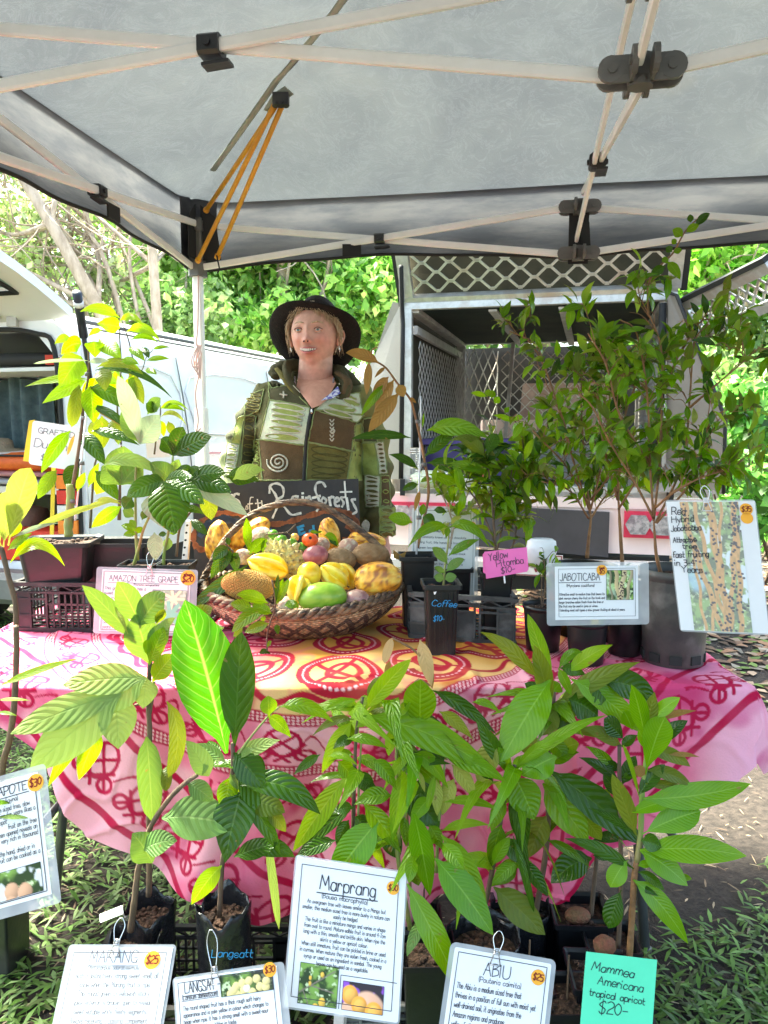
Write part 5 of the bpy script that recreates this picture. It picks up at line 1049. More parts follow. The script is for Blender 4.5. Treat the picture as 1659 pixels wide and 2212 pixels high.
def hleaf(t,z,bx,by,tx,ty,w,mat,sh='lance',b=0,Y=1.55,dy=None,wave=.04,name='leaf',fold=.18,hx=0):
    """a leaf whose base and tip are measured; base at depth Y on the stem, tip reaching out by dy"""
    _ls[0]+=1;R=random.Random(_ls[0]*7+3);k=ZF[z];u0,v0=z(bx,by);u1,v1=z(tx,ty);L=math.hypot(u1-u0,v1-v0);mpp=Y*1.03/F
    reach=dy if dy is not None else R.uniform(-.10,.38)*L*mpp
    lift=R.uniform(.03,.10)*L if b==0 else b/k
    A=P(u0,v0,Y);B_=P(u1,v1,Y-reach);m=P((u0+u1)/2+hx/k,(v0+v1)/2-lift,Y-reach*.62)
    view=(V((0,0,CAMH))-(A+B_)/2).normalized();N=(view+V((R.uniform(-.30,.30),0,R.uniform(.0,.42)))).normalized()
    vs,fs,uv=leaf_geo(A,m,B_,w/k*mpp*.98,N,sh,fold=fold,wave=wave,seed=_ls[0])
    return mobj(name,vs,fs,M[mat],t,True,uv=uv)
def lobed(t,z,lobes,mat,Y,name='lobed_leaf'):
    """one leaf made of lobes that meet along the midrib"""
    VS,FS,UV=[],[],[];R=random.Random(len(lobes)*13+int(lobes[0][0]));dyc=0
    for i,(bx,by,tx,ty,w,dy)in enumerate(lobes):
        k=ZF[z];u0,v0=z(bx,by);u1,v1=z(tx,ty);mpp=Y*1.03/F;o=.0012*i;A=P(u0,v0,Y-dy*.3+o);B_=P(u1,v1,Y-dy+o);m=P((u0+u1)/2,(v0+v1)/2-6,Y-dy*.62+o)
        view=(V((0,0,CAMH))-A).normalized();N=(view+V((0,0,.25))).normalized();vs,fs,uv=leaf_geo(A,m,B_,w/k*mpp,N,'ellip',fold=.10,wave=.03,seed=i+5,rows=9);n=len(VS);VS+=vs;UV+=uv;FS+=[tuple(q+n for q in f)for f in fs]
    return mobj(name,VS,FS,M[mat],t,True,uv=UV)
def stem(t,z,pts,Y,r0,r1,mat='stem_dark',name='stem'):
    n=len(pts);q=[]
    for i,p in enumerate(pts):
        u,v=z(p[0],p[1]);q.append(P(u,v,p[2]if len(p)>2 else Y))
    q=catmull(q,5);mb=MB();mb.tube(q,[(r0+(r1-r0)*i/(len(q)-1))*(1+.06*math.sin(i*2.1))for i in range(len(q))],7);mb.build(name,M[mat],t,True);return q
_pool={}
def pool(mat,sh,wr,droop,variant):
    key=(mat,sh,wr,droop,variant)
    if key not in _pool:
        R=random.Random(hash(sh)%100*0+variant*17+int(wr*100));d=droop*R.uniform(.6,1.4)
        vs,fs,uv=leaf_geo((0,0,0),(0,.5,.02+.10*d),(R.uniform(-.06,.06),.98,-.30*d),wr,(0,0,1),sh,fold=.22,wave=.05,rows=6,seed=variant+3)
        vs2,fs2,uv2=[],[],[]
        # 3 columns only: keep edge, mid, edge
        for i in range(7):
            for c in(0,2,4):vs2.append(vs[i*5+c]);uv2.append(uv[i*5+c])
        fs2=[(i*3+j,i*3+j+1,i*3+j+4,i*3+j+3)for i in range(6)for j in range(2)]
        me=bpy.data.meshes.new('leaf');me.from_pydata([tuple(v)for v in vs2],[],fs2);l=me.uv_layers.new(name='UVMap')
        li=[x for p in me.polygons for x in p.vertices];l.data.foreach_set('uv',[c for i in li for c in uv2[i]]);me.polygons.foreach_set('use_smooth',[True]*len(me.polygons))
        # front face up
        me.update()
        if me.polygons[4].normal.z<0:me.flip_normals()
        me.materials.append(M[mat]);_pool[key]=(me,vs2,fs2,uv2)
    return _pool[key]
def orient(p,d,up,L,roll=0):
    y=V(d).normalized();x=y.cross(V(up))
    if x.length<.02:x=y.cross(V((1,0,.2)))
    x.normalize();z=x.cross(y);R=Matrix((x,y,z)).transposed();R=R@Matrix.Rotation(roll,3,'Y')
    return Matrix.Translation(p)@(R.to_4x4())@Matrix.Scale(L,4)
def leaves_along(t,paths,n,Lr,mats,sh='lance',wr=.36,droop=.6,el=(.0,.7),start=.15,R=None,face=.25,cap=290):
    """n leaves set round the twigs, each an object sharing a few meshes; beyond cap the rest is one stuff part"""
    R=R or random.Random(n);lens=[sum((a-b).length for a,b in zip(p[:-1],p[1:]))for p in paths];tot=sum(lens);out=[]
    for i in range(n):
        x=R.random()*tot;k=0
        while k<len(lens)-1 and x>lens[k]:x-=lens[k];k+=1
        p=paths[k];f=start+(1-start)*(R.random()**.8);q=f*(len(p)-1);j=min(int(q),len(p)-2);c=p[j].lerp(p[j+1],q-j);T=(p[j+1]-p[j]).normalized()
        a=R.uniform(0,6.283);side=T.cross(V((math.cos(a),math.sin(a),.1)))
        if side.length<.1:side=V((1,0,0))
        side.normalize();e=R.uniform(*el);d=(side*math.cos(e)+T*math.sin(e)+V((0,-face*R.random(),.10))).normalized()
        up=(V((R.uniform(-.5,.5),R.uniform(-.9,.3),1))).normalized();L=R.uniform(*Lr);m=R.choice(mats)
        out.append((orient(c,d,up,L,R.uniform(-.5,.5)),m,R.randrange(4),c.y))
    out.sort(key=lambda o:o[3])
    for Mx,m,vnum,_ in out[:cap]:inst('leaf',pool(m,sh,wr,droop,vnum)[0],Mx,t)
    rest=out[cap:]
    if rest:
        VS,FS,UV,FM=[],[],[],[];ml=sorted(set(m for _,m,_,_ in rest))
        for Mx,m,vnum,_ in rest:
            _,v2,f2,u2=pool(m,sh,wr,droop,vnum);nn=len(VS);VS+=[Mx@p for p in v2];UV+=u2;FS+=[tuple(i+nn for i in f)for f in f2];FM+=[ml.index(m)]*len(f2)
        mobj('leaf_mass',VS,FS,None,t,True,uv=UV,kind='stuff',mats=[M[m]for m in ml],fmi=FM)
def twigs(mains,n,Lr,R,up=.5,spread=1.0,r=.0016):
    out=[]
    for i in range(n):
        p=R.choice(mains);q=(.18+.82*R.random())*(len(p)-1);j=min(int(q),len(p)-2);c=p[j].lerp(p[j+1],q-j);T=(p[j+1]-p[j]).normalized()
        d=(T*.6+V((R.uniform(-1,1),R.uniform(-.8,.8),R.uniform(-.3,1)*up))*spread).normalized();L=R.uniform(*Lr);m=c+d*L*.5+V((R.uniform(-.01,.01),0,.012));out.append(catmull([c,m,c+d*L+V((0,0,-.01))],4))
    return out
def twig_part(t,tw,r,mat='stem_dark',name='twigs'):
    mb=MB()
    for p in tw:mb.tube(p,[r*(1-.6*i/len(p))for i in range(len(p))],4,caps=False)
    o=mb.build(name,M[mat],t,True);o['kind']='stuff'
def stake(t,z,a,b,Y,r=.003,mat='paper'):
    mb=MB();mb.tube([P(*z(*a),Y),P(*z(*b),Y)],r,7);mb.build('stake',M[mat],t,True)
def tie(t,z,x,y,Y,w=10):
    mb=MB();c=P(*z(x,y),Y);mb.tube([c+V((0,-.006,-.005)),c+V((0,-.006,.006))],.008,8);mb.build('plant_tie',M['grey_plastic'],t,True)
D_=lambda x,y:(x,y)
ZF[D_]=1.0
PL='potted_plant'
def plant(label,base,group=None):return thing(PL,label,'plant',base,group)

# ---------------------------------------------------------------- left group on the table
b0=G(132,1250,TZ+.155);b0=V((b0.x,2.30,TZ+.060));Yd=2.32
t=plant('tall grafted sapling in a wide square pot on the left crate with a white stake',b0)
pt0=P(132,1164,2.22);square_pot(t,V((P(132,1200,2.33).x,2.33,TZ+.145)),.205,.125,.84,.12,d=.19,rr=.02,chips=60)
stem(t,Z2,[(500,760),(495,650),(512,500),(508,380)],Yd,.013,.012,'stem_green','rootstock')
stem(t,Z1,[(505,1530),(530,1480),(590,1100),(605,900),(640,720),(645,600),(640,480)],Yd,.006,.0025,'bark')
stem(t,Z2,[(525,700),(540,400),(560,260)],Yd+.02,.003,.003,'stem_dark');stem(t,Z2,[(655,700),(680,300),(700,190)],Yd+.08,.004,.003,'stem_dark')
stem(t,Z1,[(1000,720),(960,560),(930,430),(880,290)],Yd+.05,.0026,.0015,'stem_dark');stem(t,Z1,[(1000,900),(960,730),(1030,660),(1060,570),(1110,510)],Yd+.05,.0024,.0012,'stem_dark')
stake(t,Z1,(545,1750),(645,800),Yd-.01);
for x,y in[(640,690),(615,1008),(600,1335),(535,1610)]:tie(t,Z1,x,y,Yd)
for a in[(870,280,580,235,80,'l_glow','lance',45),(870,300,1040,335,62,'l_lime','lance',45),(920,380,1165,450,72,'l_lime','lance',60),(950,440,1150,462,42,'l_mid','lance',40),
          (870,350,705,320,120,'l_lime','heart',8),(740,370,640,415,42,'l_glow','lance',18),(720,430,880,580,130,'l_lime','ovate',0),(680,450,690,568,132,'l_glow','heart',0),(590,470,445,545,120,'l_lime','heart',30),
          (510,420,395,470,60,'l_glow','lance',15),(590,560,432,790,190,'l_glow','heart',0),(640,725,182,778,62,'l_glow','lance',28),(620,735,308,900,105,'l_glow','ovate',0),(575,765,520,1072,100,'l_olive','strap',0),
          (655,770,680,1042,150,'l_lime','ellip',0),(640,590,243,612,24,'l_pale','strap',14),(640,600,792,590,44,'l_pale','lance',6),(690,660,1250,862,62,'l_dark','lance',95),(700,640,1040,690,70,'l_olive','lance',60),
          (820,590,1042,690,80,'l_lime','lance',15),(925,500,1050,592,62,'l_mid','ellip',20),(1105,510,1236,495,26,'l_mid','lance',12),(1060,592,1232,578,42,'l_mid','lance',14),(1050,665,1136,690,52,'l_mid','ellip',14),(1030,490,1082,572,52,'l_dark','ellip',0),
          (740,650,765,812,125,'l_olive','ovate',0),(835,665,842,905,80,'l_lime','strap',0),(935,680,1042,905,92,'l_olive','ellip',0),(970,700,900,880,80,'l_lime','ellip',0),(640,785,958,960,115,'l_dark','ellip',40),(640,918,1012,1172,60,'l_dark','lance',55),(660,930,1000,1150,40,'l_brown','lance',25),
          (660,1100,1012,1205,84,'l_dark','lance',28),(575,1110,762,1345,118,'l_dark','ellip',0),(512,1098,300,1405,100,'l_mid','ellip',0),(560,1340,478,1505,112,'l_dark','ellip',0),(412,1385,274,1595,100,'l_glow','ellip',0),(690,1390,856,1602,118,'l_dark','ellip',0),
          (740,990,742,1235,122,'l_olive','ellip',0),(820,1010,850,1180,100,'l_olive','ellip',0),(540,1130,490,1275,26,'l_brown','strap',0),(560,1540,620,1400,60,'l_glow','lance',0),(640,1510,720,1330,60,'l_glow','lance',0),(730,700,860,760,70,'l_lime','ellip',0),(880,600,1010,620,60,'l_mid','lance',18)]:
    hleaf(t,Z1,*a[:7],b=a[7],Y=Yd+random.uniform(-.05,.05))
# second sapling (tall, behind)
bt=V((P(262,1180,2.42).x,2.42,TZ+.004));t=plant('taller sapling in a deep square pot behind the white-staked one',bt)
square_pot(t,bt,.20,.25,.86,.05,d=.15,rr=.015)
mb=MB();mb.beam(P(300,1225,2.35),P(352,1212,2.35),.004,.012);mb.build('price_clip',M['paper'],t)
stem(t,Z2,[(865,640),(870,400),(880,100)],2.42,.006,.003,'bark');stem(t,Z1,[(880,1200),(850,900),(880,650),(870,450),(860,240)],2.42,.003,.0015,'stem_dark')
for a in[(690,1000,730,1220,130,'l_olive','ellip',0),(840,1020,860,1200,90,'l_greygreen','ellip',0),(870,1250,940,1420,160,'l_dark','ellip',0),(800,1400,700,1560,150,'l_olive','ellip',0),(860,250,850,300,30,'l_dark','lance',0),(780,620,900,900,120,'l_lime','ellip',0),
          (700,700,640,960,140,'l_lime','ellip',0),(880,1000,960,1160,120,'l_dark','ellip',0),(1160,940,1345,960,44,'l_mid','lance',30),(1160,935,1368,950,34,'l_lime','lance',50),(1165,1000,1355,1060,34,'l_yellow','lance',60),(1140,960,1060,900,90,'l_dark','ellip',0),(1070,980,1165,860,100,'l_greygreen','ellip',0),
          (1220,1030,1260,1140,60,'l_olive','ellip',0),(1160,1020,1190,1140,60,'l_lime','ellip',0),(1050,1000,1120,1100,90,'l_pale','ellip',0)]:
    hleaf(t,Z1,*a[:7],b=a[7],Y=2.42+random.uniform(-.03,.05))
stem(t,Z1,[(1120,1270),(1140,1100),(1165,960),(1150,880)],2.45,.003,.0015,'stem_dark')
# amazon tree grape pair
def pair_pot(u,v,w,h,label,Y,ang=0):
    b=V((P(u,v,Y).x,Y,TZ+.004));t=plant(label,b);square_pot(t,b,w,h,.86,ang,rr=.006,soil=.93,lip=.004);return t
t=pair_pot(303,1200,.10,.21,'young tree with broad lobed leaves, silver beneath, in the pot behind the tree grape card',2.24)
stem(t,Z2,[(970,975,2.24),(1010,830,2.22),(1045,700,2.2),(1130,520,2.17),(1190,360,2.14)],2.2,.005,.003,'stem_green');stem(t,Z2,[(1000,935,2.24),(985,700,2.24),(985,300,2.25),(1010,170,2.25)],2.24,.005,.003,'stem_green')
lobed(t,Z2,[(1190,355,918,475,150,.05),(1190,360,1268,742,280,.10),(1195,360,1482,525,150,.06),(1185,350,1060,420,120,.03),(1200,350,1400,330,90,.03)],'l_dark',2.14)
lobed(t,Z2,[(870,385,735,255,190,.02),(875,385,900,105,230,.02),(880,385,1040,230,200,.02)],'l_greygreen',2.27)
for a in[(1120,440,1212,712,250,'l_pale','heart',0),(740,250,1200,340,100,'l_sage','lance',90),(885,540,665,695,100,'l_lime','ellip',0),(690,500,885,530,40,'l_yellow','lance',22),(1120,730,1132,935,115,'l_pale','ellip',0),(990,725,880,680,60,'l_mid','ellip',10),(990,745,895,752,50,'l_mid','ellip',10),(985,700,940,640,50,'l_mid','ellip',0),(1000,740,1030,690,60,'l_mid','ellip',0),(970,620,890,570,80,'l_greygreen','ellip',0),
          (1030,640,1075,560,60,'l_dark','ellip',0),(960,480,900,560,110,'l_dark','ellip',0),(560,600,880,500,40,'l_yellow','lance',30)]:
    hleaf(t,Z2,*a[:7],b=a[7],Y=2.2+random.uniform(-.04,.04))
hleaf(t,Z1,1012,1195,855,700,130,'l_pale','ellip',Y=2.25);hleaf(t,Z1,1012,1195,1160,985,190,'l_pale','ovate',Y=2.26);hleaf(t,Z1,1010,1190,880,960,130,'l_greygreen','ellip',Y=2.27)
t=pair_pot(382,1200,.09,.21,'young tree with glossy dark lobed leaves beside the polka-dot board edge',2.24)
stem(t,Z2,[(1185,980),(1195,850),(1225,700),(1240,400),(1255,170)],2.24,.005,.003,'stem_green');stem(t,Z2,[(1280,905),(1300,720),(1340,640),(1400,560)],2.26,.004,.003,'bark')
lobed(t,Z2,[(1252,172,1168,50,120,.03),(1255,172,1330,-35,130,.04),(1258,172,1535,35,150,.08),(1255,172,1420,130,90,.04)],'l_dark',2.24)
lobed(t,Z2,[(1380,350,1370,420,60,.02),(1372,345,1680,440,140,.05),(1372,345,1640,300,130,.04),(1372,345,1450,275,90,.02)],'l_dark',2.2)
for a in[(1240,345,1085,225,160,'l_greygreen','heart',0),(1240,345,1300,200,90,'l_greygreen','ellip',0),(1365,380,1800,610,130,'l_pale','ellip',25),(1500,440,1535,640,130,'l_olive','ellip',0),(1690,350,1920,280,110,'l_sage','lance',30),(1640,330,1880,360,130,'l_dark','lance',20),(1270,280,1400,370,160,'l_dark','ellip',0),(1380,640,1505,752,70,'l_dark','ellip',10),(1330,560,1480,600,60,'l_dark','lance',20),(1340,650,1200,640,60,'l_mid','lance',18),(1230,770,1205,862,72,'l_sage','ellip',0),(1210,740,1150,750,40,'l_dark','ellip',0),(1230,740,1290,730,40,'l_mid','ellip',0),(1320,270,1370,360,90,'l_mid','ellip',0),(1400,250,1505,330,30,'l_olive','lance',0)]:
    hleaf(t,Z2,*a[:7],b=a[7],Y=2.24+random.uniform(-.06,.02))
# small black pots filling the space
for(u,v,w,h,lb,Y_)in[(212,1180,.05,.13,'narrow empty seedling pot squeezed behind the wide square pot',2.42),(430,1225,.06,.12,'narrow black pot at the left foot of the chalkboard',2.30)]:
    b=V((P(u,v,Y_).x,Y_,TZ+.004));t=plant(lb,b);square_pot(t,b,w,h,.85,0,rr=.005,soil=.85)
    q=[b+V((0,0,h*.85)),b+V((.004,0,h*.85+.04)),b+V((.012,0,h*.85+.07))];mb=MB();mb.tube(q,.0018,5);mb.build('stem',M['bark'],t)
mb=MB();q=P(395,1132,2.40);mb.prism([P(401,1125,2.42),P(411,1125,2.42),P(404,1222,2.40),P(391,1222,2.40)],(0,1,0),.02);pk=mb.build('polka_dot_box',M['paper'],None);setp(pk,'white box edge with black dots between the pots and the chalkboard','box')
for k in range(6):
    m2=MB();c=P(404-k*1.8,1135+k*16,2.395-.0*k);m2.tube([c,c+V((0,.004,0))],.0035,8);m2.build('dot',M['rubber'],pk)

# ---------------------------------------------------------------- far-left sapling on the floor with its yellow-green leaves
b1=G(-8,2075,0);t=plant('sapling with big yellow-green leaves cut by the left edge, pot on the grass',b1);Ys=b1.y+.02
b_=V((P(-12,2000,1.80).x,1.80,.0));square_pot(t,b_,.13,.27,.9,0,rr=.006)
stem(t,Z5,[(-10,2150,1.78),(-8,1700,1.74),(10,1130,1.66),(55,930,1.63),(85,700,1.6),(98,400,1.58),(95,250,1.56)],1.6,.0085,.006,'bark');stem(t,Z2,[(118,1400,1.58),(112,1240,1.57),(70,1080,1.56),(40,960,1.56),(15,860,1.56),(0,840,1.56)],1.56,.006,.005,'bark')
for a in[(25,835,75,425,185,'l_yellow','obov',0),(60,825,222,262,200,'l_yellow','obov',0),(55,860,232,735,70,'l_glow','lance',0),(75,950,470,975,95,'l_lime','lance',150),(90,770,430,662,36,'l_pale','lance',20),(200,725,800,508,52,'l_yellow','lance',25),(10,830,-120,560,150,'l_yellow','obov',0),(60,780,150,660,70,'l_glow','obov',0)]:
    hleaf(t,Z2,*a[:7],b=a[7],Y=1.55,fold=.3)
for a in[(-20,612,472,440,48,'l_lime','lance',15),(-20,690,182,692,24,'l_glow','lance',8),(-20,765,102,782,24,'l_lime','lance',8),(-60,1350,192,1385,100,'l_sage','ellip',20),(-70,1290,60,1300,80,'l_lime','ellip',20),(-60,1460,60,1390,60,'l_glow','ellip',0),(-60,1570,30,1640,70,'l_yellow','ellip',0)]:
    hleaf(t,Z5,*a[:7],b=a[7],Y=1.42 if a[1]>1200 else 1.5)

# ---------------------------------------------------------------- marang saplings (deeply lobed leaves)
bb=V((P(283,2020,1.55).x,1.57,.03));t=plant('sapling in the front bag with a bent brown stem and a handwritten white tag',bb)
grow_bag(t,bb,.055,.205,.84,1)
stem(t,Z5,[(775,2060,1.57),(800,1870,1.565),(820,1700,1.56),(850,1580,1.55),(900,1430,1.54),(1000,1280,1.52),(1090,1190,1.5),(1172,1132,1.5)],1.5,.0075,.0045,'bark')
for a in[(1240,1140,1105,930,135,'l_sage','heart',0),(960,1390,1395,1445,270,'l_greygreen','ellip',30),(905,1655,785,1480,190,'l_greygreen','ovate',0),(850,1575,1052,1525,160,'l_greygreen','ovate',0),(1110,1185,1265,1290,120,'l_greygreen','ellip',0),(1165,1130,1240,1080,60,'l_sage','ellip',0)]:
    hleaf(t,Z5,*a[:7],b=a[7],Y=1.50)
tg_=Card(P(215,1975,1.545),P(265,1955,1.535),P(218,1993,1.535),'plant_tag','small white tag handwritten Marang stuck in the front grow bag','plant tag');tg_.rect('tag','paper',0,0,1,1,rc=.003);tg_.text([('Marang',.15,.75,.008,.0009,'l',0,.9,.3)],'ink_grey')
bb=V((P(322,1950,1.64).x,1.64,.03));t=plant('lobed-leaf sapling with a straight dark stem in the rear grow bag on the left',bb)
grow_bag(t,bb,.056,.235,.84,2)
stem(t,Z5,[(883,1850,1.64),(886,1700,1.63),(885,1400,1.62),(888,900,1.6),(882,720,1.6),(890,480,1.6),(905,430,1.6)],1.6,.0068,.0048,'bark')
stem(t,Z5,[(890,770),(910,640),(915,580)],1.6,.004,.003,'bark');stem(t,Z5,[(880,720),(840,712),(800,718)],1.59,.003,.0025,'bark')
lobed(t,Z5,[(875,560,372,600,190,.04),(865,560,560,760,200,.05),(740,640,62,890,190,.10),(720,650,175,1112,270,.12),(690,650,702,978,220,.08),(870,560,850,738,150,.04)],'l_sage',1.585)
lobed(t,Z5,[(885,470,800,180,210,.02),(800,330,488,8,120,.05),(830,240,695,-15,150,.05),(820,250,982,55,165,.05),(880,400,1010,250,130,.03)],'l_greygreen',1.60)
for a in[(885,480,975,255,110,'l_lime','ellip',0),(905,580,1035,420,130,'l_lime','ellip',0),(880,430,870,330,50,'l_lime','strap',0),(930,240,980,150,60,'l_olive','ellip',0),(1120,240,1262,140,120,'l_olive','ellip',0),(1170,330,1330,260,80,'l_lime','ellip',0),(905,330,1040,200,60,'l_sage','ellip',0),(560,830,288,1200,95,'l_lime','ellip',0),(600,870,468,1162,125,'l_lime','ellip',0),(990,695,1000,1150,100,'l_olive','strap',0),(990,1080,985,1230,70,'l_olive','strap',0),(870,905,905,1412,150,'l_greygreen','strap',0),(680,130,760,300,30,'l_yellow','lance',0)]:
    hleaf(t,Z5,*a[:7],b=a[7],Y=1.58,dy=.03,hx=(60 if a[0]==990 and a[1]==695 else 0))
# ---------------------------------------------------------------- langsat
bb=V((P(484,1990,1.60).x,1.60,.02));t=plant('sapling with a huge bright upright leaf in the tall bag lettered in blue',bb)
grow_bag(t,bb,.058,.275,.87,3)
stem(t,D_,[(474,1980,1.6),(479,1876,1.59),(486,1827,1.58),(491,1770,1.56),(499,1700,1.54),(503,1640,1.53),(502,1605,1.53)],1.5,.006,.0042,'bark')
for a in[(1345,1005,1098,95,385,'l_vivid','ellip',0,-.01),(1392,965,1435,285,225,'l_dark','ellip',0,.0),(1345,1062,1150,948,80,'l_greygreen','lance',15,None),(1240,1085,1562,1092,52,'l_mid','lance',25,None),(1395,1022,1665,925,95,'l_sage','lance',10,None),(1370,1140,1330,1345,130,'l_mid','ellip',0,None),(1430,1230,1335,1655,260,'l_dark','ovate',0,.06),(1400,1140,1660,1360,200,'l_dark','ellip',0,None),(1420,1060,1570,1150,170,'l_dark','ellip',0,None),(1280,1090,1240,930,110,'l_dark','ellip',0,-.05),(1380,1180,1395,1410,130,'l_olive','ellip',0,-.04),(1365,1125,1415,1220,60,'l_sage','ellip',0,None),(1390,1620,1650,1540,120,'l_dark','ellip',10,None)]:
    hleaf(t,Z5,*a[:7],b=a[7],Y=1.53,dy=a[8])
for a in[(60,1045,545,1215,160,'l_dark','ellip',90),(30,850,215,1062,170,'l_dark','ellip',0),(100,1130,335,1205,150,'l_olive','ellip',0),(70,1100,310,1455,110,'l_dark','ellip',0),(110,1440,392,1470,115,'l_dark','ellip',45),(230,1200,340,1320,90,'l_olive','ellip',0),(220,1300,300,1900,55,'l_sage','strap',0),(30,880,160,830,60,'l_sage','lance',10),(0,940,195,945,44,'l_mid','lance',8)]:
    hleaf(t,Z6,*a[:7],b=a[7],Y=1.52)
hleaf(t,ZG,1085,225,838,542,165,'l_lime','ellip',Y=1.52,dy=.02)
stem(t,Z6,[(30,900),(130,760),(240,630),(300,580)],1.52,.0028,.0016,'stem_green')
for a in[(240,632,235,512,105,'l_lime','ellip',0),(300,580,625,672,95,'l_mid','lance',50),(230,632,372,762,85,'l_lime','lance',0)]:hleaf(t,Z6,*a[:7],b=a[7],Y=1.5)
# ---------------------------------------------------------------- marprang group (hanging mango-like leaves)
bb=V((P(925,2080,1.50).x,1.53,.02));t=plant('bushy sapling with drooping lime and green mango-like leaves behind the tall card',bb)
square_pot(t,bb,.105,.22,.86,.02,rr=.006)
stem(t,Z6,[(1080,1900,1.53),(1010,1500,1.53),(1010,1350,1.53),(1060,1150,1.52),(1085,950,1.52),(1092,850,1.52)],1.52,.0055,.003,'stem_green');stem(t,Z6,[(1235,1560,1.55),(1245,1300,1.54),(1270,1100,1.53),(1283,920,1.53)],1.53,.004,.002,'stem_green');stem(t,Z6,[(1015,1400,1.55),(1000,1000,1.55),(995,700,1.56),(975,600,1.56)],1.55,.004,.002,'stem_green')
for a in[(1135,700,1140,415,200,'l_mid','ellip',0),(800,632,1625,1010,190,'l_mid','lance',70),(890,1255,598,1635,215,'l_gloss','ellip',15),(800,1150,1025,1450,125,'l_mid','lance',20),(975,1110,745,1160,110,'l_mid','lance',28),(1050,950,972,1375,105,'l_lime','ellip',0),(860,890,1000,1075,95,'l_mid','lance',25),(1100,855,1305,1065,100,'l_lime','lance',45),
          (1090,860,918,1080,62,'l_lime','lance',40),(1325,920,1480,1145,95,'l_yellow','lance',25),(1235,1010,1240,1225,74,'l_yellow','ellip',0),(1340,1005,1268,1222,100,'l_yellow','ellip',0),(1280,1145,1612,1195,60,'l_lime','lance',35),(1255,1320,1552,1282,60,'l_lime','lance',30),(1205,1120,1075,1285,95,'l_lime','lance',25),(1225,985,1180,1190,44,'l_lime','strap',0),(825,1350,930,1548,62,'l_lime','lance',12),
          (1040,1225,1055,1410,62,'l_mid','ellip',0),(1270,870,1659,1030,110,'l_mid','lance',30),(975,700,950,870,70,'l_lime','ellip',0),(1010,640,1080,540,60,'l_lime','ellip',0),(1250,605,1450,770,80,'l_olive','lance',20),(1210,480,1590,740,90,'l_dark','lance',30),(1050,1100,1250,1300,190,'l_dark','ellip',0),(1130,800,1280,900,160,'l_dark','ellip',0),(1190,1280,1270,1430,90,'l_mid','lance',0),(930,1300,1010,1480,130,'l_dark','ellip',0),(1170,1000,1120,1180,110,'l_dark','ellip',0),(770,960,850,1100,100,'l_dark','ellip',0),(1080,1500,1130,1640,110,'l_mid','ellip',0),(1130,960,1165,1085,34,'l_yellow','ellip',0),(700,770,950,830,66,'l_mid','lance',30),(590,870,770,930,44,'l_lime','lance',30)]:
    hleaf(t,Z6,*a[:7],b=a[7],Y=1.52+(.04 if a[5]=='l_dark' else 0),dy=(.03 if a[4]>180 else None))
for a in[((1100,1205),(205,502),150,'l_gloss',0),((1262,1335),(698,568),135,'l_lime',30)]:
    u,v=Z6(*a[0]);bx_,by_=(u-877.8)*4.032,(v-1810.4)*4.032;hleaf(t,Z8,bx_,by_,a[1][0],a[1][1],a[2]*1.45,a[3],'ellip',b=a[4],Y=1.46)
for a in[(250,175,755,842,290,'l_gloss','ellip',30),(5,395,470,1322,230,'l_gloss','ellip',20),(65,155,22,392,120,'l_mid','ellip',0),(310,40,500,280,150,'l_mid','ellip',0),(150,720,5,1030,110,'l_greygreen','ellip',0)]:
    hleaf(t,Z8,*a[:7],b=a[7],Y=1.44,dy=.05)
bb=V((P(768,2050,1.60).x,1.60,.02));t=plant('slim sapling with lime hanging leaves behind the left corner of the tall card',bb)
square_pot(t,bb,.10,.2,.86,0,rr=.006)
stem(t,Z6,[(760,2000,1.6),(740,1500,1.59),(742,1180,1.58),(748,950,1.57),(762,700,1.57),(798,520,1.57)],1.57,.0058,.003,'stem_dark');stem(t,Z6,[(770,1250,1.57),(775,1000,1.57),(788,790,1.57)],1.57,.003,.002,'stem_green')
for a in[(805,605,1082,295,118,'l_lime','ellip',0),(735,665,555,970,105,'l_lime','ellip',25),(705,985,383,1435,140,'l_lime','ellip',10),(745,865,595,905,62,'l_mid','lance',25),(770,535,578,590,38,'l_lime','lance',12),(825,545,930,395,92,'l_olive','ellip',0),(745,655,498,750,56,'l_olive','lance',40),(545,860,385,982,62,'l_dark','lance',0),(650,900,745,1010,105,'l_mid','ellip',0),(745,1000,480,1030,44,'l_mid','lance',30),(745,1170,400,1470,90,'l_dark','lance',0),(760,700,860,640,60,'l_lime','lance',10),(745,780,620,830,70,'l_dark','lance',25),(740,1180,620,1210,80,'l_dark','lance',15),(750,1230,830,1330,100,'l_dark','ellip',0),(640,1370,395,1475,95,'l_dark','lance',15),(745,1020,880,1060,60,'l_dark','lance',20),(715,1250,640,1400,80,'l_dark','ellip',0),(830,610,1000,640,60,'l_olive','lance',10)]:
    hleaf(t,Z6,*a[:7],b=a[7],Y=1.56)
def fill(lab,z,pth,Y,n,Lr,mats,seed,wr=.26,droop=1.5):
    t=[o for o in bpy.data.objects if o.get('label','').startswith(lab)][0];q=[catmull([P(*z(*p),Y)for p in s],5)for s in pth];leaves_along(t,q,n,Lr,mats,'lance',wr,droop,R=random.Random(seed),start=.05,el=(-.1,.6),face=.6)
fill('bushy sapling',Z6,[[(1010,1500),(1060,1150),(1085,870)],[(1245,1450),(1283,930)],[(1000,1300),(980,620)]],1.56,16,(.10,.17),['l_mid','l_gloss','l_mid','l_lime','l_dark'],71)
fill('slim sapling',Z6,[[(745,1400),(760,900),(795,560)]],1.60,9,(.09,.14),['l_mid','l_dark','l_lime'],72)
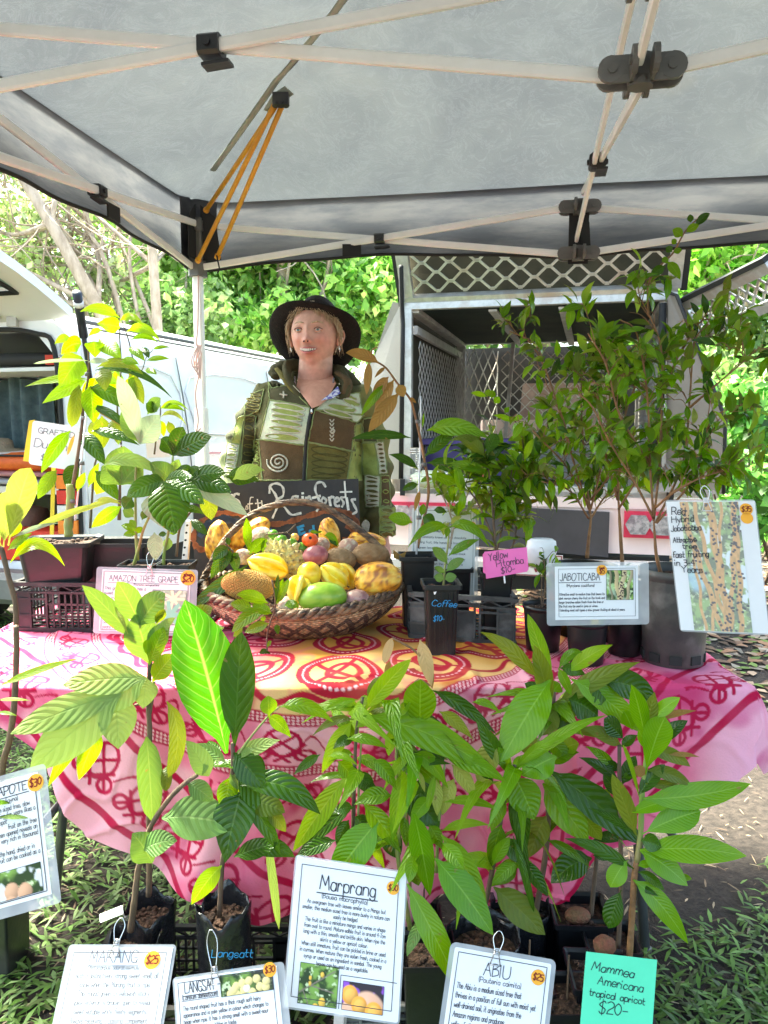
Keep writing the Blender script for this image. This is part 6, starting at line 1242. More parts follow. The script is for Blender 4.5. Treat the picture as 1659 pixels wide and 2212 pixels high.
# wilted tan vine-like sapling
bb=V((P(870,2010,1.64).x,1.64,.02));t=plant('wilting sapling with dry tan leaves curling at the tip, behind the lime leaves',bb)
square_pot(t,bb,.09,.2,.86,0,rr=.006)
stem(t,Z6,[(1080,1700,1.64),(1060,1200,1.63),(1040,700,1.62),(1110,430,1.6),(1200,450,1.59),(1190,350,1.58),(1110,250,1.58),(1040,205,1.58),(975,170,1.58)],1.6,.0035,.0022,'stem_orange')
for a in[(972,168,925,320,56,'l_tan','strap',0),(960,300,925,420,34,'l_brown','lance',0),(1135,178,1205,455,90,'l_tan','ellip',0),(1180,300,1210,470,50,'l_brown','ellip',0)]:hleaf(t,Z6,*a[:7],b=a[7],Y=1.58,wave=.12)
# ---------------------------------------------------------------- abiu
bb=V((P(1045,2010,1.56).x,1.56,.02));t=plant('sapling with long wavy leaves in the wide bag behind the lower middle card',bb)
grow_bag(t,bb,.078,.23,.82,5,chips=90)
stem(t,Z7,[(-25,1850,1.56),(35,1620,1.55),(100,1250,1.54),(130,1080,1.53),(165,950,1.53),(190,900,1.53)],1.53,.006,.004,'bark')
for a in[(185,930,470,740,60,'l_lime','lance',35),(190,935,720,615,74,'l_lime','lance',45),(430,855,228,965,185,'l_gloss','ellip',10),(188,968,300,1222,200,'l_mid','ellip',0),(80,770,-25,1015,150,'l_yellow','ellip',0),(165,1050,270,1640,62,'l_dark','strap',0),(180,1060,250,1400,130,'l_dark','ellip',0),(110,1250,45,1500,105,'l_mid','ellip',0),(210,1490,50,1610,105,'l_mid','lance',10),(60,1000,-60,860,90,'l_dark','ellip',0),(130,1100,50,1290,90,'l_mid','ellip',0),(135,940,-40,640,100,'l_dark','lance',0),(-60,540,110,610,50,'l_mid','lance',30),(160,960,90,800,80,'l_mid','ellip',0),(150,1150,260,1060,110,'l_dark','ellip',0),(120,1330,240,1480,110,'l_dark','ellip',0),(180,940,215,850,44,'l_lime','ellip',0)]:
    hleaf(t,Z7,*a[:7],b=a[7],Y=1.53,wave=.09)
for a in[(760,425,1208,842,260,'l_olive','ellip',10),(970,215,745,410,130,'l_mid','ellip',20),(1000,200,1235,508,140,'l_dark','ellip',0),(930,-20,1112,650,70,'l_dark','strap',0),(750,240,900,-10,120,'l_mid','ellip',0)]:
    hleaf(t,Z8,*a[:7],b=a[7],Y=1.5,wave=.09)
bb=V((P(1122,1960,1.66).x,1.66,.02));t=plant('tall sapling with glossy wavy leaves radiating from its top, centre right',bb)
grow_bag(t,bb,.065,.235,.82,6,chips=60)
stem(t,Z7,[(300,1800,1.66),(345,1560,1.65),(375,1340,1.64),(382,1200,1.63),(378,950,1.62),(395,750,1.61),(410,570,1.6),(415,480,1.6)],1.6,.007,.004,'bark')
for a in[(335,415,-15,130,100,'l_olive','lance',0),(400,435,262,25,92,'l_lime','ellip',0),(400,570,298,205,120,'l_olive','ellip',0),(395,408,105,885,235,'l_gloss','ellip',0),(485,370,755,205,95,'l_lime','lance',0),(440,350,580,250,60,'l_mid','lance',40),(420,560,915,305,112,'l_olive','lance',30),(430,578,330,735,150,'l_olive','ellip',0),(515,405,945,722,150,'l_gloss','ellip',30),(700,420,1008,538,170,'l_dark','ellip',40),(500,520,670,620,180,'l_dark','ellip',0),
          (350,1010,615,1350,190,'l_mid','ellip',10),(385,935,945,1372,200,'l_dark','ellip',20),(560,1185,690,1340,120,'l_lime','ellip',0),(370,1200,272,1440,140,'l_olive','ellip',0),(370,1338,625,1500,58,'l_mid','lance',20),(410,480,450,430,90,'l_mid','ellip',0),(440,340,515,500,60,'l_lime','ellip',0),(350,800,190,780,120,'l_olive','ellip',0),(430,640,560,560,120,'l_mid','ellip',0),(400,600,245,430,120,'l_dark','ellip',0),(460,820,560,780,100,'l_lime','ellip',0),(640,430,760,540,170,'l_dark','ellip',0),(400,620,520,690,130,'l_dark','ellip',0),(380,900,560,830,90,'l_mid','lance',20),(450,340,600,380,80,'l_dark','lance',10),(380,760,500,880,100,'l_mid','ellip',0)]:
    hleaf(t,Z7,*a[:7],b=a[7],Y=1.60-(.03 if a[4]>140 else 0),wave=.09,dy=(.05 if a[4]>180 else None))
fill('sapling with long wavy',Z7,[[(30,1620),(110,1200),(180,920)]],1.56,9,(.10,.16),['l_mid','l_gloss','l_lime'],73)
fill('tall sapling with glossy',Z7,[[(350,1450),(382,1100),(400,700),(412,520)]],1.64,12,(.12,.17),['l_mid','l_gloss','l_lime'],74)
# ---------------------------------------------------------------- mammea
bb=V((P(1302,2080,1.46).x,1.48,.02));t=plant('sapling with smooth glossy paddle leaves on a green-and-orange stem, lower right',bb)
square_pot(t,bb,.115,.21,.88,-.06,rr=.005)
stem(t,D_,[(1359,2080,1.47),(1360,2066,1.46),(1366,1970,1.45),(1370,1900,1.44),(1376,1860,1.44)],1.44,.0068,.006,'stem_orange');stem(t,D_,[(1376,1862,1.44),(1384,1800,1.44),(1387,1720,1.44),(1394,1660,1.44),(1398,1610,1.44)],1.44,.006,.0045,'stem_green','green_stem')
sd=MB();sv,sf=sphere_pts(14,9);c_=P(1306,2042,1.47);sd.add([c_+V((p.x*.024,p.y*.022,p.z*.018))*(1+.15*(float(vn(p.x*4+9,p.z*4+9))-.5))for p in sv],sf);sd.build('seed',pm('woody_seed',(.24,.08,.045),.85,col2=(.16,.09,.04),scale=40,bump=.8),t,True)
for a in[(945,745,865,435,112,'l_gloss','lance',0),(975,640,1147,512,88,'l_gloss','ellip',0),(985,790,1192,645,92,'l_dark','ellip',10),(945,960,1062,625,165,'l_gloss','obov',0),(965,832,1207,912,92,'l_olive','ellip',30),(1000,640,1242,588,44,'l_brown','lance',10),(1080,845,1262,858,30,'l_brown','lance',10),(958,935,1214,1022,90,'l_olive','ellip',22),(942,1012,1217,1062,60,'l_olive','lance',14),(928,1098,1558,1012,155,'l_gloss','ellip',-25),
          (928,1305,1268,1172,170,'l_gloss','obov',0),(915,1398,1533,1432,165,'l_gloss','ellip',22),(915,1402,1192,1605,155,'l_gloss','ellip',20),(895,1318,752,955,105,'l_olive','ellip',0),(912,1098,815,785,26,'l_lime','strap',0),(1120,1108,868,1180,92,'l_gloss','ellip',10),(895,1315,608,1152,52,'l_dark','lance',20),(880,1507,478,1330,86,'l_dark','lance',25),(960,820,905,700,60,'l_gloss','ellip',0),(955,700,1000,480,90,'l_olive','lance',0),(950,960,870,920,70,'l_brown','lance',0),(920,1340,1040,1380,110,'l_dark','ellip',0),(905,1080,1060,900,90,'l_dark','ellip',0)]:
    hleaf(t,Z7,*a[:7],b=a[7],Y=1.43,wave=.015,dy=(.02 if a[4]>140 else None))
for a in[(478,185,328,415,175,'l_gloss','obov',0),(420,440,312,762,180,'l_dark','obov',0),(520,352,985,892,195,'l_gloss','ellip',60),(560,285,785,445,90,'l_dark','ellip',25),(550,405,735,492,60,'l_dark','lance',10),(560,235,700,220,70,'l_gloss','lance',10),(900,330,1015,345,60,'l_mid','ellip',0)]:
    hleaf(t,Z9,*a[:7],b=a[7],Y=1.43,wave=.015)
bb=V((P(1325,2020,1.56).x,1.57,.02));t=plant('second smooth-leaved sapling just behind, its stem left of the green one',bb)
square_pot(t,V((P(1318,2030,1.58).x,1.585,.02)),.10,.21,.88,-.06,rr=.005)
stem(t,D_,[(1335,2050,1.57),(1340,1960,1.56),(1342,1880,1.55),(1340,1800,1.54),(1338,1700,1.53),(1338,1610,1.53)],1.54,.0055,.004,'bark')
for a in[(815,800,575,695,95,'l_olive','lance',25),(785,935,600,795,62,'l_mid','lance',15),(825,762,705,635,115,'l_dark','obov',0),(800,940,690,880,60,'l_dark','lance',8),(810,1020,890,850,90,'l_dark','ellip',0),(800,1100,700,960,80,'l_dark','ellip',0),(805,800,900,730,60,'l_dark','lance',0),(800,1000,560,860,70,'l_dark','lance',20),(810,980,930,940,50,'l_mid','lance',10),(800,1180,860,1340,90,'l_dark','ellip',0),(870,700,820,590,80,'l_gloss','ellip',0),(780,760,480,720,60,'l_olive','lance',30)]:
    hleaf(t,Z7,*a[:7],b=a[7],Y=1.54,wave=.015)
bb=V((P(1250,1990,1.66).x,1.66,.02));t=plant('third smooth-leaved sapling with a round dark leaf, farthest left of its kind',bb)
square_pot(t,bb,.115,.225,.88,-.06,rr=.005)
stem(t,D_,[(1276,1985,1.66),(1282,1920,1.65),(1288,1860,1.64),(1288,1800,1.63),(1270,1700,1.62)],1.64,.0055,.004,'bark')
sd=MB();c_=P(1248,1978,1.64);sd.add([c_+V((p.x*.030,p.y*.022,p.z*.018))for p in sv],sf);sd.build('seed',bpy.data.materials['woody_seed'],t,True)
for a in[(635,1445,398,1590,165,'l_dark','ellip',30),(640,1430,770,1450,60,'l_dark','lance',10),(640,1300,520,1150,80,'l_dark','ellip',0),(650,1200,740,1040,80,'l_mid','ellip',0),(640,1340,850,1340,70,'l_dark','lance',20)]:hleaf(t,Z7,*a[:7],b=a[7],Y=1.62,wave=.015)
# extra small floor pots seen between the cards
for(u,v,w,h,lb,Y_)in[(905,2010,.09,.2,'empty-looking square pot behind the drooping green leaves',1.68),(1175,2000,.10,.2,'square pot filled with chunky bark between the two right-hand groups',1.72),(1215,2110,.11,.19,'square pot at the front right, left of the mint card',1.44),(1130,2150,.1,.18,'square pot half hidden under the lower middle card',1.5)]:
    b=V((P(u,v,Y_).x,Y_,.02));t=plant(lb,b);square_pot(t,b,w,h,.87,0,rr=.005);mb=MB();mb.tube([b+V((.01,0,h*.8)),b+V((.012,.0,h+.08))],.002,6);mb.build('stem',M['bark'],t)

# ---------------------------------------------------------------- right group on the table
pb=P(902,1190,2.30);bb=V((pb.x,2.32,TZ+.01));t=plant('tall bent sapling with bronze hanging leaves in the square pot in the grey crate',bb)
square_pot(t,bb,.098,.215,.86,.03,rr=.006)
stem(t,ZU,[(300,2400,2.32),(330,2250,2.32),(390,1950,2.31),(350,1650,2.3),(310,1450,2.3),(270,1280,2.29),(235,1180,2.28),(130,1050,2.26),(40,930,2.25),(-60,860,2.24),(-75,790,2.24),(-30,760,2.24)],2.3,.0048,.0022,'stem_orange')
stake(t,ZR,(290,1000),(325,0),2.31);stake(t,ZU,(325,1500),(325,1160),2.31,.0022)
for x,y in[(350,270),(310,700)]:tie(t,ZR,x,y,2.3)
tie(t,ZU,300,1370,2.3)
for a in[(1440,690,1165,600,95,'l_brown','ellip',30),(1355,668,1335,945,68,'l_brown','ellip',0),(1490,715,1398,806,34,'l_brown','lance',0),(1515,795,1378,1010,95,'l_brown','ellip',0),(1510,850,1288,1115,72,'l_mid','ellip',0),(1560,815,1398,1135,105,'l_brown','ellip',0),(1600,925,1350,1245,125,'l_brown','ellip',10),(1590,860,1640,960,90,'l_brown','ellip',0),(1700,1295,1212,1300,78,'l_dark','ellip',30)]:hleaf(t,Z4,*a[:7],b=a[7],Y=2.22)
for a in[(305,1755,65,1638,72,'l_dark','lance',25),(358,1655,605,1465,105,'l_dark','ellip',0),(372,1442,885,1508,150,'l_mid','lance',60),(375,1705,765,1815,115,'l_dark','ellip',35),(340,1420,350,1300,20,'l_mid','strap',0),(230,1170,290,1220,30,'l_brown','lance',0)]:hleaf(t,ZU,*a[:7],b=a[7],Y=2.28)
for a in[(305,430,175,480,66,'l_dark','ellip',10),(388,345,695,485,84,'l_mid','ellip',20),(258,742,60,700,115,'l_mid','ellip',10),(330,690,350,588,56,'l_mid','ellip',0),(340,700,440,750,110,'l_dark','ellip',0),(318,480,275,650,44,'l_brown','ellip',0),(430,640,540,660,60,'l_dark','lance',10)]:hleaf(t,ZR,*a[:7],b=a[7],Y=2.28)
# coffee seedling
bb=V((P(952,1400,2.02).x,2.035,TZ+.006));t=plant('small coffee seedling in a tall narrow pot lettered in blue, standing before the grey crate',bb)
square_pot(t,bb,.088,.192,.84,.04,rr=.008)
mb=MB()
for k in range(6):x=-.032+.0128*k;mb.beam(bb+V((x*.9,-.038,.012)),bb+V((x,-.0435,.17)),.0025,.0025)
mb.build('pot_rib',M['pot'],t)
stem(t,ZR,[(512,1262),(522,1120),(540,980),(552,860),(556,775)],2.03,.003,.002,'stem_green')
for a in[(552,782,218,945,92,'l_mid','lance',75),(556,782,888,945,92,'l_mid','lance',90),(550,1015,805,880,82,'l_mid','lance',20),(545,1082,418,945,84,'l_greygreen','ellip',0),(532,1142,682,1040,82,'l_greygreen','ellip',0),(520,1155,435,1108,52,'l_greygreen','ellip',0),(518,1205,432,1185,76,'l_greygreen','ellip',0),(520,1205,618,1180,84,'l_greygreen','ellip',0),(556,780,530,870,50,'l_mid','lance',0)]:hleaf(t,ZR,*a[:7],b=a[7],Y=2.02)
# yellow pitomba bush
RP=random.Random(41);bb=V((P(1072,1290,2.18).x,2.19,TZ+.01));t=plant('dense bush with long dark leaflets behind the pink card',bb)
square_pot(t,bb,.085,.19,.86,-.03,rr=.006)
mains=[stem(t,ZR,[(935,1080),(930,900),(905,560),(880,330),(850,200),(830,90)],2.2,.0042,.002,'bark'),stem(t,ZR,[(940,1080),(1090,900),(1110,620),(1200,430),(1250,300)],2.24,.003,.0015,'bark'),stem(t,ZR,[(940,1000),(1010,700),(1050,450),(1080,250)],2.22,.003,.0015,'bark'),stem(t,ZR,[(930,900),(800,600),(700,450),(640,330)],2.2,.003,.0015,'bark')]
tw=twigs(mains,34,(.05,.13),RP,up=.4);twig_part(t,tw,.0014,'bark')
leaves_along(t,tw+mains[:2],280,(.06,.10),['l_dark','l_mid','l_mid','l_gloss','l_olive','l_lime'],'lance',.30,.7,R=RP,start=.1)
for a in[(850,210,738,85,105,'l_olive','obov',0),(858,205,945,15,110,'l_dark','obov',0),(880,340,540,260,90,'l_mid','lance',25),(880,330,625,300,60,'l_mid','lance',10),(1170,250,1240,60,60,'l_lime','ellip',0),(1165,255,1030,150,60,'l_lime','ellip',0),(990,700,1050,580,80,'l_lime','obov',0)]:hleaf(t,ZR,*a[:7],b=a[7],Y=2.16)
sh_=stem(t,ZU,[(1170,1900),(1165,1600),(1120,1400),(1000,1290),(860,1160)],2.26,.0025,.0012,'bark','shoot')
for a in[(865,1165,735,1135,44,'l_lime','ellip',8),(870,1165,885,1105,60,'l_mid','ellip',0),(900,1180,915,1110,60,'l_mid','ellip',0),(930,1225,970,1170,60,'l_lime','ellip',0),(1010,1300,1050,1250,44,'l_mid','lance',0),(1090,1370,915,1315,50,'l_lime','lance',8),(1085,1360,1160,1330,50,'l_lime','ellip',0),(1165,1500,1165,1410,80,'l_glow','ellip',0),(1160,1510,1030,1530,60,'l_glow','lance',15),(1170,1620,1260,1510,60,'l_glow','lance',0),(1165,1610,1040,1560,60,'l_lime','lance',10)]:hleaf(t,ZU,*a[:7],b=a[7],Y=2.24)
# pale-leaved seedling behind
RP=random.Random(42);bb=V((P(985,1260,2.40).x,2.42,TZ+.01));t=plant('airy sapling with small pale yellow-green leaves behind the coffee seedling',bb)
square_pot(t,bb,.09,.16,.86,0,rr=.006)
mains=[stem(t,ZR,[(560,950),(590,800),(650,650),(740,430)],2.4,.004,.002,'bark_pale'),stem(t,ZR,[(600,780),(500,500),(420,380)],2.4,.0025,.0012,'bark_pale'),stem(t,ZR,[(620,700),(560,640),(640,440),(620,400)],2.38,.0025,.0012,'bark_pale'),stem(t,ZR,[(640,650),(760,620),(850,600)],2.38,.0025,.0012,'bark_pale')]
tw=twigs(mains,14,(.04,.09),RP);twig_part(t,tw,.0012,'bark_pale');leaves_along(t,tw+mains,85,(.03,.055),['l_yellow','l_glow','l_lime'],'ellip',.5,.5,R=RP)
# white cup-shaped bag
cu=MB();c_=P(1172,1224,2.1);cu.lathe([(.001,0),(.030,0),(.038,.02),(.044,.05),(.040,.075),(.030,.082)],V((c_.x,2.12,0))+V((0,0,P(1172,1226,2.12).z)),18,sx=1.0,sy=.6)
o=cu.build('plastic_bag',filmmat('white_film',(.9,.9,.92),.8),None,True);setp(o,'crumpled white plastic bag between the pink card and the printed card','plastic bag')
# small jaboticaba seedling pots
def seedling(u,v,Y_,r,h,label,n,R,ztop=None,zs=.09,mats=('l_mid','l_dark','l_lime'),stemz=None):
    b=V((P(u,v,Y_).x,Y_,TZ+.006));t=plant(label,b);round_pot(t,b,r,h);ms=[]
    for k in range(2):
        s=b+V((R.uniform(-.01,.01),0,h*.85));e=s+V((R.uniform(-.05,.05),R.uniform(-.03,.02),zs));q=catmull([s,s.lerp(e,.5)+V((R.uniform(-.01,.01),0,0)),e],4);ms.append(q);mb=MB();mb.tube(q,.0016,5);mb.build('stem',M['bark'],t,True)
    tw=twigs(ms,8,(.03,.06),R);twig_part(t,tw,.001);leaves_along(t,tw,n,(.03,.048),list(mats),'lance',.34,.5,R=R);return t
R_=random.Random(51)
seedling(1172,1400,2.06,.055,.125,'small seedling in a round pot left of the printed card on the table',26,R_,zs=.14)
t3=seedling(1266,1425,1.94,.053,.112,'round pot under the printed card with a yellow stake in it',8,R_,zs=.03)
seedling(1348,1425,2.02,.052,.122,'round black pot between the yellow-staked pot and the big grey pot',10,R_,zs=.10)
# ---------------------------------------------------------------- big jaboticaba bushes
def bush(label,base,potf,mains_px,ntw,nleaf,seed,mats,Lr=(.035,.058),tl=(.05,.15),smat='stem_orange',r0=.006):
    R=random.Random(seed);t=plant(label,base);potf(t,base);ms=[]
    for i,q in enumerate(mains_px):ms.append(stem(t,D_,q,2.0,r0 if i==0 else r0*.55,.0016,smat,'trunk' if i==0 else 'branch'))
    tw=twigs([m for m in ms[1:]if m[-1].z<P(0,600,m[-1].y).z]or ms,ntw,tl,R,up=.35);tw+=twigs(tw,ntw,(tl[0]*.6,tl[1]*.6),R);twig_part(t,tw,.0013,smat)
    leaves_along(t,tw,nleaf,Lr,mats,'lance',.38,.5,R=R,start=.1,el=(.1,.8),face=.35);return t,ms
jm=['l_dark','l_mid','l_lime','l_gloss','l_olive','l_lime','l_mid','l_gloss']
bush('multi-stemmed bushy tree with small pointed leaves in the wide pot behind the printed card',V((P(1262,1250,2.22).x,2.24,TZ+.006)),lambda t,b:round_pot(t,b,.100,.20,.85),
     [[(1268,1205,2.22),(1272,1160,2.21),(1276,1120,2.2),(1272,1070,2.2)],[(1272,1100,2.2),(1240,1000,2.17),(1215,900,2.15),(1180,830,2.14)],[(1274,1110,2.2),(1262,980,2.2),(1255,860,2.2),(1262,760,2.2)],[(1276,1100,2.2),(1300,1000,2.18),(1315,880,2.16),(1320,780,2.15)],[(1272,1090,2.2),(1225,1010,2.14),(1180,960,2.1),(1150,930,2.1)],
      [(1276,1080,2.2),(1330,1010,2.12),(1370,940,2.1)],[(1240,1000,2.2),(1200,860,2.22),(1170,780,2.24),(1140,735,2.24),(1100,715,2.24)],[(1272,1120,2.2),(1230,1060,2.15),(1170,1040,2.12)],[(1276,1120,2.2),(1310,1070,2.25),(1350,1050,2.28)]],
     75,560,61,jm,Lr=(.040,.064),tl=(.04,.12))
bush('tallest tree with reddish branching stems and pointed leaves in the big grey pot',V((P(1462,1400,1.93).x,1.955,TZ+.006)),lambda t,b:round_pot(t,b,.088,.245,.86,'pot_dusty',holes=True,soil=.9),
     [[(1430,1247,1.95),(1418,1200,1.94),(1414,1150,1.94),(1412,1118,1.94)],[(1412,1120,1.94),(1404,1000,1.93),(1398,850,1.92),(1375,720,1.92),(1338,690,1.92)],[(1412,1125,1.94),(1425,1000,1.95),(1430,850,1.96),(1428,750,1.97),(1402,680,1.97),(1380,640,1.97)],[(1412,1120,1.94),(1370,1040,1.93),(1320,960,1.92),(1280,880,1.9),(1250,850,1.9)],
      [(1418,1130,1.94),(1500,1030,1.9),(1530,920,1.88),(1560,890,1.87),(1640,860,1.86)],[(1416,1130,1.94),(1475,1000,1.95),(1490,860,1.96),(1500,740,1.97),(1530,700,1.97)],[(1404,1000,1.93),(1340,900,1.9),(1310,790,1.88),(1270,720,1.88)],[(1430,850,1.96),(1470,760,2.0),(1520,690,2.02),(1560,720,2.02)],[(1490,880,1.94),(1560,820,1.9),(1620,770,1.88)],[(1400,680,1.97),(1402,610,1.97),(1430,570,1.97),(1455,545,1.96),(1480,500,1.95),(1512,468,1.95)],[(1412,1100,1.94),(1460,1060,1.88),(1520,1030,1.86),(1590,1010,1.84)]],
     95,580,62,['l_mid','l_gloss','l_dark','l_lime','l_mid','l_gloss','l_lime','l_olive'],Lr=(.042,.068),tl=(.04,.12))
t=bpy.data.objects['potted_plant']if False else None
for o in[o for o in bpy.data.objects if o.get('label','').startswith('tallest tree')]:
    for a in[(1345,978,1408,922,34),(1325,962,1322,926,26),(1305,1005,1362,972,34),(1290,1022,1246,993,40),(1262,1055,1243,1035,24),(1245,1088,1218,1068,30),(1250,1092,1288,1080,26),(1225,1130,1280,1208,44),(1215,1150,1150,1195,40),(1230,1120,1200,1130,30),(1200,1190,1240,1240,40)]:hleaf(o,ZT,*a[:5],random.choice(['l_dark','l_mid']),'ellip',Y=1.94,wave=.02)
bush('slender leafy tree standing between the two big bushes, pot hidden behind the printed card',V((P(1345,1300,2.12).x,2.16,TZ+.006)),lambda t,b:round_pot(t,b,.075,.17,.85),
     [[(1345,1230,2.14),(1340,1150,2.13),(1336,1080,2.12),(1330,1000,2.1)],[(1334,1080,2.12),(1350,900,2.08),(1390,800,2.06)],[(1334,1080,2.12),(1300,940,2.08),(1290,830,2.06)],[(1336,1100,2.12),(1400,1000,2.05),(1450,940,2.02)]],28,180,63,jm,Lr=(.042,.066),tl=(.04,.11))
# ================================================================ signs
def laminate(c,x0,y0,x1,y1,rc=.008):c.rect('laminate','film',x0,y0,x1,y1,o=-.0004,rc=rc,film=True)
def ph_grape(x,y,a):
    c=leafy(x,y,a,6,3);c=mixc(c,rgb(.55,.55,.58),np.ones_like(x)*.45)
    for i in range(7):
        an=i*.9;d=np.abs((x-.62)*math.sin(an)-(y-.25)*math.cos(an));s=(x-.62)*math.cos(an)+(y-.25)*math.sin(an);c=mixc(c,rgb(.85,.78,.45),sst(.05,.03,d)*(s>0)*(s<.33))
        d=np.abs((x-.55)*math.sin(an)-(y-.7)*math.cos(an));s=(x-.55)*math.cos(an)+(y-.7)*math.sin(an);c=mixc(c,rgb(.25,.55,.38),sst(.07,.05,d)*(s>0)*(s<.4))
    return c
def ph_jab(x,y,a):
    c=mixc(leafy(x,y,a,5,8,1.3),rgb(.55,.68,.5),sst(.55,.75,fbm(x*4+2,y*4,3))*.6)
    for x0,x1,w,cc in[(.35,.45,.08,(.55,.42,.22)),(.68,.5,.10,(.60,.48,.28)),(.95,.75,.06,(.45,.36,.22)),(.12,.2,.04,(.3,.25,.15))]:
        d=np.abs(x-(x0+(x1-x0)*y)-.03*np.sin(y*9));c=mixc(c,rgb(*cc)*(1-.5*np.clip((x-(x0+(x1-x0)*y))/w,-1,1)[...,None]*.5),sst(w,w*.8,d))
    R=np.random.RandomState(4)
    for i in range(34):yy=R.rand();c=blob(c,x,y*1,.68+(.5-.68)*yy+R.normal()*.05,yy*a,.028,1,(.05,.02,.03))if False else blob(c,x,y*a,.66-.16*yy+R.normal()*.05,yy*a,.028,1,(.06,.025,.03))
    return c
def ph_red(x,y,a):
    Y_=y*a;c=mixc(leafy(x,Y_/a,a,9,12,1.2),rgb(.50,.52,.42),np.ones_like(x)*.35);c=mixc(c,rgb(.78,.84,.92),sst(.60,.66,fbm(x*5+4,Y_*3+8,4))*.9);c=mixc(c,rgb(.45,.65,.85),sst(.1,.0,np.hypot((x-.15)*.9,(Y_-1.45)*.6)-.1)*.7)
    for x0,x1,x2,w in[(.02,.22,.50,.055),(.50,.55,.62,.075),(.95,.80,.62,.045),(.25,.35,.62,.04),(.1,.15,.2,.03),(.9,.92,.8,.05),(.7,.6,.3,.03)]:
        q=Y_/a;xc=x0*(1-q)**2+2*x1*q*(1-q)+x2*q*q+.02*np.sin(q*20+x0*9);m_=sst(w,w*.75,np.abs(x-xc));c=mixc(c,rgb(.62,.36,.16)*(.75+.5*fbm(x*30,Y_*14,3)[...,None]),m_)
    R=np.random.RandomState(9)
    for i in range(190):
        q=R.rand();j=R.randint(4);x0,x1,x2=[(.02,.22,.50),(.50,.55,.62),(.95,.80,.62),(.9,.92,.8)][j];xc=x0*(1-q)**2+2*x1*q*(1-q)+x2*q*q;c=blob(c,x,Y_,xc+R.normal()*.05,q*a,.022,1,(.07,.06,.08))
    return mixc(c,rgb(.85,.85,.84),np.ones_like(x)*.12)
def ph_langsat(x,y,a):
    c=leafy(x,y,a,6,20,.8);c=mixc(c,rgb(.03,.03,.02),sst(.55,.7,x)*.8);c=blob(c,x,y*a,.5,.52,.17,1.6,(.75,.45,.30))
    for i,(bx,by)in enumerate([(.30,.22),(.42,.18),(.55,.16),(.70,.14),(.18,.34),(.30,.36),(.44,.30),(.75,.28),(.86,.30),(.60,.36),(.38,.42),(.88,.20),(.25,.28)]):c=blob(c,x,y*a,bx,by,.075,1,(.80,.66,.28))
    return blob(c,x,y*a,.50,.28,.065,1,(.95,.78,.68))
def ph_mar1(x,y,a):
    c=leafy(x,y,a,5,30);Y_=y*a
    for(x0,y0,x1,y1,w)in[(.0,.7,.9,.1,.02),(.3,.5,.9,.6,.02),(.1,.6,.35,1.1,.015)]:
        t_=np.clip(((x-x0)*(x1-x0)+(Y_-y0)*(y1-y0))/((x1-x0)**2+(y1-y0)**2),0,1);c=mixc(c,rgb(.22,.18,.14),sst(w,w*.6,np.hypot(x-x0-t_*(x1-x0),Y_-y0-t_*(y1-y0))))
    c=blob(c,x,Y_,.80,1.28,.20,1.0,(.78,.45,.32));c=blob(c,x,Y_,.62,1.08,.08,.5,(.78,.45,.32))
    for q in[(.58,.22,.05),(.28,.33,.04),(.28,.46,.04),(.62,.85,.085),(.46,1.0,.085),(.36,1.10,.06)]:c=blob(c,x,Y_,q[0],q[1],q[2],.75,(.92,.55,.08))
    return c
def ph_mar2(x,y,a):
    Y_=y*a;c=mixc(rgb(.03,.02,.03)+0*leafy(x,y,a),rgb(.28,.08,.55),sst(.5,.6,fbm(x*4+1,Y_*4,3)));c=blob(c,x,Y_,.62,.78,.50,.8,(.80,.45,.30));c=blob(c,x,Y_,.25,.62,.28,1.2,(.80,.45,.30))
    for q in[(.18,.28,.20),(.42,.48,.19),(.78,.58,.21)]:c=blob(c,x,Y_,q[0],q[1],q[2],.95,(.95,.40,.06));c=blob(c,x,Y_,q[0]+.01,q[1]+.01,q[2]*.72,.95,(.98,.48,.10))
    return c
def ph_sap(x,y,a):
    Y_=y*a;c=leafy(x,y,a,5,40,.9);c=mixc(c,rgb(.75,.77,.78),sst(.5,.56,fbm(x*6+3,Y_*6+8,3))*.8)
    for q in[(.62,.24,.09),(.78,.28,.09),(.40,.36,.08),(.60,.40,.10),(.12,.46,.06),(.18,.52,.05),(.28,.62,.06)]:c=blob(c,x,Y_,q[0],q[1],q[2],.9,(.62,.36,.22))
    return c
# tree grape card leaning on the left crate
c=Card(P(209,1224,2.165),P(428,1231,2.165),P(201,1368,2.13),'info_card','laminated card headed AMAZON TREE GRAPE leaning on the left crate')
laminate(c,0,0,1,1);c.rect('card','paper_grey',.06,.04,.93,.955,o=.0008)
c.frame(.075,.06,.915,.94,.0011);c.frame(.083,.07,.907,.93,.0006)
c.text([('AMAZON TREE GRAPE',.47,.205,.0165,.0013,'c',1,-.68),('(Pourouma cecropiaefolia)',.50,.265,.0055,.0007,'c',0,.8)],'ink')
c.para(['This grape like fruit has a','sweet vanilla flavour','The tree is very attractive','with its leaves changing','from light to dark green','partly worn lined petals','either raw or made into','Seedling trees fruit in 4','years with multiple stems'],.09,.335,.0725,.0088,.0009,'l',0.42,'ink_grey')
c.picture(.565,.32,.90,.84,ph_grape);c.dot(.905,.125,.0215,'$20',two='sfrom');c.clip(.525,.02,.050)
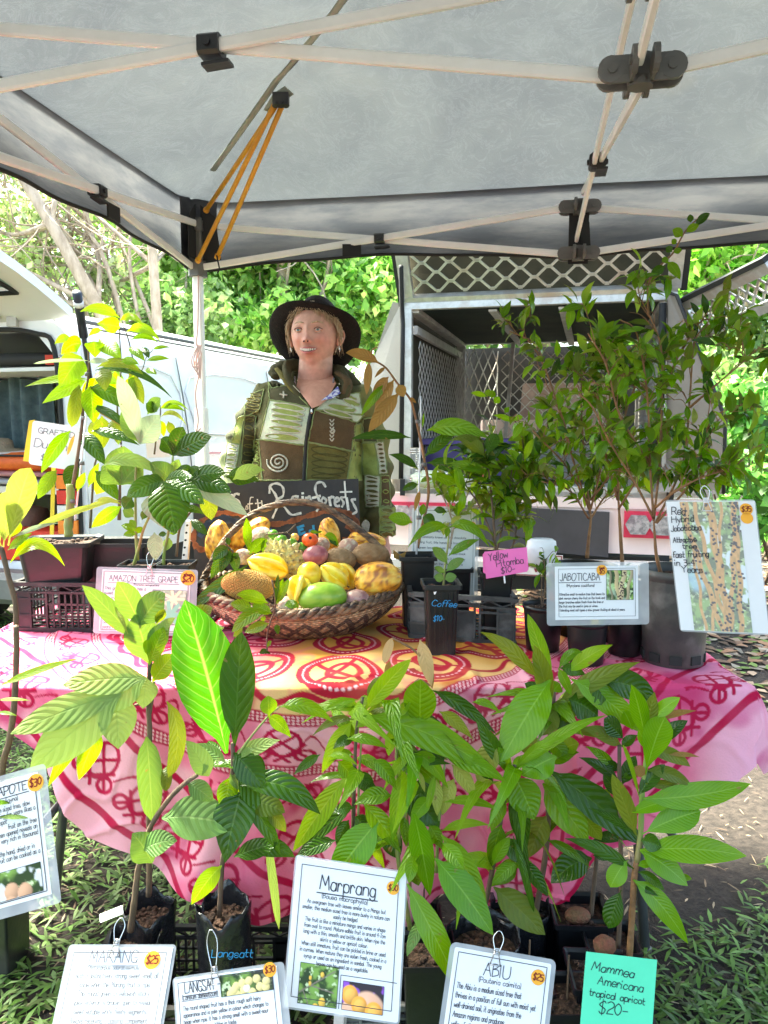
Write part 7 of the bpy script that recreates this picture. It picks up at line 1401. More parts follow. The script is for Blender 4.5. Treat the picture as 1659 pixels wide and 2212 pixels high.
# black sapote card in the grey crate
c=Card(P(884,1091,2.44),P(1036,1096,2.44),P(876,1300,2.38),'info_card','upright laminated card headed BLACK SAPOTE behind the coffee seedling')
laminate(c,0,0,1,1);c.rect('card','paper_grey',.05,.03,.95,.98,o=.0008);c.frame(.08,.05,.92,.96,.001)
c.text([('BLACK SAPOTE',.5,.21,.0125,.0013,'c',1,.8),('(Diospyros digyna)',.48,.27,.006,.0007,'c',0,.8)],'ink');c.dot(.90,.19,.012,'$30')
c.para(['Commonly known as the chocolate','pudding fruit, this handsome tree with dark','green leaves thrives in a well-drained','full sun position also a wind break','Originating in Mexico it has many','uses fresh the ripe fruits are','best scooped out eaten'],.5,.335,.055,.0068,.0009,'c',0.8,'ink_grey')
# pink pitomba card
c=Card(P(1044,1191,2.06),P(1138,1182,2.055),P(1041,1250,2.05),'price_card','bright pink card handwritten Yellow Pitomba $10-','price card')
mb=MB();mb.tube([c.pt(.42,.9,-.002),c.pt(.42,1.25,.0)],.0025,6);mb.build('stick',M['paper'],c.t)
mb=MB();mb.prism([c.pt(-.02,.12,-.003),c.pt(.02,.05,-.003),c.pt(.02,.85,-.003),c.pt(-.05,.78,-.003)],-c.n,.001);mb.build('rear_sheet',M['pink_card'],c.t)
mb=MB();mb.prism([c.pt(.02,.02,0),c.pt(1,0,0),c.pt(.985,.82,.002),c.pt(.94,.90,.002),c.pt(0,1.02,0)],-c.n,.001);mb.build('card',M['pink_card'],c.t)
c.text([('Yellow',.10,.38,.020,.0017,'l',0,-.45,.12,.12),('Pitomba',.27,.62,.018,.0017,'l',0,-.62,.0,.05),('$10-',.36,.88,.016,.0017,'l',0,.95,.1,.08)],'ink',jit=.04)
# coffee lettering on the pot
c=Card(P(926,1262,1.986),P(984,1265,1.986),P(926,1400,1.990),'painted_label','blue paint-pen lettering Coffee $10- on the tall narrow pot','lettering');c.text([('Coffee',.14,.33,.016,.0014,'l',0,.95,.25),('$10-',.25,.56,.014,.0014,'l',0,.85,.1)],'blue_pen',jit=.05,o=.004);mb=MB();mb.prism([c.pt(.2,.11,.005),c.pt(.3,.10,.005),c.pt(.27,.14,.005),c.pt(.22,.15,.005)],c.n,.001);mb.build('paint_chip',M['l_sage']if False else M['paper'],c.t)
# jaboticaba card on a yellow stake
c=Card(P(1180,1216,1.86),P(1395,1213,1.86),P(1170,1352,1.845),'info_card','landscape laminated card headed JABOTICABA on a yellow stake');c.ex=c.ex
laminate(c,0,0,1.03,1);c.rect('card','paper',.085,.06,.92,.91,o=.0008);c.frame(.12,.10,.89,.86,.0008)
c.text([('JABOTICABA',.135,.285,.0175,.0014,'l',1,-.40),('(Myrciana cauliflora)',.34,.385,.0065,.0008,'c',0,.8)],'ink')
c.para(['Attractive small to medium tree that bears its','dark maroon cherry like fruit on the trunk and','larger branches eaten fresh from the tree or','the fruit may be used in jams or wines.','Tolerating most soil types a slow grower fruiting at about 6 years.'],.125,.52,.063,.0058,.0008,'l',0.66,'ink_grey')
c.picture(.60,.13,.87,.60,ph_jab);c.dot(.555,.125,.013,'$5',two='Small')
mb=MB();mb.beam(P(1284,1225,1.875),P(1286,1358,1.91),.018,.003,up=(0,1,0));mb.build('yellow_stake',pm('yellow_plastic',(.85,.62,.03),.4),c.t)
# red hybrid card hanging from a branch
c=Card(P(1436,1080,1.80),P(1632,1079,1.72),P(1470,1364,1.80),'photo_card','tall laminated photo card handwritten Red Hybrid Joboticaba clipped to a branch')
TLp,TRp,BLp=P(1436,1080,1.80),P(1632,1079,1.74),P(1469,1364,1.78)
c.O=TLp;c.ex=(TRp-TLp).normalized();c.W=(TRp-TLp).length;e=(BLp-TLp);c.H=e.length;c.ey=-e.normalized();c.n=c.ex.cross(c.ey).normalized()
if c.n.y>0:c.n=-c.n
laminate(c,0,0,1,1);c.rect('card','paper',.012,.012,.988,.988,o=.0008);c.picture(.165,.015,.81,.985,ph_red,n=110,frame=False)
c.text([('Red',.06,.11,.017,.0018,'l',0,-.15,.1,.0),('Hybrid',.05,.17,.015,.0017,'l',0,-.25,.1,.06),('Joboticaba',.03,.235,.013,.0016,'l',0,-.34,.1,.05),('Attractive',.04,.32,.012,.0016,'l',0,-.26,.1,.05),('tree',.14,.365,.013,.0017,'l',0,.9),('fast fruiting',.02,.435,.014,.0017,'l',0,.70,.1,.05),('in 3-4',.03,.495,.014,.0017,'l',0,.85),('Years',.10,.545,.015,.0017,'l',0,.8)],'ink',jit=.04,o=.0034)
c.dot(.885,.135,.013,'');c.dot(.888,.07,.0135,'$35');c.clip(.46,.03,.040,'paper')
mb=MB();mb.tube(catmull([P(1525,1075,1.77),P(1512,1045,1.8),P(1508,1010,1.84)],4),.0012,5);mb.build('hanging_wire',M['steel'],c.t)
# grafted durian sign
c=Card(P(71,908,2.40),P(172,923,2.40),P(66,1003,2.40),'price_card','white sheet handwritten GRAFTED Durian in a yellow holder among the left saplings','price card')
laminate(c,0,0,1,1);c.rect('card','paper',.0,.0,1,1,o=.0008,rc=.01);c.text([('GRAFTED',.14,.26,.0165,.0017,'l',0,1.0),('Durian',.08,.58,.026,.0018,'l',0,.95,.1),('$60-',.25,.86,.018,.0017,'l',0,.95,.15)],'ink_grey',jit=.03)
mb=MB();mb.prism([c.pt(-.08,.02,-.001),c.pt(.03,-.02,-.001),c.pt(.0,.95,-.001),c.pt(-.13,.95,-.001)],-c.n,.002);mb.beam(P(116,1000,2.41),P(112,1155,2.40),.012,.004,up=(0,1,0));mb.build('yellow_holder',bpy.data.materials['yellow_plastic'],c.t)
c2=Card(P(315,950,2.47),P(365,948,2.47),P(315,990,2.47),'price_card','small white sheet mostly hidden among the leaves left of the canopy leg','price card');c2.rect('card','paper',0,0,1,1)
# ---- floor cards
c=Card(P(-110,1700,1.42),P(96,1655,1.42),P(-62,2006,1.44),'info_card','tilted laminated card ending in APOTE cut off at the left edge')
TLp,TRp,BLp=P(-118,1716,1.42),P(88,1657,1.42),P(-90,2000,1.36)
c.O=TLp;c.ex=(TRp-TLp).normalized();c.W=(TRp-TLp).length;e=BLp-TLp;c.H=e.length;c.ey=-e.normalized();c.n=c.ex.cross(c.ey).normalized()
if c.n.y>0:c.n=-c.n
laminate(c,-.02,-.02,1.05,1.04);c.rect('card','paper_grey',.03,.03,.965,.96,o=.0008);c.frame(.06,.07,.925,.925,.0016)
c.text([('BLACK SAPOTE',.84,.135,.0165,.0016,'r',1,-.68),('(Diospyros digyna)',.74,.195,.008,.0009,'r',0,.8)],'ink');c.dot(.935,.105,.016,'$30')
c.text([(l,.90-d,.255+.047*i,.0090,.00085,'r',0,.58,.05)for i,(l,d)in enumerate([('A medium sized tree, slow',.05),('growing for years likes a',.0),('full sun spot',.3),('fruit on the tree',.0),('which when opened reveals an',.0),('sweet very rich in flavoured',.0),('flesh',.62),('out of the hand, dried or in',.05),('fruit can be cooked as a',.0),('vegetable',.5)])],'ink')
c.picture(.10,.72,.895,.90,ph_sap)if False else c.picture(.06,.70,.89,.915,ph_sap)
c=Card(P(149,2040,1.36),P(380,2040,1.36),P(100,2262,1.30),'info_card','large laminated card headed MARANG at the bottom left')
TLp,TRp,BLp=P(149,2040,1.38),P(382,2040,1.38),P(102,2262,1.30)
c.O=TLp;c.ex=(TRp-TLp).normalized();c.W=(TRp-TLp).length;e=(BLp-TLp);c.H=e.length*1.25;c.ey=-e.normalized();c.n=c.ex.cross(c.ey).normalized()
if c.n.y>0:c.n=-c.n
laminate(c,0,0,1,1);c.rect('card','paper',.02,.025,.97,.98,o=.0008);c.frame(.065,.065,.92,.95,.0013)
c.text([('MARANG',.44,.145,.0205,.0015,'c',1,-.44),('(Artocarpus odoratissimus)',.46,.20,.0065,.0008,'c',0,.85)],'ink_grey');c.para(['With a distinctively strong sweet smell, all','know when the Marang fruit is ripe.','This round green to yellowish sticky','spike exterior is broken open to reveal','sweet eatable white fleshy segments.','Always receiving a passing complement'],.50,.27,.070,.0095,.0009,'c',0.76,'ink_grey')
c.dot(.80,.125,.0155,'$25');c.clip(.445,.02,.048)
c=Card(P(372,2112,1.34),P(604,2078,1.34),P(380,2262,1.30),'info_card','landscape laminated card headed LANGSAT at the bottom, left of the tall card')
laminate(c,0,0,1.04,1);c.rect('card','paper',.02,.05,.97,.98,o=.0008);c.frame(.05,.09,.925,.93,.0012)
c.text([('LANGSAT',.11,.25,.0175,.0015,'l',1,-.28),('(Lansium domesticum)',.08,.345,.0078,.0009,'l',1,-.33)],'ink');c.para(['The round shaped fruit has a thick rough soft hairy','appearance and is pale yellow in colour which changes to','beige when ripe. It has a strong smell with a sweet-sour','but is not musty or bitter in taste.'],.08,.50,.095,.0072,.0008,'l',0.78,'ink');c.picture(.44,.07,.92,.38,ph_langsat);c.dot(.905,.085,.0125,'$30');c.clip(.40,.04,.075)
c=Card(P(639,1850,1.44),P(877,1884,1.44),P(612,2172,1.34),'info_card','tall laminated card headed Marprang leaning at the centre front')
TLp,TRp,BLp=P(641,1850,1.45),P(878,1886,1.45),P(613,2173,1.36)
c.O=TLp;c.ex=(TRp-TLp).normalized();c.W=(TRp-TLp).length;e=BLp-TLp;c.H=e.length;c.ey=-e.normalized();c.n=c.ex.cross(c.ey).normalized()
if c.n.y>0:c.n=-c.n
laminate(c,-.015,-.012,1.015,1.015);c.rect('card','paper',0,0,1,1,o=.0008,rc=.005);c.frame(.055,.045,.935,.93,.0013)
c.text([('Marprang',.48,.195,.0255,.0021,'c',1,-.50),('(Bouea macrophylla)',.46,.255,.0085,.0009,'c',0,.85)],'ink');c.para(['An evergreen tree with leaves similar to a Mango but','smaller, this medium sized tree is more bushy in nature can','easily be hedged.','The fruit is like a miniature mango and varies in shape','from oval to round. Mature edible fruit is around 4-7cm','long with a thin, smooth and brittle skin. When ripe the',"skin's a yellow or apricot colour.",'When still immature, fruit can be pickled in brine or used','in curries. When mature they are eaten fresh, cooked in a','syrup or used as an ingredient in sambal. The young','leaves can be used as a vegetable.'],.48,.30,.0405,.0072,.00075,'c',0.78,'ink')
c.picture(.115,.70,.455,.965,ph_mar1,n=60);c.picture(.50,.78,.86,.965,ph_mar2,n=60);mb=MB();c.line(mb,.475,.745,.97,.745,.0012);c.line(mb,.475,.745,.475,.965,.0012);mb.build('rule_line',M['ink'],c.t);c.dot(.885,.115,.0125,'$30')
mb=MB();mb.beam(c.pt(.5,.9,-.02),c.pt(.5,1.25,-.03),.02,.02);mb.build('support_post',M['alu_dull'],c.t)
c=Card(P(976,2036,1.36),P(1200,2076,1.36),P(958,2262,1.30),'info_card','laminated card headed ABIU at the bottom centre right')
laminate(c,-.01,-.01,1.01,1,.012);c.rect('card','paper',.035,.035,.965,.98,o=.0008,rc=.004);c.frame(.075,.075,.925,.97,.0013)
c.text([('ABIU',.46,.255,.0215,.0015,'c',0,-.25),('(Pouteria caimito)',.50,.325,.0085,.0009,'c',0,.85)],'ink');c.para(['The Abiu is a medium sized tree that','thrives in a position of full sun with moist yet','well-drained soil, it originates from the','Amazon regions and produces','yellow fruit with a smooth'],.10,.42,.092,.0095,.00095,'l',0.76,'ink');c.dot(.85,.185,.0135,'$25');c.clip(.43,.05,.042)
c=Card(P(1266,2055,1.36),P(1419,2073,1.36),P(1268,2262,1.32),'price_card','mint green card handwritten Mammea Americana tropical apricot $20-','price card')
c.rect('card','green_card',0,0,1,1);c.text([('Mammea',.09,.18,.0155,.0017,'l',0,-.60,.15,-.08),('Americana',.19,.325,.0145,.0016,'l',0,-.64,.05,-.07),('tropical apricot',.09,.455,.0115,.0016,'l',0,-.78,.0,-.05),('$20-',.24,.63,.021,.0018,'l',0,.95,.05)],'ink_green',jit=.05)
# blue Langsatt lettering on the bag, wire loop of its clip
c=Card(P(448,2046,1.525),P(540,2046,1.525),P(448,2090,1.52),'painted_label','blue handwriting Langsatt on the tall black grow bag','lettering');c.text([('Langsatt',.10,.45,.016,.0015,'l',0,.95,.15),('$30',.55,1.3,.012,.0013,'l')],'blue_pen',jit=.05,o=.003)
# plate characters and box badge
c=Card(P(1088,1150,4.22),P(1182,1147,4.18),P(1088,1184,4.22),'plate_characters','dark red characters on the truck number plate','plate lettering');c.O=UP(.64,-.203,.625);c.ex=UX;c.ey=V((0,0,1));c.n=-UY;c.W,c.H=.30,.125;c.t.location=c.O;OFF[c.t.name]=V(c.O)
c.text([('T',.64,.78,.075,.012,'c',0,.9),('2',.84,.78,.075,.012,'c',0,.9),('A',.42,.78,.075,.012,'c',0,.9)],M.setdefault('maroon',pm('maroon_ink',(.22,.03,.04),.5))and 'maroon');c.frame(.02,.04,.98,.96,.006,'maroon')
for k in['lettering','border']:pass
for o in[o for o in bpy.data.objects if o.parent==c.t]:      # belongs to the plate: part of the truck
    o.parent=ute;o.location=V(c.t.location)-V(ute.location);OFF[o.name]=V(c.t.location)
bpy.data.objects.remove(c.t)
bd=MB();ctr=UP(.19,.20,1.115);r_=.045;hexp=[ctr+UX*math.cos(a)*r_+V((0,0,math.sin(a)*r_*.85))for a in[i*math.pi/3 for i in range(6)]];bd.prism(hexp,-UY,.003)
badge=bd.build('badge',pm('badge_grey',(.45,.45,.47),.5),bx)
mb=MB()
for s in text_strokes('E',.045)[0]:
    for a,b in zip(s[:-1],s[1:]):mb.beam(ctr-UY*.005+UX*(a[0]-.014)+V((0,0,a[1]-.0225)),ctr-UY*.005+UX*(b[0]-.014)+V((0,0,b[1]-.0225)),.003,.008,up=UY)
for s in text_strokes('EXPEDITION'[:7],.022)[0]:
    for a,b in zip(s[:-1],s[1:]):mb.beam(ctr-UY*.002+UX*(a[0]+.06)+V((0,0,a[1]-.014)),ctr-UY*.002+UX*(b[0]+.06)+V((0,0,b[1]-.014)),.002,.003,up=UY)
mb.build('badge_letter',M['rubber'],bx)
# ---------------------------------------------------------------- chalkboard
c=Card(P(418,1046,2.54),P(774,1034,2.54),P(420,1262,2.47),'chalkboard','black chalkboard with white and blue lettering and a painted orange swirl behind the fruit basket','chalkboard')
c.O=P(418,1046,2.55);c.ex=(P(774,1034,2.55)-c.O).normalized();c.W=(P(774,1034,2.55)-c.O).length
M['board']=pm('blackboard_paint',(.018,.014,.014),.6,col2=(.035,.028,.028),scale=5,bump=.2)
c.rect('board','board',0,0,1.0,1,o=0,th=.012)
Zb=lambda x,y:(406+x/3.36,1014.9+y/3.36)
def bpt(x,y,o=.0025):
    u,v=Zb(x,y);d=P(u,v,1)-V((0,0,CAMH));o_=V((0,0,CAMH));t_=(c.O-o_).dot(c.n)/d.dot(c.n);return o_+d*t_+c.n*o
def brush(paths,name,mat,w0,wobble=.25,o=.0025):
    mb=MB();R=random.Random(3)
    for p in paths:
        q=catmull([bpt(x,y,o)for x,y in p],5);n=len(q)
        for i in range(n-1):
            w=w0*(1+wobble*math.sin(i*1.1+n));d=(q[i+1]-q[i]);
            if d.length<1e-5:continue
            d.normalize();s=d.cross(c.n)*w/2;mb.add([q[i]-d*w*.25+s,q[i]-d*w*.25-s,q[i+1]+d*w*.25-s,q[i+1]+d*w*.25+s],[(0,1,2,3)])
    return mb.build(name,M[mat],c.t)
ts=.0066
brush([[(272,190),(280,235)],[(300,180),(318,240),(318,180)],[(372,178),(345,175),(335,205),(375,235),(372,275),(335,268)]],'lettering','chalk',ts)
brush([[(425,265),(420,285),(435,285),(432,262),(422,265)],[(475,200),(455,205),(448,260),(455,315)],[(435,250),(470,245)],[(505,215),(515,300)],[(490,245),(535,240)],[(535,225),(545,290)],[(540,270),(560,255),(568,285)]],'lettering','chalk',ts*.5)
brush([[(592,170),(600,115),(650,100),(690,130),(690,190),(640,225),(700,270),(750,325),(820,315)],[(600,130),(640,190),(650,260),(615,350)],[(800,195),(765,195),(752,235),(775,245),(800,215),(812,245)],[(833,195),(835,245)],[(833,168),(834,174)],[(860,200),(862,245)],[(862,215),(885,195),(895,245)],
       [(1000,125),(975,92),(935,100),(925,150),(950,215),(955,265),(935,300)],[(905,205),(960,190)],[(985,200),(968,225),(985,250),(1005,225),(985,200)],[(1025,200),(1035,260)],[(1030,215),(1045,195),(1058,202)],[(1065,235),(1095,225),(1085,200),(1065,225),(1075,262),(1100,262)],[(1135,200),(1112,205),(1130,240),(1118,270)],[(1152,205),(1165,290)],[(1215,215),(1190,218),(1205,255),(1225,300),(1195,322)]],'lettering','chalk',ts*1.05)
brush([[(1137,85),(1145,200)],[(1105,162),(1190,160)]],'lettering','chalk',ts*.7)
brush([[(795,420),(840,405)],[(800,415),(812,470)],[(805,440),(835,430)],[(812,470),(850,455)],[(905,435),(885,445),(890,465),(912,455)],[(910,405),(918,465)],[(780,465),(770,485)],[(600,430),(612,470),(625,440)]],'lettering','chalk_blue',ts*1.0)
M['terracotta']=pm('terracotta_paint',(.36,.12,.05),.85,col2=(.20,.07,.035),scale=14)
M['mauve']=pm('mauve_paint',(.20,.09,.18),.85);M['navy']=pm('navy_paint',(.03,.05,.10),.8)
brush([[(60,560),(40,500),(60,420),(140,345),(250,310),(350,318),(440,345),(540,375),(640,395),(760,370),(870,335),(1000,305),(1120,300),(1200,340),(1230,400)],[(50,540),(100,580),(160,545),(150,480)],[(1150,410),(1200,440),(1180,500),(1130,505)]],'painted_swirl','terracotta',.015,.35,.0016)
brush([[(1210,400),(1225,470),(1190,520)]],'painted_swirl','mauve',.010,.2,.0019);brush([[(90,480),(150,400),(260,360),(360,380)]],'painted_swirl','navy',.022,.3,.0012)
# ================================================================ the stallholder
FT=V((P(665,1000,2.76).x,2.78,0))
man=thing('person','woman in a dark wide-brimmed hat and green patchwork hoodie standing behind the table','person',FT)
def remesh(o,vox,sm=2):
    m=o.modifiers.new('r','REMESH');m.mode='VOXEL';m.voxel_size=vox;m.use_smooth_shade=True
    if sm:s=o.modifiers.new('s','SMOOTH');s.iterations=sm;s.factor=.5
    bpy.context.view_layer.update();dg=bpy.context.evaluated_depsgraph_get();me=bpy.data.meshes.new_from_object(o.evaluated_get(dg));o.modifiers.clear();old=o.data;o.data=me;bpy.data.meshes.remove(old)
    return me
def ptz(x,y,Y):u,v=Z4(x,y);return P(u,v,Y)
HC=ptz(915,452,2.76);YAW=math.radians(-11);RH=Matrix.Rotation(YAW,3,'Z')@Matrix.Rotation(math.radians(-4),3,'X')
def H(x,y,z):return HC+RH@V((x,-y,z))*1.035          # head frame: x to image right, y forward
BUMPS=[(0,.0,.010,.0075,.022),(0,-.034,.021,.0105,.0105),(.0125,-.038,.009,.006,.006),(-.0125,-.038,.009,.006,.006),(.031,.019,.0055,.018,.006),(-.031,.019,.0055,.018,.006),(.033,.002,-.0125,.0145,.0085),(-.033,.002,-.0125,.0145,.0085),
         (.040,-.030,.008,.017,.015),(-.040,-.030,.008,.017,.015),(0,-.068,.007,.026,.016),(0,-.0645,-.009,.021,.0045),(0,-.078,.004,.018,.005),(0,-.088,-.004,.016,.004),(0,-.104,.009,.018,.012),(.029,-.050,-.006,.0045,.014),(-.029,-.050,-.006,.0045,.014)]
def head_pt(p):
    x,y,z=p;k=1-.26*max(0,-z)**1.6-.05*max(0,z)**2;X=x*.080*k;Z=z*.118*(1-.13*max(0,z)**3);Yf=y*(.094 if y>0 else .10)*(1-.12*max(0,-z)**2 if y>0 else 1-.42*max(0,-z)**1.2)
    if y>0:
        for bx_,bz,A,sx,sz in BUMPS:Yf+=A*math.exp(-((X-bx_)/sx)**2-((Z-bz)/sz)**2)*min(1,y*1.6)
    return H(X,Yf,Z)
sv2,sf2=sphere_pts(72,56)
bm_=MB();bm_.add([head_pt(p)for p in sv2],sf2)
nb=ptz(905,1010,2.8)
bm_.tube([H(0,-.02,-.03),H(0,-.012,-.09),ptz(912,830,2.785),ptz(905,930,2.79),ptz(900,1010,2.79)],[.058,.059,.062,.072,.085],24)
def rings(defs,hd,n=40,p_=2.4):
    mb=MB();L=[]
    for u,v,hw,d,yf in defs:
        c=P(u,v,2.78);w=hw*2.76/F;ring=[]
        for k in range(n):
            a=2*math.pi*k/n;ca,sa=math.cos(a),math.sin(a);x=abs(ca)**(2/p_)*math.copysign(1,ca)*w;y=abs(sa)**(2/p_)*math.copysign(1,sa)*(d+(yf if sa<0 else 0));ring.append(V((c.x+x,c.y+y,c.z)))
        L.append(ring)
    vs=[q for r in L for q in r];m=len(L);mb.add(vs,[(i*n+k,i*n+(k+1)%n,(i+1)*n+(k+1)%n,(i+1)*n+k)for i in range(m-1)for k in range(n)]+[tuple(range(n-1,-1,-1)),tuple((m-1)*n+k for k in range(n))]);return mb
TOR=[(678,822,34,.060,0),(676,832,62,.072,.0),(673,845,100,.085,.01),(670,865,116,.10,.02),(669,890,116,.11,.035),(668,920,112,.115,.05),(667,950,110,.115,.045),(665,985,110,.115,.03),(664,1030,116,.12,.03),(664,1090,122,.125,.03),(664,1160,126,.125,.02),(664,1215,124,.12,.01)]
inner=rings([(u,v,hw*.88,d*.86,yf*.9)for u,v,hw,d,yf in TOR]+[(664,1290,112,.11,0),(664,1330,100,.10,0)],0,28);bm_.add(inner.v,inner.f)
AL=[P(572,868,2.78),P(535,930,2.79),P(512,985,2.8),P(503,1040,2.76),P(500,1095,2.72)];AR=[P(778,866,2.78),P(803,930,2.79),P(815,1000,2.8),P(820,1080,2.76),P(824,1160,2.71)]
for A_ in(AL,AR):bm_.tube(catmull(A_,4),[.042-.0009*i for i in range(17)],14)
# hands hang relaxed below the cuffs: palm, four curled fingers, thumb
for s_,A_ in((-1,AL),(1,AR)):
    w=A_[-1];d=(A_[-1]-A_[-2]).normalized();pl_=w+d*.085;bm_.tube([w-d*.01,w+d*.03,w+d*.06,pl_],[.024,.030,.034,.030],12,flat=.55)
    for i in range(4):
        o_=V((0,-.030+.020*i,0));L_=[.062,.072,.068,.052][i];b=pl_+o_-d*.012;cu_=V((-s_*.018,0,0));bm_.tube([b,b+d*L_*.42,b+d*L_*.75+cu_*.6,b+d*L_*.92+cu_*1.7],[.0092,.0088,.0080,.0068],8)
    b=w+d*.03+V((0,-.028,0));bm_.tube([b,b+d*.025+V((-s_*.008,-.018,0)),b+d*.052+V((-s_*.014,-.022,0)),b+d*.066+V((-s_*.018,-.018,0))],[.012,.011,.0095,.008],8)
for s_ in(-1,1):bm_.tube([V((FT.x+s_*.09,2.79,.88)),V((FT.x+s_*.10,2.77,.48)),V((FT.x+s_*.105,2.8,.09)),V((FT.x+s_*.105,2.8,.05))],[.08,.052,.036,.036],14)
body=bm_.build('body',M['ink'],man,True);remesh(body,.0042,2)
me=body.data;n_=len(me.vertices);cv=np.empty(n_*3,dtype=np.float32);me.vertices.foreach_get('co',cv);cv=cv.reshape(-1,3)+np.array(off(man));loc=(cv-np.array(HC))@np.array(RH)/1.035      # to the head frame (rows times R = R^T p)
lx,ly,lz=loc[:,0],-loc[:,1],loc[:,2];g_=lambda x0,z0,sx,sz:np.exp(-((lx-x0)/sx)**2-((lz-z0)/sz)**2)*(ly>.03)
c=np.tile(np.array([.58,.325,.25]),(n_,1))*(.92+.16*vn(cv[:,0]*160,cv[:,2]*160+cv[:,1]*70))[:,None]
red=np.clip(g_(0,-.035,.016,.018)*.5+g_(.043,-.030,.022,.020)*.55+g_(-.043,-.030,.022,.020)*.55+g_(0,-.100,.02,.015)*.45+.25*(lz<-.12)*(lz>-.28),0,1)[:,None];c=c*(1-red)+np.array([.60,.215,.18])*red
lip=np.clip(g_(0,-.0595,.024,.0028)+g_(0,-.0755,.021,.0042),0,1)[:,None];c=c*(1-lip)+np.array([.52,.15,.14])*lip
bl_=(fbm(cv[:,0]*90,cv[:,2]*90+7,3)-.5)[:,None];c=c*(1+.25*bl_)
at=me.color_attributes.new('Col','FLOAT_COLOR','POINT');at.data.foreach_set('color',np.hstack([c,np.ones((n_,1))]).astype(np.float32).ravel())
sk=am('skin',.52,bump=.12,bscale=260,var=.06);pb=sk.node_tree.nodes['Principled BSDF'];pb.inputs['Subsurface Weight'].default_value=.12;pb.inputs['Subsurface Radius'].default_value=(.012,.005,.003);pb.inputs['Subsurface Scale'].default_value=.6
me.materials.clear();me.materials.append(sk)
M['eye']=pm('eye_white',(.62,.58,.56),.15);M['iris']=pm('iris_blue_green',(.13,.22,.24),.1,col2=(.20,.30,.30),scale=200);M['pupil']=pm('pupil',(.005,.005,.005),.05);M['tooth']=pm('tooth',(.80,.77,.70),.25);M['mouth']=pm('mouth_dark',(.06,.012,.012),.5)
M['skinp']=pm('skin_plain',(.58,.30,.215),.5,col2=(.52,.25,.18),scale=40);M['hair']=pm('blonde_hair',(.30,.19,.10),.5,col2=(.60,.46,.29),scale=60,stretch=(3,3,.4));M['gold']=pm('silver_ring',(.7,.68,.62),.2,metal=1)
ev,ef=sphere_pts(16,10)
for s_ in(-1,1):
    cx,cz,cy=s_*.0335,.001,.0785;e=MB();e.add([H(cx,cy,cz)+p*.0112 for p in ev],ef);eo=e.build('eye',M['eye'],man,True)
    ir=MB();gz_=(H(cx,cy+.01,cz+.0005)-H(cx,cy,cz)).normalized();ir.tube([H(cx,cy,cz)+gz_*.0098,H(cx,cy,cz)+gz_*.0114],[.0055,.0048],14);ir.build('iris',M['iris'],eo,True)
    ir=MB();ir.tube([H(cx,cy,cz)+gz_*.0112,H(cx,cy,cz)+gz_*.0118],.0022,10);ir.build('pupil',M['pupil'],eo,True)
    for up,rr,nm,mt,hh in[(1,.0032,'upper_eyelid','skinp',.0070),(-1,.0026,'lower_eyelid','skinp',.0060)]:
        q=[H(cx+.0150*t_,cy+.0085*(1-t_*t_)+.0022-.002*abs(t_),cz+up*hh*(1-t_*t_)-.001)for t_ in(-1,-.66,-.33,0,.33,.66,1)];mb=MB();mb.tube(catmull(q,3),rr,6);mb.build(nm,M[mt],man,True)
    q=[H(cx+.0150*t_,cy+.0095*(1-t_*t_)+.0048,cz+.0045*(1-t_*t_)+.0008)for t_ in(-1,-.5,0,.5,1)];mb=MB();mb.tube(catmull(q,3),.0013,5);mb.build('eyelashes',M['ink'],man,True)
    q=[H(s_*(.014+.034*t_),.0935-.020*t_*t_,.0205+.006*math.sin(t_*2.60001))for t_ in(0,.25,.5,.75,1)];mb=MB();mb.tube(catmull(q,3),[.0026]*7+[.0018]*6,5);mb.build('eyebrow',M['hair'],man,True)
    mb=MB();mb.tube([H(s_*.0065,.112,-.0425),H(s_*.0065,.108,-.040)],.0028,8);mb.build('nostril',M['mouth'],man,True)
def mouthc(t_,dz,dy=0):return H(.0295*t_,.0955-.020*t_*t_+dy,-.0665+.0062*t_*t_+dz)
mb=MB();q=[mouthc(t_/6,.0050*(1-(t_/6)**4))for t_ in range(-6,7)]+[mouthc(t_/6,-.0075*(1-(t_/6)**2))for t_ in range(6,-7,-1)];mb.prism(q,RH@V((0,1,0)),.004);mb.build('mouth',M['mouth'],man)
for i in range(-4,5):
    if abs(i)>4:continue
    mb=MB();a=i*.20;w=.0050 if abs(i)>1 else .0062;mb.beam(mouthc(a,.0045,.0012),mouthc(a,-.0040-(.0008 if abs(i)<2 else-.0008),.0012),w,.0025,up=(0,1,0),ch=.2);mb.build('tooth',M['tooth'],man,True)
M['lip']=pm('lip',(.50,.16,.14),.35,col2=(.44,.13,.12),scale=50)
for up,rr in((1,.0029),(-1,.0037)):
    q=[mouthc(t_/5,(up*(.0072 if up>0 else .0096))*(1-(t_/5)**2)**.7*(1 if abs(t_)<5 else .2)+(-.0008 if up>0 and t_==0 else 0),.002)for t_ in range(-5,6)];mb=MB();mb.tube(catmull(q,2),[rr*(.35+.65*math.sin(math.pi*(i+.6)/22))for i in range(21)],8);mb.build('upper_lip' if up>0 else 'lower_lip',M['lip'],man,True)
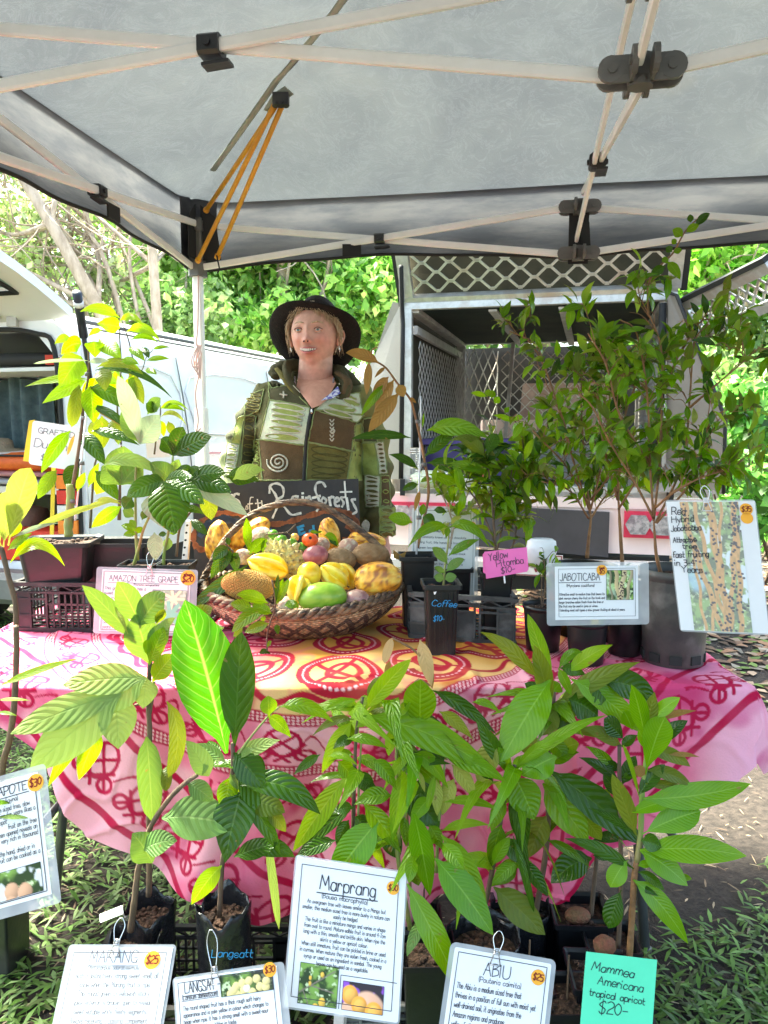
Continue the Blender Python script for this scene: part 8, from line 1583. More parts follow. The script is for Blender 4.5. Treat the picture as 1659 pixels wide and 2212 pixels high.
for s_ in(-1,1):
    er=H(s_*.0795,-.004,-.012);mb=MB();q=[er+RH@V((s_*.002,-.010,-.026)),er+RH@V((s_*.004,-.016,-.005)),er+RH@V((s_*.012,-.008,.018)),er+RH@V((s_*.016,.008,.022)),er+RH@V((s_*.017,.016,.004)),er+RH@V((s_*.008,.008,-.018)),er+RH@V((s_*.003,-.006,-.028))];mb.tube(catmull(q,4),.0042,8);mb.tube([er+RH@V((s_*-.004,0,.012)),er+RH@V((s_*.008,.002,-.002)),er+RH@V((0,-.006,-.024))],[.010,.011,.007],8);mb.build('ear',M['skinp'],man,True)
    for k in range(2):mb=MB();c0=er+RH@V((s_*.006,-.008+.006*k,-.030-.003*k));mb.tube([c0+V((math.sin(a)*.001,math.sin(a)*.0075*.4,math.cos(a)*.0075-.007))for a in[i*math.pi/6 for i in range(13)]],.0012,5,caps=False);mb.build('earring',M['gold'],man,True)
# hair: short blonde strands escaping below the brim
RHr=random.Random(12);hr=MB()
hv=[(p.x*.0765,-p.y*.101 if False else p.y*.101,p.z*.121)for p in sv]
cap=MB();cv_,cf_=sphere_pts(28,18);capv=[H(p.x*.082*(1-.05*max(0,-p.z)),p.y*.099,p.z*.1205*(1-.13*max(0,p.z)**3))for p in cv_];keep=[f for f in cf_ if all((cv_[i].y<.35-.35*0 and cv_[i].z>-.55 and cv_[i].y<.15)or(cv_[i].z>.62)for i in f)];cap.add(capv,keep);ho=cap.build('hair',M['hair'],man,True)
def strand(p0,p1,p2,r=.0011):hr.tube(catmull([p0,p1,p2],4),[r,r,r*.95,r*.9,r*.85,r*.7,r*.55,r*.4,r*.2],4,caps=False)
for i in range(420):
    s_=RHr.uniform(-1,1);a0=H(s_*.060,.060-.045*s_*s_+RHr.uniform(-.01,.01),.092-.03*s_*s_+RHr.uniform(-.006,.01));L_=RHr.uniform(.5,1.1)
    e=H(s_*.070+RHr.uniform(-.018,.018)+.010*(1 if s_>0 else-1),.088-.050*s_*s_,.092-.030*L_-.045*abs(s_)**1.5*L_-.012*s_);m=(a0+e)*.5+RH@V((RHr.uniform(-.004,.004),-.010,.004));strand(a0,m,e)
for s_ in(-1,1):
    for i in range(150):
        a0=H(s_*RHr.uniform(.070,.080),RHr.uniform(-.03,.045),RHr.uniform(.03,.075));zt=RHr.uniform(-.045,.03)-(.035 if RHr.random()<.15 else 0);out_=RHr.uniform(.0,.016)
        e=H(s_*(.079+out_),RHr.uniform(-.04,.035),zt);m=H(s_*(.086+out_*.5),(RHr.uniform(-.03,.04)),(.05+zt)/2);strand(a0,m,e)
for i in range(60):
    s_=RHr.choice((-1,1));a0=H(s_*.062,.03,.06);e=H(s_*RHr.uniform(.085,.10),.03,RHr.uniform(.02,.07));strand(a0,(a0+e)/2+V((0,-.01,.004)),e,.0007)
hr.build('hair_strand',M['hair'],ho,True)['kind']='stuff'
# hat worn far back
ROLL=Matrix.Rotation(math.radians(4),3,'Y');hx=ROLL@V((1,0,0));hy=ROLL@V((0,-.68,.73)).normalized();hn=hx.cross(hy)*-1
if hn.z<0:hn=-hn
hc=ptz(908,468,2.79)+hn*.006;n=72;L=[]
def hr_(a,rx,ry,o):return hc+(hx*math.cos(a)*rx+hy*math.sin(a)*ry+hn*o)*1.04
for k_,(rx,ry,o)in enumerate([(.157,.160,.0),(.150,.152,-.003),(.125,.130,-.012),(.100,.112,-.010),(.083,.100,.0),(.081,.097,.03),(.079,.098,.07),(.074,.090,.108),(.045,.06,.122),(.001,.001,.108)]):
    ring=[]
    for k in range(n):
        a=2*math.pi*k/n;w=(rx-.083)/.074 if rx>.083 else 0;oo=o+w*(.020*math.cos(2*a)*1-.012*math.sin(a*1+.5)+.006*math.sin(3*a+1));pinch=1-(.16*max(0,math.sin(a))**2 if rx<.075 else 0);ring.append(hr_(a,rx*pinch,ry,oo))
    L.append(ring)
vs=[p for r in L for p in r];fs=[(i*n+k,i*n+(k+1)%n,(i+1)*n+(k+1)%n,(i+1)*n+k)for i in range(len(L)-1)for k in range(n)]
M['felt']=pm('dark_brown_felt',(.006,.0042,.004),.85,col2=(.012,.0085,.008),scale=14,bump=.5,bscale=160,spec=.25)
ht_=mobj('hat',vs,fs,M['felt'],man);sdm=ht_.modifiers.new('thickness','SOLIDIFY');sdm.thickness=.003;sdm.offset=1
mb=MB();mb.tube([hr_(2*math.pi*k/40,.0835,.0995,.014)for k in range(41)],.006,6,caps=False,flat=.5);mb.build('hat_band',M['ink'],ht_,True)
# hoodie
hd=rings(TOR,0,48)
for A_ in(AL,AR):hd.tube(catmull([A_[0].lerp(P(672,850,2.79),.35)]+A_,4),[.062,.063,.063,.062]+[.0585-.0006*i for i in range(17)],20)
hoodie=hd.build('hoodie',M['ink'],man,True);remesh(hoodie,.0085,5)
me=hoodie.data;n_=len(me.vertices);cv=np.empty(n_*3,dtype=np.float32);me.vertices.foreach_get('co',cv);cv=cv.reshape(-1,3);no_=np.empty(n_*3,dtype=np.float32);me.vertices.foreach_get('normal',no_);no_=no_.reshape(-1,3)
w_=cv+np.array(off(man));dsp=.008*np.sin(w_[:,2]*75+fbm(w_[:,0]*9,w_[:,2]*9,2)*9)*(np.abs(w_[:,0]-FT.x)>.165)+.012*(fbm(w_[:,0]*14+40,w_[:,2]*14+w_[:,1]*9,3)-.5);cv+=no_*dsp[:,None];me.vertices.foreach_set('co',cv.ravel());me.update()
GRN=[(.085,.085,.035),(.11,.075,.040),(.22,.26,.08),(.062,.055,.042),(.16,.17,.06)]
cc=np.tile(np.array(GRN[0]),(n_,1));sx_=w_[:,0]-FT.x
cc[sx_<-.18]=(.075,.078,.042);cc[(sx_<-.19)&(w_[:,2]<1.30)]=(.26,.29,.15);cc[sx_>.19]=(.17,.17,.06);cc[(sx_>.12)&(w_[:,2]<1.22)]=(.10,.095,.04)
at=me.color_attributes.new('Col','FLOAT_COLOR','POINT');at.data.foreach_set('color',np.hstack([cc,np.ones((n_,1))]).astype(np.float32).ravel())
me.materials.clear();me.materials.append(am('hoodie_jersey',.9,bump=.4,bscale=220,var=.18,spec=.2))
bvh=BVHTree.FromPolygons([V(v.co)+off(man)for v in me.vertices],[tuple(p.vertices)for p in me.polygons])
def onto(x,y,o):
    u,v=Z4(x,y);d=(P(u,v,1)-V((0,0,CAMH))).normalized();h=bvh.ray_cast(V((0,0,CAMH)),d)
    if h[0]is None:h=bvh.find_nearest(P(u,v,2.7))[:2]+(0,0);
    nn_=h[1]if h[1].dot(d)<0 else-h[1];return h[0]+nn_*o
def fmat(nm,c_,k=.8):return pm(nm,c_,.92,col2=tuple(q*k for q in c_),scale=22,bump=.4,bscale=200,spec=.2)
FM_={'white':fmat('patch_pale',(.60,.66,.50)),'brown':fmat('patch_brown',(.115,.075,.038)),'dark':fmat('patch_dark_olive',(.075,.07,.035)),'olive':fmat('patch_olive',(.165,.145,.045)),'green':fmat('patch_green',(.30,.35,.10)),'thread':fmat('thread',(.55,.52,.42)),'edge':fmat('edge_green',(.26,.31,.13)),'odark':fmat('oval_olive',(.10,.09,.03))}
def patchq(name,q,mat,o=.0035,n=12):
    a,b,c_,d=[V((x,y,0))for x,y in q];vs=[]
    for j in range(n+1):
        for i in range(n+1):p=(a.lerp(b,i/n)).lerp(d.lerp(c_,i/n),j/n);vs.append(onto(p.x,p.y,o))
    I=lambda i,j:j*(n+1)+i;po=mobj(name,vs,[(I(i,j),I(i,j+1),I(i+1,j+1),I(i+1,j))for j in range(n)for i in range(n)],FM_[mat],hoodie)
    mb=MB();ed=[vs[I(i,0)]for i in range(n+1)]+[vs[I(n,j)]for j in range(1,n+1)]+[vs[I(i,n)]for i in range(n-1,-1,-1)]+[vs[I(0,j)]for j in range(n-1,-1,-1)]
    mb.tube([p+V((random.uniform(-.0015,.0015),0,random.uniform(-.0015,.0015)))for p in ed],.0024,5,caps=False);mb.build('seam',FM_['edge'],po,True);return po
def oval(x,y,rx,ry,rot,mat,po,rim='thread'):
    k=18;cr,sr=math.cos(rot),math.sin(rot);pts=[onto(x+math.cos(a)*rx*cr-math.sin(a)*ry*sr,y+math.cos(a)*rx*sr+math.sin(a)*ry*cr,.0052)for a in[2*math.pi*i/k for i in range(k)]];mb=MB();mb.add([onto(x,y,.0056)]+pts,[(0,1+(i+1)%k,1+i)for i in range(k)]);mb.build('oval_cutout',FM_[mat],po,True)
    mb=MB();mb.tube(pts+[pts[0],pts[1]],.0022,5,caps=False);mb.build('oval_rim',FM_[rim],po,True)
p1=patchq('patch',[(545,990),(872,1052),(828,1352),(468,1302)],'white')
for x,y,rx,ry,r in[(705,1048,128,24,.17),(693,1090,133,22,.17),(690,1132,125,21,.16),(682,1176,122,21,.15),(672,1226,126,22,.12),(650,1287,136,28,.09)]:oval(x,y,rx,ry,r,'green',p1)
patchq('patch',[(532,800),(640,800),(862,1042),(545,985)],'dark');p3=patchq('patch',[(462,1306),(826,1354),(815,1640),(492,1640)],'brown')
p4=patchq('patch',[(985,985),(1270,925),(1310,1110),(915,1068)],'white')
for x,y,rx,ry,r in[(1150,960,100,20,.2),(1210,1010,75,24,.35),(1130,1055,118,26,.2),(1100,1098,120,20,.25)]:oval(x,y,rx,ry,r,'green',p4)
p4b=patchq('patch',[(1180,1100),(1310,1100),(1250,1165),(1220,1160)],'white',n=5)
p5=patchq('patch',[(912,1070),(1240,1165),(1228,1402),(856,1322)],'brown');p6=patchq('patch',[(856,1326),(1215,1408),(1165,1640),(842,1640)],'olive')
for x,y,rx,ry,r in[(1030,1405,148,34,.18),(1030,1455,142,30,.14),(1025,1510,140,30,.1),(1020,1560,132,26,.06),(1000,1606,118,16,0)]:oval(x,y,rx,ry,r,'olive',p6,'odark')
p7=patchq('patch',[(410,1300),(462,1306),(488,1640),(410,1640)],'olive',n=8)
for y in range(1335,1640,42):oval(437,y,22,15,.1,'odark',p7,'green')
patchq('patch',[(1232,1190),(1290,1170),(1290,1640),(1170,1640)],'green',n=8)
def sleeve(q,mat,n_ov,rim='thread',om='odark',rx=40,ry=12):
    p=patchq('sleeve_patch',q,mat,n=8);a,b,c_,d=[V((x,y,0))for x,y in q]
    for i in range(n_ov):t_=(i+.5)/n_ov;m_=((a+b)/2).lerp((c_+d)/2,t_);oval(m_.x,m_.y,rx,ry,.1,om,p,rim)
sleeve([(355,960),(500,900),(470,1060),(345,1120)],'dark',4,'olive','dark',55,12);sleeve([(290,1130),(340,1110),(300,1340),(235,1330)],'green',0);sleeve([(205,1335),(300,1345),(255,1610),(168,1600)],'white',7,'thread','green',34,13);sleeve([(345,1110),(440,1110),(400,1560),(305,1500)],'dark',6,'olive','dark',36,14)
sleeve([(1300,1140),(1400,1120),(1420,1330),(1310,1330)],'dark',0);sleeve([(1400,1335),(1470,1320),(1500,1580),(1440,1590)],'white',7,'thread','odark',22,14);sleeve([(1300,1335),(1398,1335),(1435,1600),(1310,1600)],'green',0);sleeve([(1320,1605),(1445,1600),(1440,1860),(1330,1860)],'white',7,'thread','odark',48,15);sleeve([(1450,1600),(1512,1600),(1530,1860),(1450,1860)],'brown',3,'green','brown',20,14);sleeve([(1440,1870),(1560,1870),(1560,2150),(1440,2150)],'green',6,'edge','olive',44,16)
def thread(pts,nm,r=.0030,mat='thread',o=.0055,par=None,k=5):mb=MB();mb.tube([onto(p.x,p.y,o)for p in catmull(pts,k)],r,5);return mb.build(nm,FM_[mat]if mat in FM_ else M[mat],par or hoodie,True)
sp=[(620+math.cos(a)*(8+a*5.2)*1.0,1492+math.sin(a)*(8+a*4.9))for a in[i*.42 for i in range(39)]];thread(sp,'spiral_embroidery',.0032,par=p3,k=2)
for dx,dy in[(0,28),(30,4)]:thread([(660-dx,950-dy),(660,950),(660+dx,950+dy)],'stitched_star',.003)
for i in range(6):y=1155+i*30;thread([(1032,y-10),(1048,y+12),(1064,y-10)],'stitched_chevron',.0022,par=p5)
thread([(1050,1215),(1070,1235),(1055,1258),(1040,1240),(1060,1225)],'stitched_loop',.0022,par=p5)
thread([(888,1052),(870,1130),(852,1240),(838,1360),(828,1500),(822,1660)],'zip',.0075,'rubber',.003);thread([(889,1060),(884,1105)],'zip_pull',.004,'steel',.010)
for a,b in[((600,735),(690,870)),((690,870),(800,968))]:thread([a,b],'hood_stitch',.0018,'thread',.03)
# neckline: skin seen in the V, necklace, printed lining, hood folds
vn_=MB();q=[(748,770),(1066,770),(1080,860),(1000,980),(890,1050),(830,980),(760,880)]
def vpt(x,y,o):u,v=Z4(x,y);return P(u,v,float(np.interp(y,[740,800,850,950,1050],[2.80,2.725,2.69,2.65,2.61]))-o)
vs=[vpt(900,880,.020)]+[vpt(x,y,-.012)for x,y in[(790,740),(900,740),(1035,740),(1085,850),(1010,985),(950,1030),(888,1052),(840,985),(760,880)]];vn_.add(vs,[(0,1+(i+1)%9,1+i)for i in range(9)]);vn_.build('neckline',M['skinp'],man,True)
def drape(nm,pts,r,mat,flat=.6,par=None):mb=MB();q=catmull([ptz(*p)for p in pts],5);mb.tube(q,[r*(.7+.45*math.sin(math.pi*i/(len(q)-1)))*(1+.08*math.sin(i*1.9))for i in range(len(q))],12,flat=flat);return mb.build(nm,FM_[mat],par or hoodie,True)
drape('hood',[(870,1040,2.675),(800,965,2.675),(735,880,2.685),(690,790,2.70),(690,715,2.78),(770,700,2.84),(900,715,2.87),(1050,740,2.84),(1110,760,2.77),(1165,850,2.71),(1140,950,2.69),(1000,990,2.68),(905,1040,2.675)],.021,'dark');drape('hood',[(600,800,2.74),(585,760,2.77),(640,715,2.81),(750,700,2.86),(900,700,2.9),(1060,720,2.87),(1180,790,2.8),(1260,870,2.76)],.026,'dark');drape('hood',[(600,730,2.74),(660,800,2.7),(720,880,2.685),(800,970,2.675)],.013,'olive');drape('hood',[(1090,760,2.74),(1180,830,2.705),(1165,930,2.69),(1150,1000,2.685)],.016,'brown')
drape('hood',[(690,800,2.90),(800,770,2.93),(900,765,2.94),(1020,775,2.93),(1150,810,2.90)],.055,'dark');M['print']=pm('blue_white_print',(.60,.60,.68),.8,col2=(.10,.10,.35),scale=80,lo=.48,hi=.54);mb=MB();mb.add([vpt(960,990,-.001),vpt(1040,930,-.004),vpt(1100,870,-.008),vpt(1120,930,.002),vpt(1060,970,.006)],[(0,4,3,2,1)]);mb.build('printed_lining',M['print'],man)
R_=random.Random(8);nk=MB();q=catmull([ptz(748,800,2.72),ptz(755,880,2.7),ptz(800,950,2.68),ptz(860,985,2.67),ptz(930,988,2.67),ptz(1000,960,2.675),ptz(1050,900,2.69),ptz(1066,810,2.72)],9)
for i,p in enumerate(q):nk.add([p+x*R_.uniform(.0028,.0045)for x in sphere_pts(7,5)[0]],sphere_pts(7,5)[1])
nk.build('necklace',pm('bead',(.10,.08,.09),.3,col2=(.35,.30,.32),scale=120),man,True)
# trousers and shoes (behind the table)
tr=rings([(664,1200,116,.115,0),(664,1260,118,.118,0),(664,1330,108,.105,0)],0,28)
for s_ in(-1,1):tr.tube([V((FT.x+s_*.085,2.79,.93)),V((FT.x+s_*.10,2.77,.48)),V((FT.x+s_*.105,2.79,.06))],[.098,.068,.062],16)
to=tr.build('trousers',M['ink'],man,True);remesh(to,.014,3);to.data.materials.clear();to.data.materials.append(fmat('black_trousers',(.02,.02,.024)))
for s_ in(-1,1):mb=MB();x=FT.x+s_*.105;mb.tube([V((x,2.84,.035)),V((x,2.78,.045)),V((x,2.68,.035)),V((x+s_*.01,2.6,.028))],[.036,.045,.042,.026],12,flat=.8);mb.build('shoe',M['rubber'],man,True)
# ================================================================ fruit basket
BC=V((P(654,1250,2.31).x,2.31,TZ+.006));bk=thing('basket','oval woven basket with an arched handle heaped with tropical fruit','basket',BC)
def weave():
    m,n,b=_nm('basket_weave');N=n.nodes.new;L=n.links;tc=N('ShaderNodeTexCoord');sp=N('ShaderNodeSeparateXYZ');L.new(tc.outputs['UV'],sp.inputs[0])
    def mt(op,a,c=None):
        x=N('ShaderNodeMath');x.operation=op
        for i,q in enumerate((a,c)):
            if q is None:continue
            if isinstance(q,(int,float)):x.inputs[i].default_value=q
            else:L.new(q,x.inputs[i])
        return x.outputs[0]
    u,v=sp.outputs[0],sp.outputs[1]
    tri=mt('ABSOLUTE',mt('SUBTRACT',mt('FRACT',mt('MULTIPLY',u,30.0)),.5));dk=mt('LESS_THAN',mt('ABSOLUTE',mt('SUBTRACT',mt('ABSOLUTE',mt('SUBTRACT',v,.42)),mt('MULTIPLY',tri,.46))),.085)
    no=N('ShaderNodeTexNoise');no.inputs['Scale'].default_value=70;no.inputs['Detail'].default_value=4;L.new(tc.outputs['Object'],no.inputs['Vector'])
    r=N('ShaderNodeValToRGB');e=r.color_ramp.elements;e[0].position=.35;e[0].color=(.38,.20,.10,1);e[1].position=.65;e[1].color=(.70,.48,.28,1);L.new(no.outputs['Fac'],r.inputs[0])
    st=mt('ABSOLUTE',mt('SUBTRACT',mt('FRACT',mt('ADD',mt('MULTIPLY',u,105.0),mt('MULTIPLY',mt('FLOOR',mt('MULTIPLY',v,16.0)),.5))),.5));rw=mt('ABSOLUTE',mt('SUBTRACT',mt('FRACT',mt('MULTIPLY',v,16.0)),.5));sh=mt('MULTIPLY',mt('SUBTRACT',1.15,mt('MULTIPLY',st,1.1)),mt('SUBTRACT',1.25,mt('MULTIPLY',rw,1.5)))
    mx=N('ShaderNodeMix');mx.data_type='RGBA';L.new(mt('MULTIPLY',dk,.85),mx.inputs['Factor']);L.new(r.outputs[0],mx.inputs['A']);mx.inputs['B'].default_value=(.055,.022,.02,1);sc=N('ShaderNodeVectorMath');sc.operation='SCALE';L.new(mx.outputs['Result'],sc.inputs[0]);L.new(sh,sc.inputs['Scale']);L.new(sc.outputs[0],b.inputs['Base Color'])
    bp=N('ShaderNodeBump');bp.inputs['Distance'].default_value=.004;L.new(sh,bp.inputs['Height']);L.new(bp.outputs[0],b.inputs['Normal']);b.inputs['Roughness'].default_value=.6
    return m
M['weave']=weave();M['wicker_dark']=pm('dark_wicker',(.05,.03,.022),.6,col2=(.26,.16,.09),scale=25,bump=.7,bscale=60,stretch=(1,1,3))
def rim(a,k=1.0,dz=0):return V((BC.x+math.cos(a)*.300*k,BC.y+math.sin(a)*.255*k,TZ+.100+.036*abs(math.cos(a))**1.5+.012*(math.sin(a)>0)*math.sin(a)+dz))
nu,nv=420,34;vs=[];uv=[]
for j in range(nv):
    q=j/(nv-1);k=.62+.38*math.sin(q*math.pi/2)**.9+.02*math.sin(q*math.pi)
    for i in range(nu):
        a=2*math.pi*i/nu;t_=rim(a);st=.0016*math.sin(i*math.pi*.5+(math.pi if j%2 else 0))+.0010*math.cos(j*math.pi);vs.append(V((BC.x+(t_.x-BC.x)*k+math.cos(a)*st,BC.y+(t_.y-BC.y)*k+math.sin(a)*st,BC.z+(t_.z-BC.z)*q)));uv.append((i/nu,q))
fs=[(j*nu+i,j*nu+(i+1)%nu,(j+1)*nu+(i+1)%nu,(j+1)*nu+i)for j in range(nv-1)for i in range(nu)]+[tuple(range(nu-1,-1,-1))]
mobj('bowl',vs,fs,M['weave'],bk,True,uv=uv)
for s in range(3):
    mb=MB();mb.tube([rim(a,1.0+.022*math.cos(a*22+s*2.094),.010*math.sin(a*22+s*2.094))for a in[2*math.pi*i/300 for i in range(301)]],.0085,6,caps=False);mb.build('rim_braid',M['wicker_dark'],bk,True)
hp=[(110,800,2.30),(150,720,2.30),(250,540,2.30),(430,350,2.30),(640,255,2.30),(820,235,2.30),(1000,275,2.30),(1150,370,2.30),(1300,480,2.30),(1420,600,2.30),(1490,740,2.30)]
hq=catmull([P(*Zb(x,y),Y_)for x,y,Y_ in hp],10)
for s in range(4):
    mb=MB();q=[]
    for i,p in enumerate(hq):a=i*.30+s*math.pi/2;T=(hq[min(i+1,len(hq)-1)]-hq[max(i-1,0)]).normalized();n1=V((0,1,0));n2=T.cross(n1);q.append(p+n1*math.cos(a)*.007+n2*math.sin(a)*.005)
    mb.tube(q,.0062,6);mb.build('handle_strand',M['wicker_dark'],bk,True)
def fmesh(name,label,x,y,Y_,rx,ry,rz,mat,fn=None,R=None,cat='fruit',n=(40,26),group=None,col=None):
    """fruit: rx, rz half-sizes in picture terms (z-zoom px), ry depth ratio; its axis is local x"""
    c=P(*Zb(x,y),Y_);k=Y_*1.08/F/3.36;t=thing(name,label,cat,c-V((0,0,rz*k*.8)),group);sv_,sf_=sphere_pts(*n);R=R or Matrix.Identity(3);vs=[];cl=[]
    for p in sv_:
        p=V((p.z,p.y,p.x));f,cc=fn(p)if fn else(1.0,None);q=V((p.x*rx*k,p.y*ry*k,p.z*rz*k))*f;vs.append(c+R@q);cl.append(cc)
    sf_=[f[::-1]for f in sf_]
    o=mobj(name+'_flesh' if False else 'skin',vs,sf_,M[mat],t,True,col=([c_ if c_ is not None else(1,1,1)for c_ in cl]if cl[0]is not None else None));return t,c,k
def RZ(d,yaw=0):return Matrix.Rotation(math.radians(-d),3,'Y')@Matrix.Rotation(math.radians(yaw),3,'Z')
M['vfruit']=am('fruit_skin',.38,bump=.25,bscale=70,var=.15,spec=.5);M['vrough']=am('rough_rind',.75,bump=.9,bscale=110,var=.3);M['vwax']=am('waxy_skin',.28,bump=.05,bscale=30,var=.05)
def cacao(seed):
    def f(p):
        a=math.atan2(p.z,p.y);rib=.045*math.cos(a*5+seed)+.018*math.cos(a*10+seed);e=(1-abs(p.x)**6*.05);w=float(fbm(np.array(p.x*7+seed),np.array(a*3+9),4));tp=1+.18*max(0,p.x)**3
        cm=mixc(rgb(.82,.40,.035),rgb(.34,.11,.02),np.array(float(sst(.50,.66,w))));cm=mixc(cm,rgb(.88,.58,.10),np.array(float(sst(.45,.30,w))))
        return(1+rib*(1-p.x**4)+(w-.5)*.10)*e*tp,cm
    return f
for x,y,Y_,rx,rz,rot,lb in[(215,530,2.36,138,82,82,'orange ridged cacao pod standing at the left end of the basket'),(350,500,2.42,120,72,52,'reddish cacao pod behind the long dark leaves at the basket handle'),(500,430,2.46,90,66,35,'cacao pod at the back of the basket above the pale round fruit'),(1030,480,2.45,112,72,98,'yellow cacao pod standing upright behind the red fruit'),(1290,510,2.44,125,55,-8,'golden cacao pod lying at the back right of the basket'),(1365,795,2.20,158,118,6,'big yellow cacao pod resting on the right rim of the basket')]:
    fmesh('cacao_pod',lb,x,y,Y_,rx,rz,rz,'vfruit',cacao(x*.01),RZ(rot),group='cacao pods in the basket')
def rindf(a,b,bumpk=0.0,sp=None,cells=0):
    def f(p):
        w=float(fbm(np.array(p.x*3+p.y*2+9+a[0]*30),np.array(p.z*3+5),4));c_=mixc(rgb(*a),rgb(*b),np.array(float(sst(.42,.58,w))));return 1+bumpk*(w-.5),c_
    return f
def place_cells(t,c,k,rx,rz,n,mat,r0,h,R,squash=1.0,spike=False,cm=None):
    mb=MB();N_=n
    for i in range(N_):
        z=1-2*(i+.5)/N_;a=i*2.39996;s=math.sqrt(1-z*z);d=V((s*math.cos(a),s*math.sin(a),z));p=R@V((d.x*rx*k,d.y*rz*k,d.z*rz*k));nrm=(R@V((d.x/rx,d.y/rz,d.z/rz))).normalized();q=c+p
        if q.y>c.y+rz*k*.5:continue
        t1=nrm.orthogonal().normalized();t2=nrm.cross(t1);b=[q+(t1*math.cos(g)+t2*math.sin(g))*r0-nrm*.001 for g in[j*math.pi/3 for j in range(6)]]
        if spike:
            tip=nrm+V((random.uniform(-.3,.3),0,random.uniform(-.2,.4)));mb.add(b,[],(.80,.70,.28));m1=len(mb.v);mb.add([q+(t1*math.cos(g)+t2*math.sin(g))*r0*.45+tip*h*.7 for g in[j*math.pi/3 for j in range(6)]],[],(.62,.52,.22));mb.add([q+tip*h],[],(.06,.05,.04));s0=m1-6
            mb.f+=[(s0+j,s0+(j+1)%6,m1+(j+1)%6,m1+j)for j in range(6)]+[(m1+j,m1+(j+1)%6,m1+6)for j in range(6)]
        else:
            b2=[q+(t1*math.cos(g)+t2*math.sin(g))*r0*.55+nrm*h for g in[j*math.pi/3 for j in range(6)]];s0=len(mb.v);mb.add(b,[],(.20,.10,.03));mb.add(b2,[],(.62,.36,.10));mb.add([q+nrm*h*.5],[],(.10,.05,.02));mb.f+=[(s0+j,s0+(j+1)%6,s0+6+(j+1)%6,s0+6+j)for j in range(6)]+[(s0+6+j,s0+6+(j+1)%6,s0+12)for j in range(6)]
    o=mb.build('rind_bumps',M[mat],t,False);o['kind']='stuff'
t,c,k=fmesh('marang_fruit','large brown fruit covered in small ring-shaped bumps at the left front of the basket',435,838,2.17,176,100,100,'vrough',rindf((.36,.20,.06),(.46,.27,.09),.06),RZ(-8));place_cells(t,c,k,178,100,720,'vrough',.0052,.0034,RZ(-8))
t,c,k=fmesh('rollinia','pale yellow spiky fruit with dark tips in the middle of the basket',715,650,2.30,135,88,88,'vrough',rindf((.72,.62,.22),(.60,.52,.20)),RZ(-32));place_cells(t,c,k,135,88,120,'vrough',.016,.022,RZ(-32),spike=True)
def star(seed):
    def f(p):
        a=math.atan2(p.z,p.y);r=.50+.50*abs(math.cos(a*2.5+seed))**1.6;e=(1-p.x*p.x)**.12;w=float(fbm(np.array(p.x*4+seed*3),np.array(a*2+4),3));c_=mixc(rgb(.88,.55,.02),rgb(.90,.70,.10),np.array(float(sst(.4,.6,w))));edge=float(sst(.85,1,r));c_=mixc(c_,rgb(.80,.66,.16),np.array(edge*.6));s=math.sqrt(max(0,p.y**2+p.z**2));return(r if s>0 else 1)*(1 if s>.01 else 1),c_
    return f
def starfruit(lb,x,y,Y_,rx,rz,rot,seed,yaw=0):
    c=P(*Zb(x,y),Y_);k=Y_*1.02/F/3.36;t=thing('star_fruit',lb,'fruit',c-V((0,0,rz*k*.8)),'star fruit in the basket');R=RZ(rot,yaw);nu,nv=60,22;vs=[];cl=[];f=star(seed)
    for j in range(nv):
        x_=-1+2*j/(nv-1);env=(1-abs(x_)**2.3)**.62 if abs(x_)<1 else 0;tpr=1+.12*x_
        for i in range(nu):
            a=2*math.pi*i/nu;r=.44+.56*abs(math.cos(a*2.5+seed))**1.5;r*=env*tpr;_,cc=f(V((x_,math.cos(a),math.sin(a))));vs.append(c+R@V((x_*rx*k*(1-.05*abs(math.cos(a*2.5+seed))),math.cos(a)*r*rz*k,math.sin(a)*r*rz*k)));cl.append(cc)
    mobj('skin',vs,[(j*nu+i,(j+1)*nu+i,(j+1)*nu+(i+1)%nu,j*nu+(i+1)%nu)for j in range(nv-1)for i in range(nu)],M['vwax'],t,True,col=cl);mb=MB();e=c+R@V((rx*k*.98,0,0));mb.tube([e,e+(e-c).normalized()*.006],.002,6);mb.build('stalk',M['bark'],t)
starfruit('wide yellow star fruit lying across the left centre of the basket',580,700,2.22,160,98,-18,.3);starfruit('pale star fruit pointing down at the front centre of the basket',800,870,2.13,120,92,78,1.25,35);starfruit('star fruit end peeking out beneath the downward pointing one',850,930,2.15,60,50,150,.8)
starfruit('curved deep-yellow star fruit right of the round yellow fruit',1060,770,2.20,125,100,-38,.2);starfruit('shiny star fruit leaning against the curved one on its right',1150,770,2.24,110,85,-62,1.0)
def ball(nm,lb,x,y,Y_,r,mat,a,b,rot=0,asp=1.0,grp=None,bk_=.02):return fmesh(nm,lb,x,y,Y_,r,r*min(asp,1.0),r*asp,mat,rindf(a,b,bk_),RZ(rot),group=grp)
ball('mango','large green round fruit at the front right of centre in the basket',975,928,2.12,172,'vwax',(.20,.36,.03),(.28,.44,.05),5,.62)
t,c,k=ball('yellow_passionfruit','smooth round yellow-orange fruit in the centre of the basket',882,758,2.18,86,'vwax',(.86,.48,.02),(.90,.56,.05),80,.96)
t,c,k=ball('purple_passionfruit','glossy maroon round fruit just below the small red one',925,622,2.26,88,'vwax',(.28,.07,.09),(.40,.16,.17),10,.78)
ball('purple_passionfruit','speckled purple round fruit on the front right rim',1228,940,2.13,88,'vfruit',(.30,.14,.14),(.42,.26,.22),0,.78)
t,c,k=ball('grenadilla','small bright orange-red fruit with a dark navel on top of the heap',886,508,2.30,56,'vwax',(.85,.10,.02),(.88,.16,.03),0,.86)
mb=MB();e=c+V((.004,-.030,.010));mb.tube([e,e+V((0,-.006,.002))],.0045,8);mb.build('navel',M['rubber'],t)
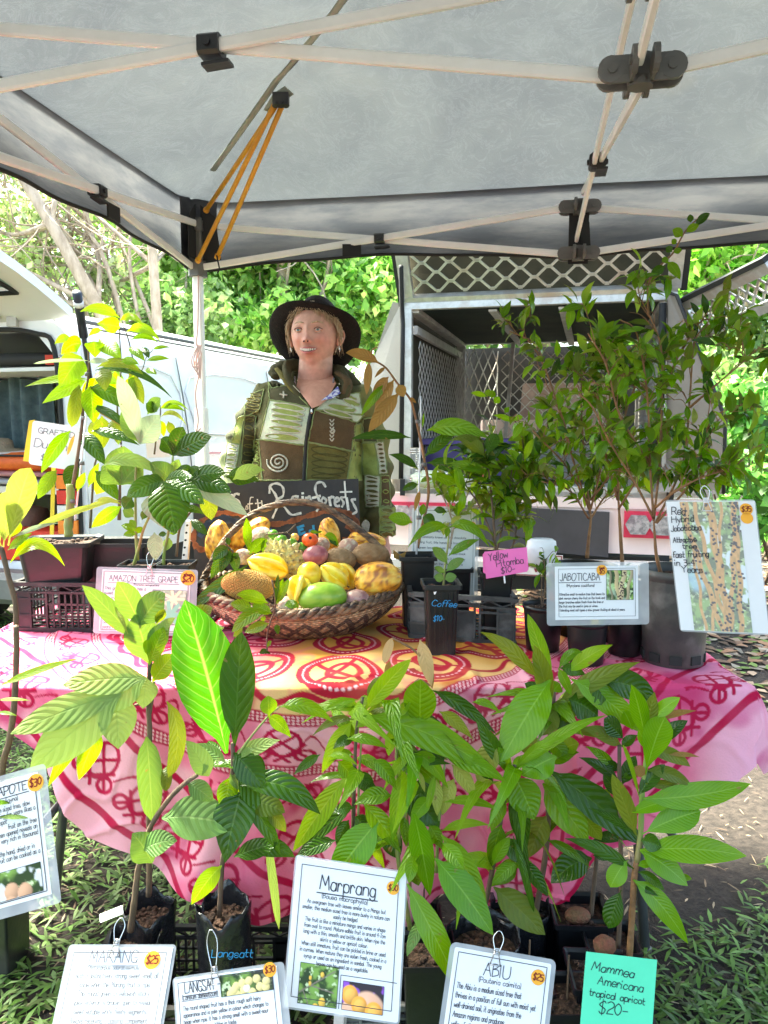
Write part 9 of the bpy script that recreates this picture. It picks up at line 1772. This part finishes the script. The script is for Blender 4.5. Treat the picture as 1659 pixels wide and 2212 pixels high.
for x,y,Y_,r,lb in[(535,490,2.38,80,'pale speckled round fruit at the upper left below the leaves'),(400,632,2.30,62,'speckled round fruit half hidden by the dark leaves on the left'),(968,545,2.34,58,'pale mottled fruit right behind the small red one'),(1165,565,2.34,72,'speckled round fruit in front of the upright yellow pod'),(715,975,2.12,60,'pale fruit peeking over the front rim under the leaves')]:ball('speckled_passionfruit',lb,x,y,Y_,r,'vrough',(.42,.26,.20),(.58,.50,.36),0,.9,'speckled round fruit in the basket')
ball('mamey_sapote','brown matte oblong fruit in the right centre of the basket',1110,645,2.28,108,'vrough',(.22,.13,.06),(.27,.17,.09),-14,.68,'brown oblong fruit in the basket');ball('mamey_sapote','larger brown oblong fruit leaning on the handle at the right',1330,615,2.30,128,'vrough',(.21,.115,.05),(.26,.16,.08),-4,.64,'brown oblong fruit in the basket')
for i,(x,y,r,lb)in enumerate([(678,515,44,'largest green berry of the cluster at the top of the basket'),(757,533,36,'green berry in the middle of the cluster under the twig'),(825,570,44,'lower right green berry of the cluster beside the red fruit'),(620,470,36,'green berry behind the cluster, upper left'),(600,545,38,'dark green berry tucked under the pale round fruit'),(640,500,32,'small green berry left of the largest one'),(775,490,30,'yellowish berry behind the twig')]):ball('green_berry',lb,x,y,2.33-(.02 if i<3 else 0),r,'vwax',(.09,.24,.02)if i<6 else(.6,.38,.08),(.13,.30,.03)if i<6 else(.7,.5,.15),0,.95,'green berries in the basket')
sprig=thing('twig_cluster','bare fruiting twig with a few small leaves on top of the basket','twig',P(*Zb(700,470),2.33));mb=MB()
for p in[[(660,460),(710,455),(750,430),(782,395)],[(700,455),(740,470),(745,490)],[(560,470),(620,465),(680,462)]]:mb.tube(catmull([P(*Zb(*q),2.31)for q in p],4),.0022,5)
mb.build('twig',M['bark'],sprig,True);ZF[Zb]=3.36
for a in[(990,480,1098,560,50,'l_mid',35),(880,450,950,460,30,'l_mid',5),(1020,500,1085,560,40,'l_dark',10),(940,460,975,450,20,'l_mid',5),(1030,670,1080,655,40,'l_lime',5)]:hleaf(sprig,Zb,*a[:6],'lance',b=a[6],Y=2.27)
lf=thing('leaf_sprig','two upright dark oval leaves leaning on the handle at the left','leaves',P(*Zb(470,620),2.34))
for a in[(440,590,425,350,68,'l_mid',0),(445,615,560,495,88,'l_mid',0),(540,600,570,500,50,'l_mid',0)]:hleaf(lf,Zb,*a[:6],'ellip',b=a[6],Y=2.28)
lf=thing('leaf_sprig','drooping bunch of dark dull leaves hanging over the left side of the basket','leaves',P(*Zb(240,760),2.22));mb=MB();mb.tube(catmull([P(*Zb(*q),2.2)for q in[(270,530),(300,570),(330,600),(340,690)]],4),.003,6);mb.build('twig',M['bark'],lf,True)
for a in[(300,570,180,660,90,'l_dark',20),(310,580,235,745,80,'l_dark',0),(300,600,165,790,90,'l_dark',0),(330,600,350,740,80,'l_dark',0),(320,600,255,700,90,'l_dark',0),(435,690,10,1000,110,'l_dark',-10),(300,550,280,490,40,'l_dark',0),(340,650,360,600,50,'l_dark',0)]:hleaf(lf,Zb,*a[:6],'ellip',b=a[6],Y=2.16,fold=.4)
lf=thing('leaf_sprig','leafy twig spilling over the front rim of the basket onto the cloth','leaves',P(*Zb(600,1150),2.04));mb=MB();
for p in[[(610,800),(630,900),(632,1000),(600,1100),(575,1200),(575,1330)],[(632,1000),(560,950),(500,900)],[(632,1010),(650,1100)],[(620,1000),(560,1050),(480,1120)]]:mb.tube(catmull([P(*Zb(*q),2.035)for q in p],4),.0024,5)
mb.build('twig',M['bark'],lf,True)
for a in[(580,970,355,905,95,'l_mid',20),(470,1020,305,975,90,'l_mid',15),(610,1045,465,980,84,'l_mid',5),(560,1020,318,1180,105,'l_mid',35),(590,1115,412,1180,80,'l_mid',5),(640,1120,655,1195,45,'l_dark',0),(640,975,690,790,52,'l_mid',0),(650,975,735,790,60,'l_mid',0),(640,970,655,755,36,'l_dark',0),(700,990,805,1000,70,'l_mid',20),(575,1290,605,1240,30,'l_mid',0),(570,1310,580,1390,50,'l_dark',0),(570,1300,520,1340,40,'l_dark',0),(400,1150,330,1215,50,'l_mid',5),(540,1060,550,1100,40,'l_lime',0)]:hleaf(lf,Zb,*a[:6],'ellip',b=a[6],Y=2.02)
mb=MB();e=P(*Zb(1490,640),2.3);mb.prism([e,e+V((.03,0,-.01)),e+V((.04,0,.02)),e+V((.02,0,.01)),e+V((.0,0,.025))],(0,1,0),.003);setp(mb.build('dry_leaf',M['l_brown'],None),'curled dry leaf stuck at the right end of the basket handle','leaf')
